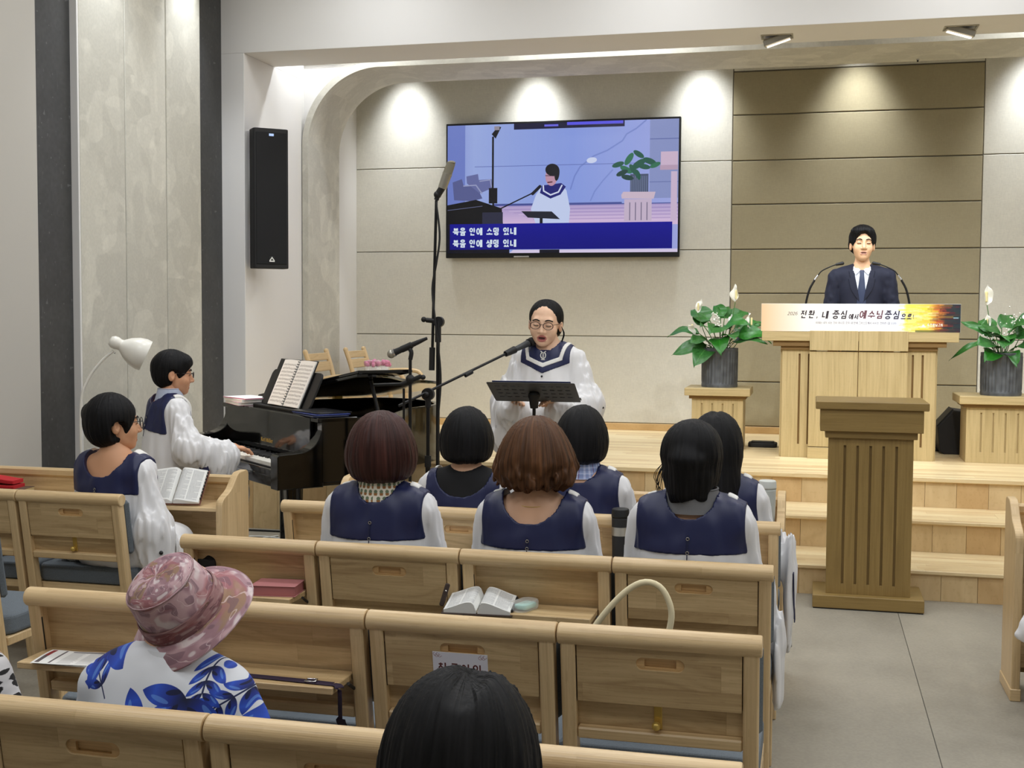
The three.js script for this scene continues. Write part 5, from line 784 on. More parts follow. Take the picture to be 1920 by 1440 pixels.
// joints of a seated figure facing -z with its hips above the origin
function seated({ dy = 0, lean = 0, knee = 0.40, head = [0, 0, 0], hs = 1, arms = {}, headShift = [0, 0, 0], wide = 1 }) {
  const l = (y) => lean * (y - 0.5), J = { hip: 0.50 };
  J.neck = [0, 0.935 + dy, l(0.935)]; J.skullBase = [headShift[0] * 0.7, 1.02 + dy, l(1.02) - 0.005]; J.sL = [-0.145 * wide, 0.875 + dy, l(0.875)]; J.sR = [0.145 * wide, 0.875 + dy, l(0.875)];
  J.eL = arms.eL ?? [-0.175 * wide, 0.63 + dy, -0.05]; J.wL = arms.wL ?? [-0.09, 0.60 + dy * 0.5, -0.26]; J.eR = arms.eR ?? [0.175 * wide, 0.63 + dy, -0.05]; J.wR = arms.wR ?? [0.09, 0.60 + dy * 0.5, -0.26];
  J.kL = [-0.1, 0.50, -knee]; J.kR = [0.1, 0.50, -knee]; J.fL = [-0.1, 0.07, -knee]; J.fR = [0.1, 0.07, -knee];
  J.headPos = [headShift[0], 1.075 + dy + headShift[1], l(1.075) - 0.012 + headShift[2]]; J.head = mat4(J.headPos, head, hs); return J;
}
// choir robe over those joints; returns the field so that the yoke can follow it
function robeField(J, { w = 1, drape = null, sleeve = 1, back = 0.115, long = false } = {}) {
  const y = J.sL[1], z = J.sL[2], cx = 0;
  const torso = U(0.06, ell([0, y - 0.09, z * 0.9 + 0.0], [0.165 * w, 0.19, back]), ell([0, (y - 0.12 + J.hip) / 2, z * 0.4], [0.17 * w, 0.24, back + 0.012]), cap([-0.125 * w, y - 0.008, z], [0.125 * w, y - 0.008, z], 0.055), cap([0, y + 0.03, z], [-0.10 * w, y + 0.012, z], 0.05, 0.05), cap([0, y + 0.03, z], [0.10 * w, y + 0.012, z], 0.05, 0.05));
  const skirt = long ? U(0.08, cap([0, J.hip + 0.1, 0], [0, 0.1, 0.02], 0.17, 0.22), cap([-0.1, J.hip, 0], [-0.13, 0.06, -0.02], 0.12, 0.13), cap([0.1, J.hip, 0], [0.13, 0.06, -0.02], 0.12, 0.13)) : U(0.07, cap([-0.08, J.hip + 0.02, 0], J.kL, 0.115, 0.10), cap([0.08, J.hip + 0.02, 0], J.kR, 0.115, 0.10), cap(J.kL, [J.kL[0], 0.10, J.kL[2]], 0.095, 0.105), cap(J.kR, [J.kR[0], 0.10, J.kR[2]], 0.095, 0.105));
  const arm = (s, e, h) => { const d = new THREE.Vector3(h[0] - e[0], h[1] - e[1], h[2] - e[2]).normalize(), b = [h[0] - d.x * 0.02, h[1] - d.y * 0.02 - 0.045 * sleeve, h[2] - d.z * 0.02]; return U(0.05, cap([s[0] * 1.02, s[1] - 0.01, s[2]], e, 0.060, 0.072 * sleeve), cap(e, b, 0.072 * sleeve, 0.088 * sleeve)); };
  const aL = arm(J.sL, J.eL, J.wL), aR = arm(J.sR, J.eR, J.wR), dr = drape;
  return {
    torso,
    all: (x, yy, zz) => {
      let d = torso(x, yy, zz); d = smin(d, skirt(x, yy, zz), 0.08);
      let a = Math.min(aL(x, yy, zz), aR(x, yy, zz)); if (dr) a = smin(a, dr(x, yy, zz), 0.06);
      if (a < 0.04 && a > -0.04) a -= 0.009 * noise3(x * 26 + zz * 9, yy * 2.6, zz * 30 - x * 7) + 0.006 * noise3(x * 12, yy * 5, zz * 14 + 9);
      d = smin(d, a, 0.022); if (d < 0.03) d -= 0.004 * noise3(x * 14, yy * 3, zz * 14); return d;
    },
  };
}
// navy yoke: a thin shell over the robe, cut by region(x, y, z) < 0
function shellMesh(t, name, f, thick, region, mat, lo, hi, cell = 0.007, uvs = null) { const g = mesher((x, y, z) => smax(f(x, y, z) - thick, region(x, y, z), 0.003), lo, hi, cell); if (uvs) uvs(g); else planeUV(g, 1); return obj(name, g, mat, t); }
function addRobe(t, J, o = {}) {
  const R = robeField(J, o), R0 = R.all, lo = [-0.48, 0.0, -0.62], hi = [0.48, J.sL[1] + 0.16, 0.28];
  const y = J.sL[1], ny = y + 0.062, z0 = J.sL[2], nr = o.neckR ?? 0.088, hole = o.hole ?? ((x, yy, z) => nr + 0.004 - Math.hypot(x, yy - ny, (z - z0) * 0.75));
  obj('robe', planeUV(mesher((x, yy, z) => smax(R0(x, yy, z), hole(x, yy, z), 0.004), lo, hi, o.cell ?? 0.0088), 1), M.robe, t);
  const region = o.region ?? ((x, yy, z) => {          // armholes widen downwards, straight hem behind, V hem in front
    const side = Math.abs(x) - mix(0.172, 0.158, sstep(y - 0.18, y + 0.0, yy)) * (o.w ?? 1), hem = z > z0 - 0.02 ? y - (o.hem ?? 0.098) - yy : y - 0.135 + Math.abs(x) * 0.45 - yy, neck = nr - Math.hypot(x, (yy - ny) * 1.0, (z - z0 + 0.0) * 0.75); return Math.max(side, hem, neck);
  });
  const yk = shellMesh(t, 'yoke', (x, yy, z) => { let d = R.all(x, yy, z); if (Math.abs(d) < 0.05) d -= 0.0025 * noise3(x * 9, yy * 9, z * 9 + 5); return d; }, 0.005, region, M.navy, [-0.24, y - 0.34, -0.2], [0.24, y + 0.12, 0.22], 0.0062);
  // white ends of the front band lie over both shoulders
  const band = (x, yy, z) => Math.max(Math.abs(Math.abs(x) - 0.118 * (o.w ?? 1)) - 0.017, Math.abs(z - z0 + 0.035) - 0.05, y - 0.06 - yy, region(x, yy, z));
  if (!o.noBand) shellMesh(t, 'shoulder_band', R.all, 0.0095, band, M.white, [-0.16, y - 0.08, -0.15], [0.16, y + 0.1, 0.1], 0.005);
  if (!o.noPlacket) {       // placket down the back with two loops
    const zAt = (yy) => { let a = 0.0, b = 0.3; for (let i = 0; i < 24; i++) { const m = (a + b) / 2; R.all(0, yy, m) < 0.006 ? a = m : b = m; } return a; };
    const yT = Math.min(y + 0.01, ny - nr - 0.006), pts = [0, 1, 2, 3, 4].map((i) => { const yy = yT - i * (yT - y + 0.15) / 4; return [0.0, yy, zAt(yy) + 0.002]; });
    const pl = obj('placket', tube(pts, 0.0018, 14, 5), std({ color: 0x10173c, roughness: 0.6 }), t);
    for (const yy of [yT - 0.012, y - 0.088]) obj('button_loop', place(new THREE.TorusGeometry(0.0048, 0.0013, 6, 14), [0.001, yy, zAt(yy) + 0.004], [0.1, 0, 0]), M.silver, pl);
  }
  return R;
}
function collarMesh(t, J, mat, { r0 = 0.074, r1 = 0.063, y0 = -0.015, y1 = 0.05, su = 1 } = {}) {
  const n = J.neck, g = new THREE.CylinderGeometry(r1, r0, y1 - y0, 40, 6, true).translate(n[0], n[1] + (y0 + y1) / 2, n[2]), g2 = new THREE.CylinderGeometry(r1 - 0.004, r0 - 0.004, y1 - y0, 40, 6, true).translate(n[0], n[1] + (y0 + y1) / 2, n[2]);
  const p = g.attributes.position; const fold = new THREE.TorusGeometry(r1 - 0.001, 0.0035, 8, 40).rotateX(Math.PI / 2).translate(n[0], n[1] + y1, n[2]);
  return obj('shirt_collar', [g, g2, fold], mat, t);
}
function glasses(t, J, color, { r = 0.024, round = true, sq = 1 } = {}) {
  const m = std({ color, roughness: 0.35 }), G = [], P = (g) => g.applyMatrix4(J.head);
  for (const s of [-1, 1]) { G.push(P(new THREE.TorusGeometry(r, 0.0018, 8, 24).scale(1.1, sq, 1).translate(s * 0.032, -0.002, -0.108))); G.push(P(rod([s * 0.059, 0.006, -0.106], [s * 0.082, 0.004, 0.0], 0.0018, 0.0018, 6))); }
  G.push(P(rod([-0.009, 0.004, -0.11], [0.009, 0.004, -0.11], 0.0018, 0.0018, 6)));
  const o = obj('glasses', G, m, t); const lens = []; for (const s of [-1, 1]) lens.push(P(new THREE.CircleGeometry(r, 24).scale(1.1, sq, 1).translate(s * 0.032, -0.002, -0.108))); obj('lenses', lens, phys({ color: 0xffffff, transmission: 1, roughness: 0.03, thickness: 0 }), o); return o;
}
function browsAndEyes(t, J, { brow = 0x1c1614, open = 0.5 } = {}) {
  const P = (g) => g.applyMatrix4(J.head), b = std({ color: brow, roughness: 0.8 });
  for (const s of [-1, 1]) { obj('eyebrow', P(tube([[s * 0.014, 0.022, -0.0945], [s * 0.03, 0.028, -0.092], [s * 0.05, 0.021, -0.080]], 0.0034, 8, 6)), b, t); obj('eye', P(tube([[s * 0.019, -0.003, -0.0885], [s * 0.031, -0.0015 - (open < 0.3 ? 0.004 : 0), -0.0912], [s * 0.045, -0.002, -0.085]], 0.0016 + open * 0.0016, 8, 6)), std({ color: 0x1a1210, roughness: 0.3 }), t); }
}
// ---- hair shapes (head frame)
const faceCut = (w = 0.074, y = -0.045, h = 0.11, z = -0.125, d = 0.085) => ell([0, y, z], [w, h, d]);
function bobHair({ w = 0.118, len = 0.125, crown = 0.118, back = 0.115, flare = 0, wave = 0, cut = faceCut() }) {
  const a = ell([0, 0.022, 0.018], [w * 0.96, crown, back]), b = ell([0, -0.035, 0.022], [w + flare, 0.105, back * 0.97 + flare * 0.6]);
  return (x, y, z) => { const wv = wave ? wave * noise3(x * 26, y * 14, z * 26) * sstep(0.02, -0.09, y) : 0; let d = smin(a(x, y, z), b(x, y, z), 0.05) - wv; d = smax(d, -len - y + 0.02 * noise3(x * 20, 0, z * 20) * (wave ? 1.2 : 0.15), 0.035); return smax(d, -cut(x, y, z), 0.015); };
}
// ---------------------------------------------------------------- the people
const person = (label, pos, turn, group) => thing('person', label, 'person', pos, turn, group);
M.cactus = std({ map: canvasTex(1024, 128, (g, W, H) => { g.fillStyle = '#e9e3d2'; g.fillRect(0, 0, W, H); for (let r = 0; r < 4; r++) for (let c = 0; c < 27; c++) { const x = c * 38 + (r % 2) * 19, y = r * 33 + 2; g.fillStyle = '#6f7d62'; g.beginPath(); g.ellipse(x + 16, y + 9, 12, 9, 0, 0, 7); g.fill(); g.fillStyle = '#9a6a3c'; g.beginPath(); g.moveTo(x + 3, y + 16); g.lineTo(x + 29, y + 16); g.lineTo(x + 25, y + 28); g.lineTo(x + 7, y + 28); g.fill(); } }), roughness: 0.8 });
M.plaid = std({ map: canvasTex(512, 128, (g, W, H) => { g.fillStyle = '#8fa0cc'; g.fillRect(0, 0, W, H); for (let i = 0; i < 24; i++) { g.fillStyle = i % 3 ? 'rgba(225,228,245,0.55)' : 'rgba(90,50,90,0.6)'; g.fillRect(i * 22, 0, i % 3 ? 9 : 4, H); } for (let i = 0; i < 7; i++) { g.fillStyle = i % 2 ? 'rgba(70,60,120,0.5)' : 'rgba(220,225,245,0.4)'; g.fillRect(0, i * 20, W, i % 2 ? 3 : 8); } }), roughness: 0.85 });
M.stripe = std({ map: canvasTex(512, 64, (g, W, H) => { g.fillStyle = '#dfe4f0'; g.fillRect(0, 0, W, H); g.fillStyle = '#7f8fb4'; for (let i = 0; i < 128; i++) g.fillRect(i * 4, 0, 1.6, H); }), roughness: 0.85 });
M.greyKnit = std({ color: 0x8e8e90, map: TEX.cloth, roughness: 0.95 }); M.blackKnit = std({ color: 0x0d0d10, roughness: 0.9 });
const CH = 'choir singers in white robes with navy yokes';
// --- second choir row
{
  let t = person('choir woman with maroon bob and cactus-print collar, seen from behind', [-1.462, 0, -4.02], 0.02, CH), J = seated({ head: [0.05, 0.1, 0.03] });
  bodyMesh(t, J, { face: 0.006 }); addRobe(t, J, { w: 1.06, neckR: 0.078 }); collarMesh(t, J, M.cactus, { r0: 0.092, r1: 0.076, y0: -0.028, y1: 0.062 });
  hairMesh(t, J, bobHair({ w: 0.120, len: 0.106, crown: 0.122, back: 0.120 }), HAIR.maroon);
  t = person('choir woman with wavy brown bob and thin gold necklace, seen from behind', [-0.905, 0, -4.02], 0, CH); J = seated({ dy: -0.005, head: [0, 0, 0.02] });
  bodyMesh(t, J, { face: 0.006 }); addRobe(t, J, { w: 1.1, neckR: 0.108 });
  hairMesh(t, J, bobHair({ w: 0.118, len: 0.102, crown: 0.122, back: 0.118, flare: 0.022, wave: 0.024 }), HAIR.brown, { rip: 0.003, cell: 0.005 });
  obj('necklace', place(new THREE.TorusGeometry(0.078, 0.0013, 6, 48), [0, J.neck[1] + 0.004, J.neck[2] + 0.004], [Math.PI / 2 + 0.28, 0, 0]), M.brass, t);
  t = person('choir woman with half-tied black hair and grey collar, seen from behind', [-0.375, 0, -4.02], -0.02, CH); J = seated({ dy: 0.008, head: [0.02, -0.12, 0] });
  bodyMesh(t, J, { face: 0.006 }); addRobe(t, J, { w: 1.12, drape: U(0.04, ell([0.284, 0.40, -0.08], [0.018, 0.16, 0.08]), cap([0.2, 0.62, -0.05], [0.272, 0.47, -0.07], 0.05, 0.025)) }); collarMesh(t, J, M.greyKnit, { r0: 0.100, r1: 0.084, y0: -0.03, y1: 0.045 });
  const knot = ell([0.02, 0.004, 0.108], [0.034, 0.018, 0.024]), crown = ell([0, 0.035, 0.014], [0.096, 0.098, 0.112]), side = ell([0, -0.04, 0.026], [0.092, 0.12, 0.095]), tail = U(0.03, cap([0.0, 0.0, 0.105], [-0.01, -0.09, 0.095], 0.05, 0.04), cap([-0.05, -0.05, 0.07], [-0.04, -0.12, 0.08], 0.035, 0.02), cap([0.04, -0.05, 0.07], [0.045, -0.11, 0.08], 0.04, 0.022)), fc = faceCut();
  hairMesh(t, J, (x, y, z) => { let d = smin(crown(x, y, z), side(x, y, z), 0.04); d = smax(d, -0.10 - y, 0.03); d = smin(d, tail(x, y, z), 0.018); d = smin(d, knot(x, y, z), 0.025); d -= 0.006 * sstep(-0.02, 0.02, y) * sstep(0.0, 0.08, z); return smax(d, -fc(x, y, z), 0.015); }, HAIR.black);
  const st = []; for (let i = 0; i < 9; i++) st.push(tube([[-0.085 + rr(-0.01, 0.01), 0.0, 0.03], [-0.108 + rr(-0.02, 0.01), -0.06, 0.03 + rr(-0.02, 0.02)], [-0.098 + rr(-0.02, 0.02), -0.12, 0.03], [-0.085 + rr(-0.02, 0.02), -0.16, 0.04]], 0.0011, 12, 4)); obj('loose_strands', flat(st).applyMatrix4(J.head), HAIR.black, t);
}
// --- front choir row
{
  let t = person('choir woman with straight black bob and black undershirt in the front row', [-1.385, 0, -4.84], 0, CH), J = seated({ dy: -0.035, knee: 0.34, head: [0.03, 0.05, 0] });
  bodyMesh(t, J, { face: 0.006 }); addRobe(t, J, { neckR: 0.122 }); hairMesh(t, J, bobHair({ w: 0.106, len: 0.096, crown: 0.116, back: 0.112 }), HAIR.black);
  shellMesh(t, 'undershirt', robeField(J, {}).torso, -0.003, (x, y, z) => Math.max(Math.hypot(x, y - J.neck[1] + 0.0, (z - J.neck[2]) * 0.6) - 0.135, 0.058 - Math.hypot(x, z - J.neck[2]), J.neck[1] - 0.1 - y), M.blackKnit, [-0.16, J.neck[1] - 0.12, -0.15], [0.16, J.neck[1] + 0.06, 0.16], 0.006);
  t = person('choir woman with short black bob, white earring and plaid collar in the front row', [-0.895, 0, -4.84], -0.05, CH); J = seated({ dy: -0.02, knee: 0.34, head: [0.02, -0.25, 0] });
  bodyMesh(t, J, { face: 0.006 }); addRobe(t, J, { w: 1.02, neckR: 0.078 }); collarMesh(t, J, M.plaid, { r0: 0.084, r1: 0.066, y0: -0.015, y1: 0.055 }); hairMesh(t, J, bobHair({ w: 0.100, len: 0.098, crown: 0.118, back: 0.115 }), HAIR.black);
  obj('earring', ball(0.092, -0.06, 0.02, 0.006).applyMatrix4(J.head), M.white, t);
  t = person('choir woman with long straight black hair at the right end of the front row', [-0.36, 0, -4.84], -0.05, CH); J = seated({ dy: -0.03, knee: 0.34, head: [0.02, -0.1, 0] });
  bodyMesh(t, J, { face: 0.006 }); addRobe(t, J, { w: 1.05, drape: U(0.04, ell([0.29, 0.48, 0.0], [0.018, 0.24, 0.09]), cap([0.2, 0.66, -0.03], [0.275, 0.56, -0.0], 0.05, 0.028)) });
  obj('sleeve_slit', place(cbox(0.004, 0.20, 0.035, 0.001), [0.312, 0.47, 0.03], [0.15, 0, 0.03]), M.navy, t);
  const cr = ell([0, 0.02, 0.016], [0.102, 0.118, 0.112]), lg = U(0.05, cap([0, -0.02, 0.05], [0.015, -0.33, 0.115], 0.086, 0.075), cap([-0.05, -0.05, 0.05], [-0.05, -0.30, 0.09], 0.05, 0.04), cap([0.05, -0.05, 0.05], [0.075, -0.33, 0.09], 0.05, 0.035)), fc = faceCut(0.074, -0.08, 0.16);
  hairMesh(t, J, (x, y, z) => { let d = smin(cr(x, y, z), lg(x, y, z), 0.05); const part = cap([0, 0.15, -0.06], [0, 0.135, 0.09], 0.012); d = smax(d, -part(x, y, z), 0.012); return smax(d, -fc(x, y, z), 0.015); }, HAIR.black, { lo: [-0.2, -0.46, -0.16], hi: [0.2, 0.16, 0.24], cell: 0.006 });
}
// --- choir woman on the left pew, turned towards the singer
{
  const t = person('choir woman with short black hair and round glasses on the left pew', [-2.99, 0, -4.80], -0.16, CH), J = seated({ dy: -0.012, knee: 0.34, lean: 0.03, head: [0.04, -0.66, 0.05], arms: { eR: [0.205, 0.60, 0.02], wR: [0.14, 0.52, -0.14] } });
  J.kR = [0.05, 0.47, -0.30]; J.fR = [0.05, 0.07, -0.32]; J.kL[1] = 0.47; bodyMesh(t, J, { face: 0.0038, skin: 0xd9a27c }); addRobe(t, J, { w: 1.12, neckR: 0.118, sleeve: 1.05, drape: U(0.05, cap([0.205, 0.62, 0.02], [0.245, 0.42, 0.0], 0.078, 0.07)) });
  const a = ell([0, 0.03, 0.022], [0.106, 0.112, 0.115]), b = ell([0.0, -0.032, 0.05], [0.082, 0.066, 0.07]), flick = ell([-0.075, 0.05, 0.095], [0.038, 0.045, 0.034]), fc = faceCut(0.078, -0.05, 0.105, -0.115, 0.085), e1 = ell([0.09, -0.048, 0.0], [0.034, 0.062, 0.04]), e2 = ell([-0.09, -0.048, 0.0], [0.034, 0.062, 0.04]);
  hairMesh(t, J, (x, y, z) => { let d = smin(a(x, y, z), b(x, y, z), 0.05); d = smin(d, flick(x, y, z), 0.03); d = smax(d, -fc(x, y, z), 0.012); return smax(d, -Math.min(e1(x, y, z), e2(x, y, z)), 0.012); }, HAIR.black);
  glasses(t, J, 0x14161c, { r: 0.025 }); browsAndEyes(t, J, { open: 0.4 });
  const sl = obj('sleeve_slit', place(cbox(0.035, 0.16, 0.004, 0.001), [0.30, 0.42, 0.02], [0.1, 1.2, 0.2]), M.navy, t); obj('sleeve_button', ball(0.29, 0.52, 0.06, 0.009), M.black, t);
}
// --- pianist
{
  const TURN = -42 * RAD, v = new THREE.Vector3(0, 0, 0.45).applyAxisAngle(new THREE.Vector3(0, 1, 0), TURN), t = person('pianist in white robe with navy yoke and glasses, right hand on the keys', [-3.287 + v.x, 0, -6.571 + v.z], TURN);
  const J = seated({ dy: 0.135, lean: -0.10, knee: 0.36, head: [-0.06, -0.30, 0.02], arms: { eR: [0.26, 0.80, -0.06], wR: [0.185, 0.785, -0.31], eL: [-0.27, 0.78, -0.06], wL: [-0.2, 0.785, -0.31] } });
  J.hip = 0.55; J.kL[1] = J.kR[1] = 0.52; J.kL[2] = J.kR[2] = J.fL[2] = J.fR[2] = -0.36;
  bodyMesh(t, J, { face: 0.0038, skin: 0xd8a07c, hands: [[mat4([0.182, 0.79, -0.335], [-0.18, 0.12, 0]), 1, 0.45], [mat4([-0.2, 0.79, -0.335], [-0.18, -0.05, 0]), -1, 0.45]] });
  addRobe(t, J, { w: 1.12, back: 0.12, sleeve: 1.05, drape: U(0.05, cap([0.26, 0.78, -0.08], [0.2, 0.66, -0.24], 0.07, 0.085), cap([-0.27, 0.78, -0.08], [-0.2, 0.66, -0.24], 0.07, 0.085)), hem: 0.16, region: (x, yy, z) => Math.max(Math.abs(x) - mix(0.165, 0.15, sstep(0.82, 1.03, yy)), 0.90 + Math.abs(x) * -0.15 - yy, 0.092 - Math.hypot(x, yy - 1.078, (z + 0.05) * 0.8)), hole: (x, yy, z) => 0.096 - Math.hypot(x, yy - 1.078, (z + 0.05) * 0.8) });
  for (const s of [-1, 1]) obj('cuff', rod([s * 0.19, 0.787, -0.285], [s * 0.184, 0.789, -0.325], 0.036, 0.031, 20), M.black, t);
  collarMesh(t, J, M.stripe, { r0: 0.086, r1: 0.066, y0: -0.02, y1: 0.055 });
  const a = ell([0, 0.036, 0.018], [0.094, 0.104, 0.114]), b = ell([0, -0.03, 0.052], [0.072, 0.056, 0.06]), fr = ell([0.0, 0.068, -0.058], [0.068, 0.04, 0.04]), fc = faceCut(0.078, -0.045, 0.098, -0.115, 0.095), e = (s) => ell([s * 0.09, -0.035, 0.0], [0.03, 0.055, 0.04]), e1 = e(1), e2 = e(-1);
  hairMesh(t, J, (x, y, z) => { let d = smin(a(x, y, z), b(x, y, z), 0.04); d = smin(d, fr(x, y, z), 0.03); d = smax(d, -fc(x, y, z), 0.01); return smax(d, -Math.min(e1(x, y, z), e2(x, y, z)), 0.012); }, HAIR.black);
  glasses(t, J, 0x1c1412, { r: 0.022, sq: 0.75 }); browsAndEyes(t, J, { open: 0.5 });
  obj('sleeve_button', ball(0.335, 0.79, -0.08, 0.009), M.black, t); obj('sleeve_slit', place(cbox(0.05, 0.13, 0.004, 0.001), [0.305, 0.70, -0.13], [0, 1.25, 0.25]), M.navy, t);
}
// --- singer
{
  const t = person('singing woman in white robe with navy V yoke and lyre emblem', [-1.465, 0, -6.80], Math.PI - 0.10), J = { hip: 0.88 };
  J.neck = [0, 1.375, 0.02]; J.skullBase = [0, 1.45, 0.0]; J.sL = [-0.158, 1.312, 0.02]; J.sR = [0.158, 1.312, 0.02]; J.eL = [-0.235, 1.06, 0.0]; J.wL = [-0.13, 1.07, -0.19]; J.eR = [0.235, 1.06, 0.0]; J.wR = [0.13, 1.07, -0.19]; J.kL = [-0.09, 0.48, -0.01]; J.kR = [0.09, 0.48, -0.01]; J.fL = [-0.09, 0.07, 0.02]; J.fR = [0.09, 0.07, 0.02];
  J.head = mat4([0.012, 1.51, -0.02], [-0.10, 0.14, 0.06], 1.06).multiply(new THREE.Matrix4().makeScale(1.08, 1, 1));
  bodyMesh(t, J, { face: 0.003, mouth: 0.006, skin: 0xe8be9f, lips: 0xb86a62, hands: [[mat4([0.13, 1.085, -0.20], [0.1, 0.4, 0.4]), 1, 0.5], [mat4([-0.13, 1.085, -0.20], [0.1, -0.4, -0.4]), -1, 0.5]] });
  const y = J.sL[1], yn = y + 0.045;
  const region = (x, yy, z) => Math.max(Math.abs(x) - mix(0.160, 0.145, sstep(y - 0.16, y, yy)), (z < 0.03 ? yn - 0.128 + Math.abs(x) * 0.40 : y - 0.15) - yy, 0.070 - Math.hypot(x, (yy - y - 0.085) * 0.9, (z - 0.0) * 0.8));
  const R = addRobe(t, J, { w: 1.02, long: true, region, hole: (x, yy, z) => 0.074 - Math.hypot(x, (yy - y - 0.085) * 0.9, z * 0.8), noBand: true, noPlacket: true, sleeve: 1.2, drape: U(0.06, cap([0.235, 1.04, -0.02], [0.2, 0.86, -0.12], 0.085, 0.10), cap([-0.235, 1.04, -0.02], [-0.2, 0.86, -0.12], 0.085, 0.10)) });
  const bandV = (x, yy) => { const ax = Math.abs(x), lowV = Math.abs(yy - (yn - 0.082 + ax * 0.38)) - 0.0125; const up = Math.max(Math.abs(ax - 0.108 - (yy - yn) * 0.25) - 0.011, (yn - 0.055) - yy); return Math.min(Math.max(lowV, ax - 0.108), up); };
  shellMesh(t, 'white_band', R.all, 0.0095, (x, yy, z) => Math.max(bandV(x, yy), z - 0.06, region(x, yy, z)), M.white, [-0.2, y - 0.14, -0.17], [0.2, y + 0.09, 0.08], 0.0042);
  const zf = (x, yy) => { let a = 0, b = -0.3; for (let i = 0; i < 24; i++) { const m = (a + b) / 2; R.all(x, yy, m) < 0.006 ? a = m : b = m; } return a; };
  const ey = yn - 0.028, ez = zf(0, ey) - 0.003, L = []; for (const s of [-1, 1]) L.push(tube([[s * 0.016, ey + 0.024, ez], [s * 0.008, ey + 0.019, ez], [s * 0.015, ey + 0.004, ez - 0.002], [s * 0.011, ey - 0.012, ez - 0.003], [0, ey - 0.018, ez - 0.003]], 0.0026, 14, 6)); L.push(rod([-0.012, ey + 0.016, ez], [0.012, ey + 0.016, ez], 0.0016)); for (const q of [-0.004, 0, 0.004]) L.push(rod([q, ey + 0.016, ez], [q, ey - 0.016, ez - 0.003], 0.0009)); L.push(cbox(0.022, 0.005, 0.004, 0.001).translate(0, ey - 0.023, ez - 0.003)); obj('lyre_emblem', L, M.white, t);
  obj('button', ball(0, yn - 0.145, zf(0, yn - 0.145) - 0.002, 0.006), M.black, t); obj('sleeve_button', ball(-0.335, 1.04, -0.03, 0.007), M.black, t);
  obj('inner_collar', new THREE.TorusGeometry(0.066, 0.008, 8, 40).scale(1, 1, 1).rotateX(Math.PI / 2 - 0.12).translate(0, 1.362, 0.012), std({ color: 0x1a2050, roughness: 0.6 }), t);
  const a = ell([0, 0.038, 0.028], [0.086, 0.090, 0.100]), b = ell([0, -0.03, 0.05], [0.078, 0.07, 0.07]), pony = cap([0.02, -0.02, 0.11], [0.03, -0.1, 0.11], 0.035, 0.02), fc = faceCut(0.075, -0.024, 0.110, -0.118, 0.094), e = (s) => ell([s * 0.09, -0.04, -0.01], [0.035, 0.05, 0.04]), e1 = e(1), e2 = e(-1);
  hairMesh(t, J, (x, y2, z) => { let d = smin(a(x, y2, z), b(x, y2, z), 0.04); d = smin(d, pony(x, y2, z), 0.02); d = smax(d, -fc(x, y2, z), 0.012); return smax(d, -Math.min(e1(x, y2, z), e2(x, y2, z)), 0.012); }, HAIR.black, { front: true, cell: 0.0042, rip: 0.0016 });
  const st = []; for (let i = 0; i < 4; i++) st.push(tube([[-0.082, -0.01, 0.0], [-0.094 - i * 0.002, -0.05, 0.0], [-0.088, -0.085 - i * 0.006, -0.005]], 0.0012, 8, 4)); obj('loose_strands', flat(st).applyMatrix4(J.head), HAIR.black, t);
  glasses(t, J, 0x3a1512, { r: 0.0225, sq: 0.85 }); browsAndEyes(t, J, { open: 0.1 });
}
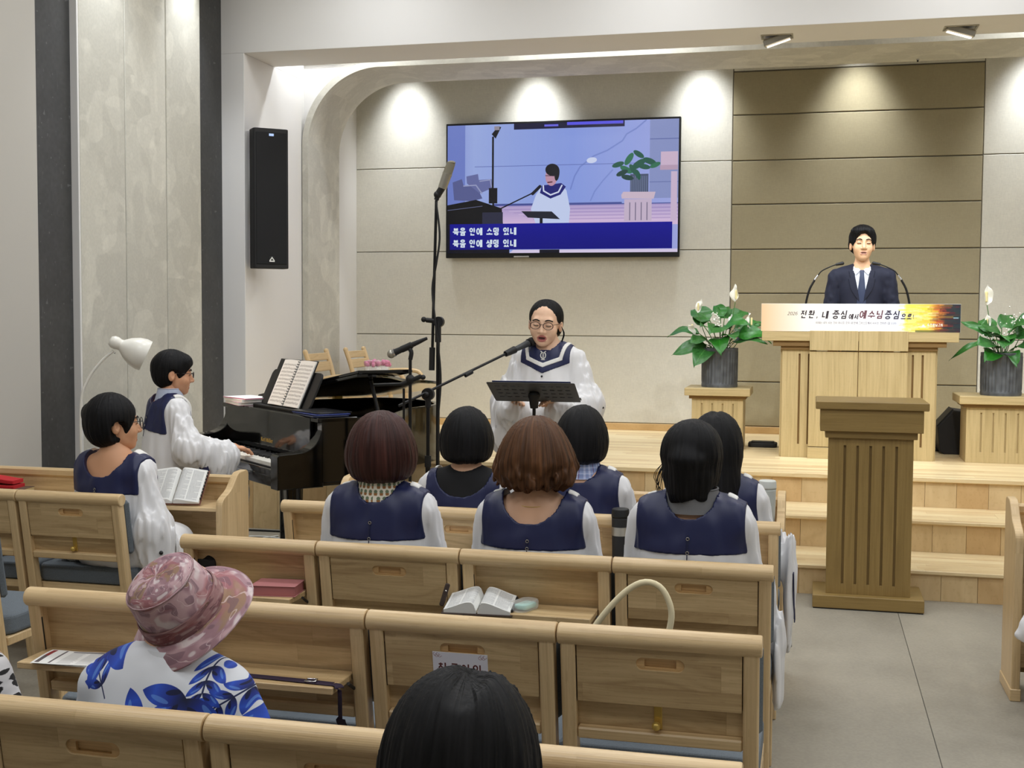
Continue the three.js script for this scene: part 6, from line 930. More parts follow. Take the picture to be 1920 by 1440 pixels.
// --- preacher behind the pulpit
{
  const t = person('preacher in dark navy suit and tie behind the pulpit', [0.352, SH, -9.58], Math.PI - 0.02), J = { hip: 0.88 };
  J.neck = [0, 1.385, 0.02]; J.skullBase = [0, 1.47, 0.005]; J.sL = [-0.185, 1.315, 0.02]; J.sR = [0.185, 1.315, 0.02]; J.eL = [-0.232, 1.05, 0.02]; J.wL = [-0.2, 0.84, -0.1]; J.eR = [0.232, 1.05, 0.02]; J.wR = [0.2, 0.84, -0.1]; J.kL = [-0.09, 0.48, -0.01]; J.kR = [0.09, 0.48, -0.01]; J.fL = [-0.09, 0.07, 0.02]; J.fR = [0.09, 0.07, 0.02];
  J.head = mat4([0.0, 1.555, -0.012], [0.07, 0.10, 0.03], 1.07);
  bodyMesh(t, J, { face: 0.003, mouth: 0.0, skin: 0xe2b48c, lips: 0xcf9a84, trunkW: 0.8, hands: [[mat4([0.2, 0.84, -0.1], [-1.3, 0, 0]), 1, 0.5], [mat4([-0.2, 0.84, -0.1], [-1.3, 0, 0]), -1, 0.5]] });
  const suit = phys({ color: 0x12162b, roughness: 0.8, sheen: 0.1, sheenColor: 0x3a4266, side: THREE.DoubleSide }), y = J.sL[1];
  const torso = U(0.05, ell([0, y - 0.11, 0.02], [0.175, 0.2, 0.118]), ell([0, y - 0.34, 0.02], [0.165, 0.26, 0.125]), cap([-0.15, y + 0.002, 0.02], [0.15, y + 0.002, 0.02], 0.058), cap([0, y + 0.05, 0.03], [-0.12, y + 0.022, 0.02], 0.05), cap([0, y + 0.05, 0.03], [0.12, y + 0.022, 0.02], 0.05));
  const arms = U(0.03, cap([J.sL[0], y - 0.005, 0.02], J.eL, 0.064, 0.056), cap(J.eL, J.wL, 0.056, 0.046)), arms2 = U(0.03, cap([J.sR[0], y - 0.005, 0.02], J.eR, 0.064, 0.056), cap(J.eR, J.wR, 0.056, 0.046)), legs = U(0.05, cap([-0.09, 0.86, 0.01], [-0.09, 0.1, 0.01], 0.10, 0.075), cap([0.09, 0.86, 0.01], [0.09, 0.1, 0.01], 0.10, 0.075));
  const jf = (x, yy, z) => { let d = torso(x, yy, z); const a = Math.min(arms(x, yy, z), arms2(x, yy, z)); d = smin(d, a - (a < 0.03 ? 0.004 * noise3(x * 20, yy * 14, z * 20) : 0), 0.02); return d; };
  const vee = (x, yy) => Math.abs(x) - 0.062 * clamp((yy - (y - 0.235)) / 0.285), nk = (x, yy, z) => 0.062 - Math.hypot(x, z - 0.02, Math.max(0, y + 0.04 - yy) * 1.2);
  obj('jacket', mesher((x, yy, z) => Math.max(jf(x, yy, z), z < -0.02 ? -vee(x, yy) * 0.8 : -1, nk(x, yy, z)), [-0.34, 0.6, -0.24], [0.34, y + 0.14, 0.22], 0.007), suit, t);
  obj('trousers', mesher(legs, [-0.24, 0.0, -0.16], [0.24, 0.98, 0.16], 0.014), suit, t);
  obj('shirt', mesher((x, yy, z) => Math.max(torso(x, yy, z) + 0.006, 0.056 - Math.hypot(x, z - 0.02, Math.max(0, y + 0.05 - yy)), y - 0.3 - yy), [-0.2, y - 0.32, -0.16], [0.2, y + 0.12, 0.16], 0.006), std({ color: 0xe8edf6, roughness: 0.7 }), t);
  const zf = (x, yy) => { let a = 0, b = -0.3; for (let i = 0; i < 24; i++) { const m = (a + b) / 2; torso(x, yy, m) < 0 ? a = m : b = m; } return a; };
  obj('shirt_collar', [-1, 1].map((s) => { const p = [[s * 0.060, y + 0.098, -0.0], [s * 0.012, y + 0.048, -0.066], [s * 0.045, y + 0.012, -0.088], [s * 0.072, y + 0.055, -0.038]]; const g = new THREE.BufferGeometry(); g.setAttribute('position', new THREE.Float32BufferAttribute([...p[0], ...p[1], ...p[2], ...p[0], ...p[2], ...p[3]], 3)); g.computeVertexNormals(); return g; }).concat([new THREE.CylinderGeometry(0.058, 0.064, 0.06, 32, 1, true).translate(0, y + 0.068, 0.016)]), std({ color: 0xe8edf6, roughness: 0.7, side: THREE.DoubleSide }), t);
  const tie = []; const ty = [y + 0.048, y + 0.028, y - 0.02, y - 0.13, y - 0.24], tw = [0.019, 0.014, 0.019, 0.030, 0.034]; const tp = [], ti = []; ty.forEach((yy, i) => { const z = zf(0, Math.min(yy, y + 0.02)) - 0.004 + (i === 0 ? 0.012 : 0); tp.push(-tw[i], yy, z + 0.002, 0, yy, z - 0.005, tw[i], yy, z + 0.002); }); for (let i = 0; i < 4; i++) for (let j = 0; j < 2; j++) { const a = i * 3 + j; ti.push(a, a + 3, a + 1, a + 1, a + 3, a + 4); } const tg = new THREE.BufferGeometry(); tg.setAttribute('position', new THREE.Float32BufferAttribute(tp, 3)); tg.setIndex(ti); tg.computeVertexNormals(); obj('tie', tg, std({ color: 0x1e2b4a, roughness: 0.5, side: THREE.DoubleSide }), t);
  // lapels: raised flaps along the V with a notch
  for (const s of [-1, 1]) { const lap = (x, yy) => { const k = clamp((yy - (y - 0.235)) / 0.285), in0 = 0.060 * k, out = in0 + 0.052 * sstep(0, 0.55, k) * (k > 0.78 ? 0.72 : 1); return Math.max(in0 - s * x, s * x - out, yy - y - 0.045, y - 0.235 - yy); }; shellMesh(t, 'lapel', jf, 0.008, (x, yy, z) => Math.max(lap(x, yy), z + 0.0), suit, [-0.16, y - 0.26, -0.2], [0.16, y + 0.1, 0.04], 0.0055); }
  const a = ell([0, 0.045, 0.016], [0.094, 0.098, 0.108]), b = ell([0, -0.012, 0.045], [0.082, 0.06, 0.066]), fr = ell([0.01, 0.088, -0.050], [0.078, 0.036, 0.046]), fc = faceCut(0.074, -0.026, 0.108, -0.12, 0.09), e = (s) => ell([s * 0.09, -0.045, -0.005], [0.03, 0.058, 0.04]), e1 = e(1), e2 = e(-1);
  hairMesh(t, J, (x, y2, z) => { let d = smin(a(x, y2, z), b(x, y2, z), 0.04); d = smin(d, fr(x, y2, z), 0.03); d = smax(d, -fc(x, y2, z), 0.012); return smax(d, -Math.min(e1(x, y2, z), e2(x, y2, z)), 0.012); }, HAIR.black, { front: true, cell: 0.0042, rip: 0.003 });
  browsAndEyes(t, J, { open: 0.55 });
}
// --- woman in the flowered hat
{
  const t = person('woman in flowered bucket hat and white blouse with blue leaves, seen from behind', [-1.385, 0, -2.37], -0.05), J = seated({ dy: -0.155, lean: -0.12, knee: 0.36, headShift: [0.03, -0.02, -0.02], head: [0.2, -0.1, 0.2], hs: 0.8, wide: 1.05 }); J.kL[1] = J.kR[1] = 0.46;
  bodyMesh(t, J, { face: 0.006 });
  const leaf = canvasTex(1024, 1024, (g, W, H) => {
    g.fillStyle = '#dfe1e6'; g.fillRect(0, 0, W, H);
    const lf = (x, y, a, l, w) => { g.save(); g.translate(x, y); g.rotate(a); const gr = g.createLinearGradient(0, 0, l, 0); gr.addColorStop(0, '#0d1330'); gr.addColorStop(0.3, '#1c2f86'); gr.addColorStop(0.7, '#2d55c8'); gr.addColorStop(1, '#1d3796'); g.fillStyle = gr; g.beginPath(); g.moveTo(0, 0); g.bezierCurveTo(l * 0.25, -w, l * 0.75, -w * 0.9, l, 0); g.bezierCurveTo(l * 0.75, w * 0.8, l * 0.3, w, 0, 0); g.fill(); g.fillStyle = 'rgba(120,170,235,0.55)'; g.beginPath(); g.ellipse(l * 0.55, -w * 0.3, l * 0.22, w * 0.16, 0.2, 0, 7); g.fill(); g.fillStyle = 'rgba(8,10,34,0.7)'; g.beginPath(); g.ellipse(l * 0.3, w * 0.25, l * 0.16, w * 0.18, -0.2, 0, 7); g.fill(); g.restore(); };
    const sprig = (x, y, a, s) => { g.strokeStyle = '#1b2550'; g.lineWidth = 7; g.beginPath(); g.moveTo(x, y); g.lineTo(x + Math.cos(a) * 260 * s, y + Math.sin(a) * 260 * s); g.stroke(); for (let i = 1; i <= 4; i++) { const px = x + Math.cos(a) * 65 * s * i, py = y + Math.sin(a) * 65 * s * i; lf(px, py, a - 0.9, 135 * s, 34 * s); lf(px, py, a + 0.8, 120 * s, 30 * s); } };
    for (const [x, y, a, s] of [[260, 330, -2.3, 0.9], [560, 760, 0.5, 0.8], [120, 900, -0.8, 0.8], [900, 250, 2.6, 0.8], [700, 100, 1.6, 0.7]]) sprig(x, y, a, s);
    for (const [x, y, r] of [[470, 440, 0.2], [800, 520, 1.2], [300, 650, 2.2], [640, 300, 3.0], [930, 800, 0.8], [150, 130, 2.6]]) for (let k = 0; k < 3; k++) lf(x, y, r + k * 1.25 - 2.2, 190, 62);
  });
  leaf.wrapS = leaf.wrapT = THREE.RepeatWrapping; leaf.repeat.set(1 / 0.52, 1 / 0.52); leaf.offset.set(0.42, 0.30);
  const y = J.sL[1], z = J.sL[2];
  const f0 = U(0.06, ell([0, y - 0.09, z], [0.172, 0.19, 0.115]), ell([0, (y + 0.38) / 2, z * 0.5], [0.18, 0.26, 0.125]), cap([-0.135, y - 0.012, z], [0.135, y - 0.012, z], 0.056), cap([0, y + 0.03, z], [0.11, y + 0.008, z], 0.05), cap([0, y + 0.03, z], [-0.11, y + 0.008, z], 0.05)), sl = U(0.03, cap([0.16, y - 0.015, z], [0.205, y - 0.19, z - 0.03], 0.062, 0.072), cap([0.205, y - 0.19, z - 0.03], [0.2, y - 0.22, z - 0.05], 0.07)), sr = U(0.03, cap([-0.16, y - 0.015, z], [-0.205, y - 0.19, z - 0.03], 0.062, 0.072), cap([-0.205, y - 0.19, z - 0.03], [-0.2, y - 0.22, z - 0.05], 0.07));
  obj('blouse', planeUV(mesher((x, yy, zz) => { let d = smin(f0(x, yy, zz), Math.min(sl(x, yy, zz), sr(x, yy, zz)), 0.025); if (Math.abs(d) < 0.04) d -= 0.004 * noise3(x * 9, yy * 7, zz * 9); return smax(d, 0.43 - yy, 0.02); }, [-0.34, 0.38, -0.32], [0.34, y + 0.12, 0.24], 0.009), 1), std({ map: leaf, roughness: 0.75 }), t);
  obj('blouse_collar', new THREE.CylinderGeometry(0.064, 0.085, 0.05, 36, 1, true).translate(0.02, J.neck[1] + 0.012, J.neck[2] + 0.01), std({ color: 0xdfe1e6, roughness: 0.8, side: THREE.DoubleSide }), t);
  obj('skirt', mesher(U(0.06, cap([-0.085, 0.48, 0], J.kL, 0.085, 0.07), cap([0.085, 0.48, 0], J.kR, 0.085, 0.07), cap(J.kL, [J.kL[0], 0.1, J.kL[2]], 0.07, 0.06), cap(J.kR, [J.kR[0], 0.1, J.kR[2]], 0.07, 0.06)), [-0.26, 0.02, -0.52], [0.26, 0.64, 0.14], 0.014), std({ color: 0x2a2f45, roughness: 0.9 }), t);
  { const hb = bobHair({ w: 0.088, len: 0.085, crown: 0.09, back: 0.092 }); hairMesh(t, J, (x, y, z) => smax(hb(x, y, z), y - 0.0, 0.02), HAIR.soft, { cell: 0.008 }); }
  // hat: crown, band, brim; flowered cloth
  const fab = dataTex(1024, 512, (u, v) => {
    const q = vnoise(u * 14 + 2.2 * vnoise(u * 18, v * 9, 18, 9, 1), v * 6 + 2.0 * vnoise(u * 16, v * 8, 16, 8, 2), 14, 6, 3), r = vnoise(u * 30 + 2 * q, v * 13, 30, 13, 4), line = Math.abs(vnoise(u * 22 + 2.4 * q, v * 10 + q, 22, 10, 6) - 0.5), k = vnoise(u * 10, v * 5 + q * 2, 10, 5, 9);
    let c = [0.60, 0.46, 0.49]; const to = (d, t) => { c = c.map((a, i) => mix(a, d[i], t)); };
    to([0.78, 0.65, 0.66], sstep(0.46, 0.70, q) * 0.85); to([0.87, 0.83, 0.82], sstep(0.62, 0.86, r) * 0.75); to([0.62, 0.36, 0.37], sstep(0.58, 0.80, k) * 0.6); to([0.58, 0.47, 0.35], sstep(0.34, 0.18, q) * 0.8); to([0.42, 0.31, 0.35], sstep(0.28, 0.2, r) * 0.5); to([0.88, 0.80, 0.80], line < 0.018 ? 0.55 : 0); return c;
  }, 1, 1);
  const fm = std({ map: fab, roughness: 0.8, side: THREE.DoubleSide, bumpMap: fab, bumpScale: 0.0015 });
  const Hm = mat4([J.headPos[0] - 0.004, J.headPos[1] - 0.012, J.headPos[2] + 0.03], [0.62, 0.0, 0.30], 0.98, 'ZXY'), hat = (g) => g.applyMatrix4(Hm);
  const wob = (g, amp, r0) => { const p = g.attributes.position; for (let i = 0; i < p.count; i++) { const x = p.getX(i), yy = p.getY(i), zz = p.getZ(i), r = Math.hypot(x, zz), a = Math.atan2(zz, x), k = sstep(r0, 0.16, r); p.setY(i, yy + amp * k * (Math.sin(a * 3 + 0.6) * 0.6 + Math.sin(a * 2 - 0.8))); } g.computeVertexNormals(); return g; };
  const HT = thing('bucket_hat', 'pink and mauve flowered bucket hat on the woman in the leaf-print blouse', 'hat'); HT.position.copy(t.position); HT.rotation.copy(t.rotation);
  const crown = [[0, 0.118], [0.03, 0.120], [0.06, 0.117], [0.078, 0.108], [0.086, 0.094], [0.093, 0.05], [0.099, 0.0]];
  obj('crown', hat(lathe(crown, 64)), fm, HT); obj('crown_seam', hat(new THREE.TorusGeometry(0.084, 0.0022, 6, 64).rotateX(Math.PI / 2).translate(0, 0.100, 0)), fm, HT);
  obj('hat_band', hat(lathe([[0.1005, -0.004], [0.1035, 0.0], [0.100, 0.033], [0.0965, 0.036]], 64)), std({ map: fab, color: 0xcdb8b4, roughness: 0.8, side: THREE.DoubleSide }), HT);
  obj('brim', hat(wob(lathe([[0.097, 0.002], [0.108, -0.003], [0.125, -0.009], [0.142, -0.018], [0.156, -0.028], [0.158, -0.031], [0.155, -0.032], [0.14, -0.022], [0.122, -0.013], [0.106, -0.007], [0.096, -0.002]], 96), 0.007, 0.1)), fm, HT);
}
// --- dark-haired head at the bottom edge
{
  const t = person('dark-haired person whose head rises at the bottom edge of the picture', [-0.475, 0, -1.58], 0), J = seated({ dy: -0.162, knee: 0.36, lean: -0.1, head: [-0.22, 0, 0] });
  bodyMesh(t, J, { face: 0.006 });
  const f = U(0.06, ell([0, 0.62, 0], [0.19, 0.27, 0.13]), cap([-0.13, 0.70, 0], [0.13, 0.70, 0], 0.06), cap([0.17, 0.68, 0], J.eR, 0.06), cap([-0.17, 0.68, 0], J.eL, 0.06)); obj('jacket', mesher(f, [-0.3, 0.33, -0.2], [0.3, 0.86, 0.18], 0.012), M.blackKnit, t);
  obj('trousers', mesher(U(0.06, cap([-0.09, 0.5, 0], J.kL, 0.10, 0.08), cap([0.09, 0.5, 0], J.kR, 0.10, 0.08), cap(J.kL, [J.kL[0], 0.08, J.kL[2]], 0.075, 0.06), cap(J.kR, [J.kR[0], 0.08, J.kR[2]], 0.075, 0.06)), [-0.24, 0.02, -0.52], [0.24, 0.64, 0.14], 0.014), M.blackKnit, t);
  const c = ell([0, 0.022, 0.018], [0.106, 0.114, 0.115]), s = ell([0, -0.06, 0.02], [0.108, 0.12, 0.10]), part = cap([0.012, 0.16, -0.03], [0.02, 0.11, 0.105], 0.024, 0.02), fc = faceCut();
  hairMesh(t, J, (x, y, z) => { let d = smin(c(x, y, z), s(x, y, z), 0.06); d = smax(d, -0.17 - y, 0.03); d = smax(d, -part(x, y, z), 0.02); return smax(d, -fc(x, y, z), 0.015); }, HAIR.soft, { cell: 0.0045, rip: 0.0028 });
}
// --- person in spotted top at the left edge
{
  const t = person('person in black-and-white spotted top at the left picture edge', [-1.965, 0, -2.36], 0), J = seated({ dy: -0.15, knee: 0.36, lean: -0.1, arms: { eR: [0.215, 0.52, -0.03] } }); J.kL[1] = J.kR[1] = 0.46;
  bodyMesh(t, J, { face: 0.007 });
  const spots = dataTex(512, 512, (u, v) => { let b = 0; for (let a = -1; a <= 1; a++) for (let c = -1; c <= 1; c++) { const N = 13, i = Math.floor(u * N) + a, j = Math.floor(v * N) + c, m = (q) => ((q % N) + N) % N, hx = hash2(m(i), m(j), 5), hy = hash2(m(i), m(j), 6), dx = u * N - i - hx, dy = v * N - j - hy, w = 0.30 + 0.16 * hash2(m(i), m(j), 7) + 0.16 * (vnoise(u * 60, v * 60, 60, 60, 8) - 0.5); if (Math.hypot(dx * (0.8 + hx * 0.5), dy) < w) b = 1; } const g = vnoise(u * 25, v * 25, 25, 25, 2); return b ? [0.08, 0.075, 0.08] : [0.74 + 0.14 * g, 0.73 + 0.14 * g, 0.73 + 0.14 * g]; }, 0.3, 0.3);
  const y = J.sL[1], f = U(0.05, ell([0, y - 0.10, -0.02], [0.17, 0.2, 0.12]), ell([0, 0.55, 0], [0.18, 0.2, 0.13]), cap([-0.13, y - 0.01, 0], [0.13, y - 0.01, 0], 0.056), cap([0.15, y - 0.02, 0], J.eR, 0.062, 0.06), cap(J.eR, J.wR, 0.06, 0.05), cap([-0.15, y - 0.02, 0], J.eL, 0.062, 0.06), cap(J.eL, J.wL, 0.06, 0.05)); obj('top', planeUV(mesher((x, yy, z) => { let d = f(x, yy, z); if (Math.abs(d) < 0.04) d -= 0.005 * noise3(x * 9, yy * 7, z * 9); return d; }, [-0.32, 0.35, -0.36], [0.32, y + 0.1, 0.2], 0.011), 1), std({ map: spots, roughness: 0.8 }), t);
  obj('trousers', mesher(U(0.06, cap([-0.085, 0.48, 0], J.kL, 0.085, 0.07), cap([0.085, 0.48, 0], J.kR, 0.085, 0.07), cap(J.kL, [J.kL[0], 0.08, J.kL[2]], 0.075, 0.06), cap(J.kR, [J.kR[0], 0.08, J.kR[2]], 0.075, 0.06)), [-0.24, 0.02, -0.52], [0.24, 0.64, 0.14], 0.014), M.blackKnit, t);
  hairMesh(t, J, bobHair({ w: 0.10, len: 0.10, crown: 0.11, back: 0.108 }), HAIR.black, { cell: 0.008 });
}
// ---------------------------------------------------------------- things lying about
const SHELF = 0.6135;
M.gilt = std({ color: 0xc9b98e, roughness: 0.6 });
function closedBook(name, label, pos, turn, [w, h, d], cover, pages = M.paper, group) { const t = thing(name, label, 'book', pos, turn, group); obj('cover', [bx(-w / 2, w / 2, 0, 0.002, -d / 2, d / 2, 0.0008), bx(-w / 2, w / 2, h - 0.002, h, -d / 2, d / 2, 0.0008), bx(-w / 2, -w / 2 + 0.003, 0, h, -d / 2, d / 2, 0.001)], cover, t); obj('pages', bx(-w / 2 + 0.003, w / 2 - 0.003, 0.002, h - 0.002, -d / 2 + 0.003, d / 2 - 0.003, 0.0008), pages, t); return t; }
const textTex = (s) => canvasTex(512, 640, (g, W, H) => { g.fillStyle = '#ecece8'; g.fillRect(0, 0, W, H); for (let c = 0; c < 2; c++) for (let r = 0; r < 58; r++) { g.fillStyle = `rgba(70,72,80,${0.5 + 0.2 * hash2(r, c, s)})`; let x = 40 + c * 226; const e = x + 200 - (hash2(r, c, s + 1) < 0.15 ? 90 : 0); while (x < e) { const w = 8 + 26 * hash2(r, x | 0, s); g.fillRect(x, 34 + r * 10, Math.min(w, e - x), 4.2); x += w + 5; } } });
const pageMat = std({ map: textTex(4), roughness: 0.9, side: THREE.DoubleSide }), pageMat2 = std({ map: textTex(9), roughness: 0.9, side: THREE.DoubleSide });
function openBible(label, pos, rot, w, d, thick, cover, belly = 0.02) {       // spine along z, pages bulge
  const t = thing('open_bible', label, 'book', pos); t.rotation.set(rot[0], rot[1], rot[2], 'YXZ');
  obj('cover', [bx(-w, -0.004, 0, 0.004, -d / 2, d / 2, 0.0015), bx(0.004, w, 0, 0.004, -d / 2, d / 2, 0.0015), bx(-0.008, 0.008, 0, 0.003, -d / 2, d / 2, 0.001)], cover, t);
  for (const s of [-1, 1]) {
    const n = 14, prof = []; for (let i = 0; i <= n; i++) { const u = i / n; prof.push([s * (0.002 + u * (w - 0.01)), 0.004 + thick * (1 - 0.55 * u) * Math.min(1, 0.35 + u * 6) + belly * Math.sin(Math.PI * Math.pow(u, 0.6)) * (1 - u * 0.6)]); }
    const sh = shapeOf([[s * 0.002, 0.004], ...prof, [s * (w - 0.008), 0.004]]); obj('page_block', T(extrude(sh, d - 0.012, 0, 1), 0, 0, -(d - 0.012) / 2), M.paper, t);
    const pos2 = [], uv = [], idx = []; prof.forEach((p, i) => { for (const z of [0, 1]) { pos2.push(p[0], p[1] + 0.0012, (z - 0.5) * (d - 0.013)); uv.push(s > 0 ? i / n : 1 - i / n, 1 - z); } }); for (let i = 0; i < n; i++) idx.push(i * 2, i * 2 + 1, i * 2 + 2, i * 2 + 2, i * 2 + 1, i * 2 + 3); if (s < 0) for (let i = 0; i < idx.length; i += 3) [idx[i], idx[i + 1]] = [idx[i + 1], idx[i]];
    const g = new THREE.BufferGeometry(); g.setAttribute('position', new THREE.Float32BufferAttribute(pos2, 3)); g.setAttribute('uv', new THREE.Float32BufferAttribute(uv, 2)); g.setIndex(idx); g.computeVertexNormals(); obj('open_page', g, s > 0 ? pageMat : pageMat2, t);
  }
  for (let i = 0; i < 9; i++) obj('index_tab', bx(w - 0.012, w - 0.002, 0.008, 0.014, -d / 2 + 0.012 + i * (d - 0.03) / 9, -d / 2 + 0.022 + i * (d - 0.03) / 9, 0.001), M.black, t);
  return t;
}
// second choir pew back
closedBook('pink_book', 'thick pink leather book on the folded-out pew table', [-1.735, SHELF, -3.755], 0.12, [0.155, 0.035, 0.115], std({ color: 0xb87878, roughness: 0.6 }), std({ color: 0xb06a6a, roughness: 0.7 }));
closedBook('red_book', 'thin dark red book behind the flowered hat, lower of two', [-2.00, SHELF, -3.775], -0.2, [0.10, 0.022, 0.13], std({ color: 0x7a1a20, roughness: 0.6 }), M.paper);
closedBook('red_book', 'small dark red book lying on the other red book', [-2.005, SHELF + 0.022, -3.785], 0.1, [0.09, 0.02, 0.11], std({ color: 0x5c1418, roughness: 0.6 }), M.gilt);
{ const t = thing('bag', 'small black cloth bag standing on the pew table behind the flowered hat', 'bag', [-2.045, SHELF, -3.835]); obj('pouch', mesher(U(0.03, ell([0, 0.05, 0], [0.05, 0.05, 0.016]), cap([0.03, 0.085, 0], [0.012, 0.115, 0], 0.012, 0.006)), [-0.08, 0.0, -0.05], [0.08, 0.14, 0.05], 0.006), M.blackKnit, t); obj('flap', bx(-0.045, 0.045, 0.04, 0.085, 0.012, 0.018, 0.003), M.blackMatte, t); }
openBible('thick open bible on the pew table beside the clear case', [-1.02, SHELF + 0.003, -3.735], [0.16, 0.08, 0], 0.115, 0.15, 0.02, std({ color: 0x3b2a20, roughness: 0.6 }), 0.022);
{ const t = thing('spectacles_case', 'brown leather case leaning against the open bible', 'case', [-1.148, SHELF, -3.72], 0.3); obj('body', place(extrude(roundRect(-0.008, 0, 0.008, 0.075, 0.006), 0.010, 0.003), [0, 0, 0], [-0.25, 0, -0.3]), std({ color: 0x33241c, roughness: 0.5 }), t); obj('clasp', ball(0.015, 0.05, 0.002, 0.003), M.chrome, t);
  const c = thing('clear_case', 'clear plastic case with mint-green cloth on the pew table', 'case', [-0.878, SHELF, -3.745], -0.35); obj('shell', extrude(roundRect(-0.032, -0.055, 0.032, 0.055, 0.028), 0.03, 0.006).rotateX(-Math.PI / 2), phys({ color: 0xffffff, transmission: 0.75, roughness: 0.25, thickness: 0 }), c); obj('cloth', extrude(roundRect(-0.025, -0.03, 0.025, 0.045, 0.015), 0.016, 0.006).rotateX(-Math.PI / 2).translate(0, 0.004, 0), std({ color: 0xa9dcd2, roughness: 0.9 }), c); }
// basket bag on the seat before the third pew
{
  const straw = std({ map: dataTex(256, 256, (u, v) => { const a = Math.sin(u * 256 * 0.39) * Math.sin(v * 256 * 0.39), n = vnoise(u * 60, v * 60, 60, 60, 1), g = 0.62 + 0.16 * a + 0.2 * (n - 0.5); return [g, g * 0.86, g * 0.62]; }, 0.12, 0.12), roughness: 0.9 });
  const t = thing('basket_bag', 'woven straw bag with tall cream handle on the seat', 'bag', [-0.46, 0.447, -3.24]);
  const g = new THREE.CylinderGeometry(0.15, 0.115, 0.20, 40, 8, true).scale(1, 1, 0.55).translate(0, 0.10, 0); const p = g.attributes.position, uv = g.attributes.uv; for (let i = 0; i < p.count; i++) uv.setXY(i, uv.getX(i) * 0.85, p.getY(i)); obj('basket', g, std({ map: straw.map, color: 0x9a7a52, roughness: 0.9, side: THREE.DoubleSide }), t);
  obj('bottom', T(new THREE.CylinderGeometry(0.115, 0.115, 0.008, 32).scale(1, 1, 0.55), 0, 0.004, 0), std({ color: 0x7a5a38, roughness: 0.9 }), t);
  const hd = (z) => tube([[-0.125, 0.19, z], [-0.10, 0.26, z], [-0.03, 0.35, z], [0.03, 0.392, z], [0.08, 0.38, z], [0.108, 0.32, z], [0.10, 0.25, z], [0.085, 0.19, z]], 0.0085, 40, 8);
  obj('handle', hd(0.02), std({ color: 0xe6d9b4, roughness: 0.85 }), t); obj('rim', tube(Array.from({ length: 16 }, (_, i) => [0.15 * Math.cos(i * Math.PI / 8), 0.20, 0.0825 * Math.sin(i * Math.PI / 8)]), 0.006, 48, 6, true), straw, t);
  obj('tassel', [0, 1, 2, 3, 4].map((i) => tube([[0.03 + i * 0.006, 0.06, 0.075], [0.028 + i * 0.007, 0.0, 0.082], [0.03 + i * 0.008, -0.03, 0.09]], 0.003, 8, 5)), std({ color: 0xd9cba6, roughness: 0.9 }), t);
}
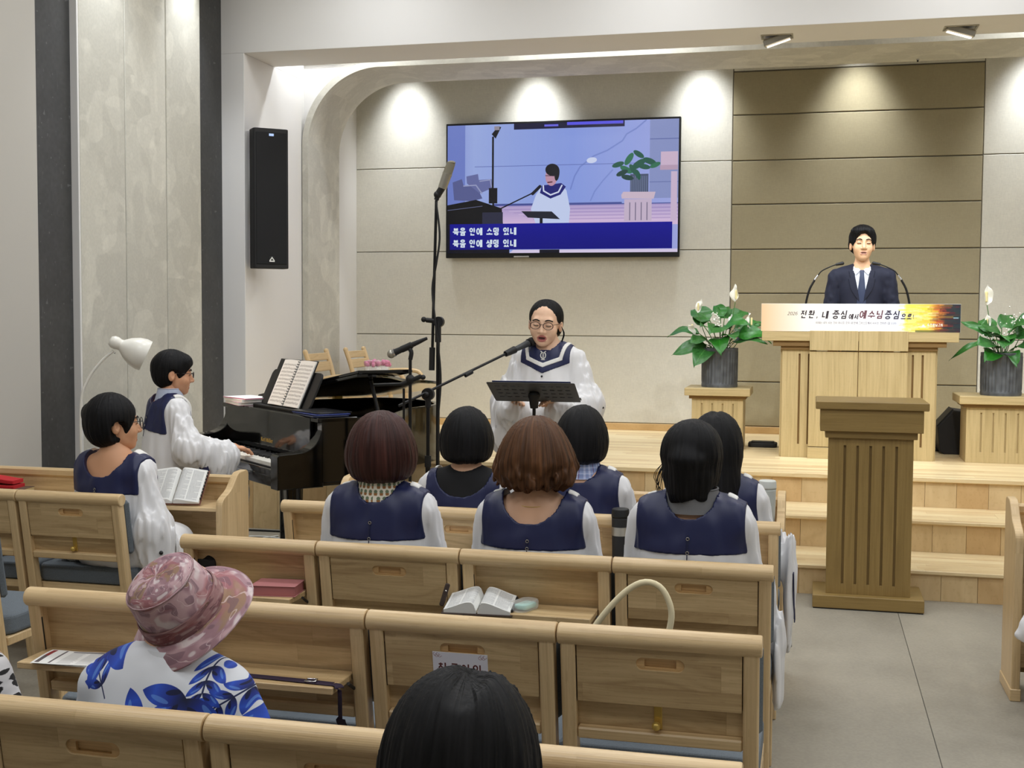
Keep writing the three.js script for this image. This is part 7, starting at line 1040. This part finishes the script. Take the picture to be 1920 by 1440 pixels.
// third pew: newspaper, strap with buckle, yellow bag, notice
{
  const np = canvasTex(640, 420, (g, W, H) => { g.fillStyle = '#e9e8e4'; g.fillRect(0, 0, W, H); g.fillStyle = '#8c2f2c'; g.fillRect(18, 20, 34, 180); g.fillStyle = '#5a5152'; g.fillRect(18, 200, 34, 190); g.fillStyle = '#6a6264'; g.fillRect(120, 20, 16, 370); g.fillRect(180, 22, 300, 26); for (let c = 0; c < 3; c++) for (let r = 0; r < 30; r++) { g.fillStyle = 'rgba(90,90,95,0.45)'; g.fillRect(180 + c * 145, 62 + r * 11, 128 - (hash2(r, c, 3) * 30), 4); } });
  const t = thing('newspaper', 'folded printed bulletin with red bar on the pew table', 'newspaper', [-1.90, SHELF, -2.875], 0.06);
  for (let i = 0; i < 3; i++) { const g = new THREE.PlaneGeometry(0.235, 0.125, 12, 4).rotateX(-Math.PI / 2), p = g.attributes.position; for (let q = 0; q < p.count; q++) p.setY(q, 0.0018 * i + 0.001 + 0.004 * (i + 1) * 0.4 * sstep(0.3, 1, Math.abs(p.getX(q)) / 0.117) * (0.6 + 0.4 * Math.sin(p.getZ(q) * 30 + i))); g.computeVertexNormals(); g.rotateY(i * 0.03); obj('sheet', g, i === 2 ? std({ map: np, roughness: 0.9, side: THREE.DoubleSide }) : M.paper, t); }
  const st = thing('bag_strap', 'purple bag strap with silver buckle lying across the pew table', 'strap'); const sm = std({ color: 0x35203f, roughness: 0.8, map: TEX.cloth, side: THREE.DoubleSide });
  const ribbon = (pts, w) => { const c = new THREE.CatmullRomCurve3(pts.map((p) => new THREE.Vector3(...p))), n = 40, pos = [], idx = [], uv = []; for (let i = 0; i <= n; i++) { const p = c.getPoint(i / n), d = c.getTangent(i / n), side = Math.abs(d.y) > 0.75 ? new THREE.Vector3(0.75, 0, 0.66) : new THREE.Vector3(-d.z, 0, d.x).normalize(); for (const s of [-1, 1]) { pos.push(p.x + side.x * w * s / 2, p.y, p.z + side.z * w * s / 2); uv.push(i / n, s / 2 + 0.5); } } for (let i = 0; i < n; i++) idx.push(i * 2, i * 2 + 2, i * 2 + 1, i * 2 + 1, i * 2 + 2, i * 2 + 3); const g = new THREE.BufferGeometry(); g.setAttribute('position', new THREE.Float32BufferAttribute(pos, 3)); g.setAttribute('uv', new THREE.Float32BufferAttribute(uv, 2)); g.setIndex(idx); g.computeVertexNormals(); return g; };
  obj('strap', ribbon([[-1.56, SHELF + 0.002, -2.86], [-1.40, SHELF + 0.002, -2.858], [-1.25, SHELF + 0.0025, -2.85], [-1.165, SHELF + 0.002, -2.845]], 0.03), sm, st);
  obj('hanging_end', ribbon([[-1.165, SHELF + 0.002, -2.845], [-1.145, SHELF + 0.001, -2.835], [-1.138, SHELF - 0.02, -2.825], [-1.15, 0.52, -2.86], [-1.17, 0.46, -2.95]], 0.024), sm, st);
  obj('buckle', place(new THREE.TorusGeometry(0.017, 0.0022, 6, 4).rotateZ(Math.PI / 4).scale(1.1, 0.9, 1), [-1.225, SHELF + 0.006, -2.848], [-Math.PI / 2, 0, 0.1]), M.chrome, st);
  const yb = thing('yellow_bag', 'mustard yellow woven bag on the seat below the strap', 'bag', [-1.40, 0.447, -3.22]); const wv = dataTex(256, 256, (u, v) => { const a = Math.sin(u * 256 * 0.5) * Math.sin(v * 256 * 0.5), g = 0.62 + 0.22 * a; return [g, g * 0.78, g * 0.16]; }, 0.08, 0.08);
  obj('body', planeUV(mesher(U(0.04, ell([0, 0.055, 0], [0.15, 0.06, 0.09]), ell([0.04, 0.05, 0.02], [0.12, 0.055, 0.08])), [-0.2, -0.01, -0.13], [0.2, 0.14, 0.13], 0.008), 1), std({ map: wv, roughness: 0.9 }), yb); obj('tag', bx(0.05, 0.08, 0.04, 0.08, 0.092, 0.096, 0.001), std({ color: 0x8a5a2c, roughness: 0.7 }), yb);
  const nt = canvasTex(420, 220, (g, W, H) => { g.fillStyle = '#e4e2ea'; g.fillRect(0, 0, W, H); g.strokeStyle = 'rgba(150,110,110,0.7)'; g.lineWidth = 4; for (const [x, y, s] of [[18, 18, 1], [W - 18, 18, -1]]) for (let i = 0; i < 4; i++) { g.beginPath(); g.arc(x + s * i * 12, y + (i % 2) * 10, 13, 0, 4.5); g.stroke(); } g.strokeStyle = '#5a2420'; hangul(g, '친구여인', 38, 84, 84, 11, { step: 1.06 }); });
  const no = thing('paper_notice', 'white paper notice with brown Korean lettering on the pew back', 'notice', [-0.856, 0, -2.94]); const y0 = -0.105, tl = (g) => place(g, [0, 0.762, 0], [LEAN, 0, 0]);
  obj('sheet', tl(bx(-0.073, 0.073, y0 - 0.038, y0 + 0.038, 0.0165, 0.0172, 0.0002)), M.paper, no); obj('print', tl(new THREE.PlaneGeometry(0.145, 0.075).translate(0, y0, 0.0178)), std({ map: nt, roughness: 0.8 }), no);
}
// left desk and pew
{
  const y = 0.652, z = -5.36;
  closedBook('brown_book', 'brown leather book under the red cloth on the left desk', [-3.86, y, z + 0.145], 0.15, [0.22, 0.035, 0.15], std({ color: 0x5b4636, roughness: 0.6 }), M.gilt);
  const t = thing('red_cloth', 'folded bright red felt cloth on the left desk', 'cloth', [-3.93, y + 0.035, z + 0.14], 0.12), red = std({ color: 0xb81f26, roughness: 0.95, side: THREE.DoubleSide });
  const s = new THREE.Shape(); s.moveTo(-0.12, 0); s.lineTo(0.13, 0); s.lineTo(0.13, 0.016); s.bezierCurveTo(0.02, 0.016, 0.0, 0.02, -0.02, 0.028); s.bezierCurveTo(-0.06, 0.045, -0.12, 0.05, -0.135, 0.025); s.bezierCurveTo(-0.14, 0.01, -0.13, 0.0, -0.12, 0); obj('lower_fold', T(extrude(s, 0.11, 0.004, 8), 0, 0, -0.055), red, t);
  const s2 = new THREE.Shape(); s2.moveTo(-0.05, 0.03); s2.bezierCurveTo(0, 0.045, 0.06, 0.02, 0.125, 0.022); s2.lineTo(0.125, 0.04); s2.bezierCurveTo(0.06, 0.042, 0.0, 0.066, -0.055, 0.052); obj('upper_fold', T(extrude(s2, 0.10, 0.004, 8), 0, 0, -0.05), red, t);
  const c = thing('paper_cup', 'white paper cup on the left desk beside the choir woman', 'cup', [-3.42, y, z + 0.12]); obj('cup', lathe([[0, 0.003], [0.026, 0.003], [0.034, 0.085], [0.036, 0.087], [0.035, 0.083], [0.028, 0], [0, 0]], 28), M.white, c); obj('lip', T(new THREE.TorusGeometry(0.035, 0.002, 6, 28).rotateX(Math.PI / 2), 0, 0.086, 0), M.white, c);
  openBible('large open bible leaning on the left desk by its end board', [-2.90, y + 0.004, z + 0.235], [0.80, 0.14, 0], 0.135, 0.20, 0.024, std({ color: 0x6a3a24, roughness: 0.5 }), 0.012).children.forEach((m) => m.geometry.translate(0, 0, -0.10));
  const b = thing('white_bag', 'small white leather bag on the left pew seat', 'bag', [-3.17, 0.447, -4.80], 0.2); obj('body', mesher(U(0.03, ell([0, 0.05, 0], [0.085, 0.06, 0.05]), ell([0, 0.03, 0], [0.09, 0.04, 0.055])), [-0.13, -0.01, -0.09], [0.13, 0.13, 0.09], 0.008), M.whiteGloss, b); obj('strap', bx(-0.008, 0.008, 0.0, 0.112, -0.054, 0.056, 0.004), std({ color: 0x6d6d70, roughness: 0.6 }), b);
  const yc = thing('yellow_cushion', 'mustard yellow cushion on the left pew seat', 'cushion', [-3.70, 0.445, -4.83]); obj('pad', T(cushion(0.30, 0.09, 0.2), 0, 0, 0), std({ color: 0xb98a1e, roughness: 0.95, map: TEX.cloth }), yc); obj('piping', tube([[-0.13, 0.045, 0.1], [0, 0.045, 0.103], [0.13, 0.045, 0.1]], 0.004, 12, 6), std({ color: 0x8a6614, roughness: 0.9 }), yc);
  const pc = thing('purple_scarf', 'folded purple scarf on the left pew seat', 'scarf', [-3.36, 0.445, -4.90]); obj('fold', T(extrude(roundRect(-0.10, -0.06, 0.10, 0.06, 0.03), 0.035, 0.012).rotateX(-Math.PI / 2), 0, 0, 0), std({ color: 0x3a2c60, roughness: 0.9 }), pc); obj('top_fold', T(extrude(roundRect(-0.08, -0.05, 0.09, 0.05, 0.03), 0.025, 0.01).rotateX(-Math.PI / 2), 0.005, 0.033, 0), std({ color: 0x46367a, roughness: 0.9 }), pc);
}
// tumblers
{
  const mk = (label, pos, r, h, body, lid, band) => { const t = thing('tumbler', label, 'tumbler', pos, 0); obj('body', lathe([[0, 0], [r * 0.85, 0], [r * 0.9, 0.006], [r, h * 0.8], [r, h * 0.84], [0, h * 0.84]], 28), body, t); obj('lid', lathe([[0, h * 0.84], [r * 1.03, h * 0.84], [r * 1.05, h * 0.87], [r * 1.0, h * 0.98], [r * 0.9, h], [0, h]], 28), lid, t); if (band) obj('label_band', lathe([[r * 0.98, h * 0.5], [r * 1.005, h * 0.5], [r * 1.01, h * 0.66], [r * 0.985, h * 0.66]], 28), band, t); };
  mk('black tumbler with silver label beside the grey-collared choir woman', [-0.70, SHELF, -4.585], 0.033, 0.205, M.blackMatte, M.black, M.silver);
  mk('pale grey tumbler on the front desk at the right pew end', [-0.172, 0.652, -5.20], 0.036, 0.215, std({ color: 0xb9bdb8, roughness: 0.4 }), std({ color: 0xcfd2cd, roughness: 0.4 }));
  mk('green glass tumbler on the front desk behind the black bob', [-1.62, 0.652, -5.22], 0.035, 0.10, std({ color: 0x2f6a58, roughness: 0.3 }), std({ color: 0x6aa890, roughness: 0.4 }));
  const t = thing('lace_pouch', 'white lace pouch between the maroon and brown haired women', 'pouch', [-1.235, SHELF, -4.58]); obj('body', mesher(U(0.02, ell([0, 0.06, 0], [0.05, 0.062, 0.02])), [-0.08, -0.01, -0.04], [0.08, 0.14, 0.04], 0.006), M.white, t); obj('beads', [0, 1, 2, 3, 4, 5].map((i) => ball(0.035, 0.03 + i * 0.013, 0.019, 0.004)), M.black, t);
}
// right edge: robe sleeve over the seat, black bag under the desk
{
  const t = thing('draped_robe', 'white robe end hanging over the right pew seat at the picture edge', 'robe', [0.93, 0.445, -4.80]); obj('cloth', planeUV(mesher((x, y, z) => { const d = U(0.05, ell([0.02, 0.01, 0], [0.14, 0.035, 0.10]), cap([-0.12, -0.005, 0.03], [-0.17, -0.055, 0.04], 0.03, 0.014), cap([-0.125, -0.03, 0.04], [-0.13, -0.15, 0.05], 0.022, 0.016))(x, y, z); return d - 0.006 * noise3(x * 18, y * 12, z * 22); }, [-0.24, -0.2, -0.14], [0.2, 0.09, 0.14], 0.008), 1), M.robe, t);
  const b = thing('black_bag', 'black leather bag under the right front desk', 'bag', [1.02, 0.0, -5.12]); obj('body', T(extrude(roundRect(-0.15, 0, 0.15, 0.30, 0.03), 0.13, 0.012), 0, 0.002, -0.065), M.blackMatte, b); obj('handle', tube([[-0.07, 0.29, 0], [-0.06, 0.40, 0], [0.06, 0.40, 0], [0.07, 0.29, 0]], 0.008, 24, 8), M.black, b); obj('flap', bx(-0.14, 0.14, 0.18, 0.295, 0.064, 0.072, 0.004), M.black, b);
}
// cables on the floor under the piano, sensor under the arch
{
  [[0xd8d8d4, 0.006, 'white power cable curled on the floor under the piano', [[-3.95, 0.006, -7.6], [-3.7, 0.006, -7.75], [-3.4, 0.006, -7.6], [-3.5, 0.006, -7.4], [-3.75, 0.006, -7.5], [-3.6, 0.006, -7.8]]], [0x0d0d0e, 0.008, 'black microphone cable looped on the floor under the piano', [[-3.9, 0.008, -7.35], [-3.7, 0.008, -7.25], [-3.55, 0.008, -7.4], [-3.7, 0.008, -7.55], [-3.95, 0.008, -7.45], [-3.8, 0.008, -7.3]]], [0x0d0d0e, 0.007, 'black cable running along the stage front', [[-4.1, 0.007, -7.95], [-3.4, 0.007, -7.97], [-2.6, 0.007, -7.93], [-1.8, 0.007, -7.98]]]].forEach(([c, r, l, p]) => tag(obj('floor_cable', tube(p, r, 60, 6), std({ color: c, roughness: 0.6 })), l, 'cable'));
  const t = thing('ceiling_sensor', 'tiny dark sensor under the stage arch', 'sensor', [0.76, 3.583, -10.16]); obj('disc', T(new THREE.CylinderGeometry(0.014, 0.012, 0.008, 16), 0, -0.004, 0), M.silver, t); obj('probe', ball(0, -0.014, 0, 0.008), M.blackMatte, t);
}
renderer.render(scene, camera);
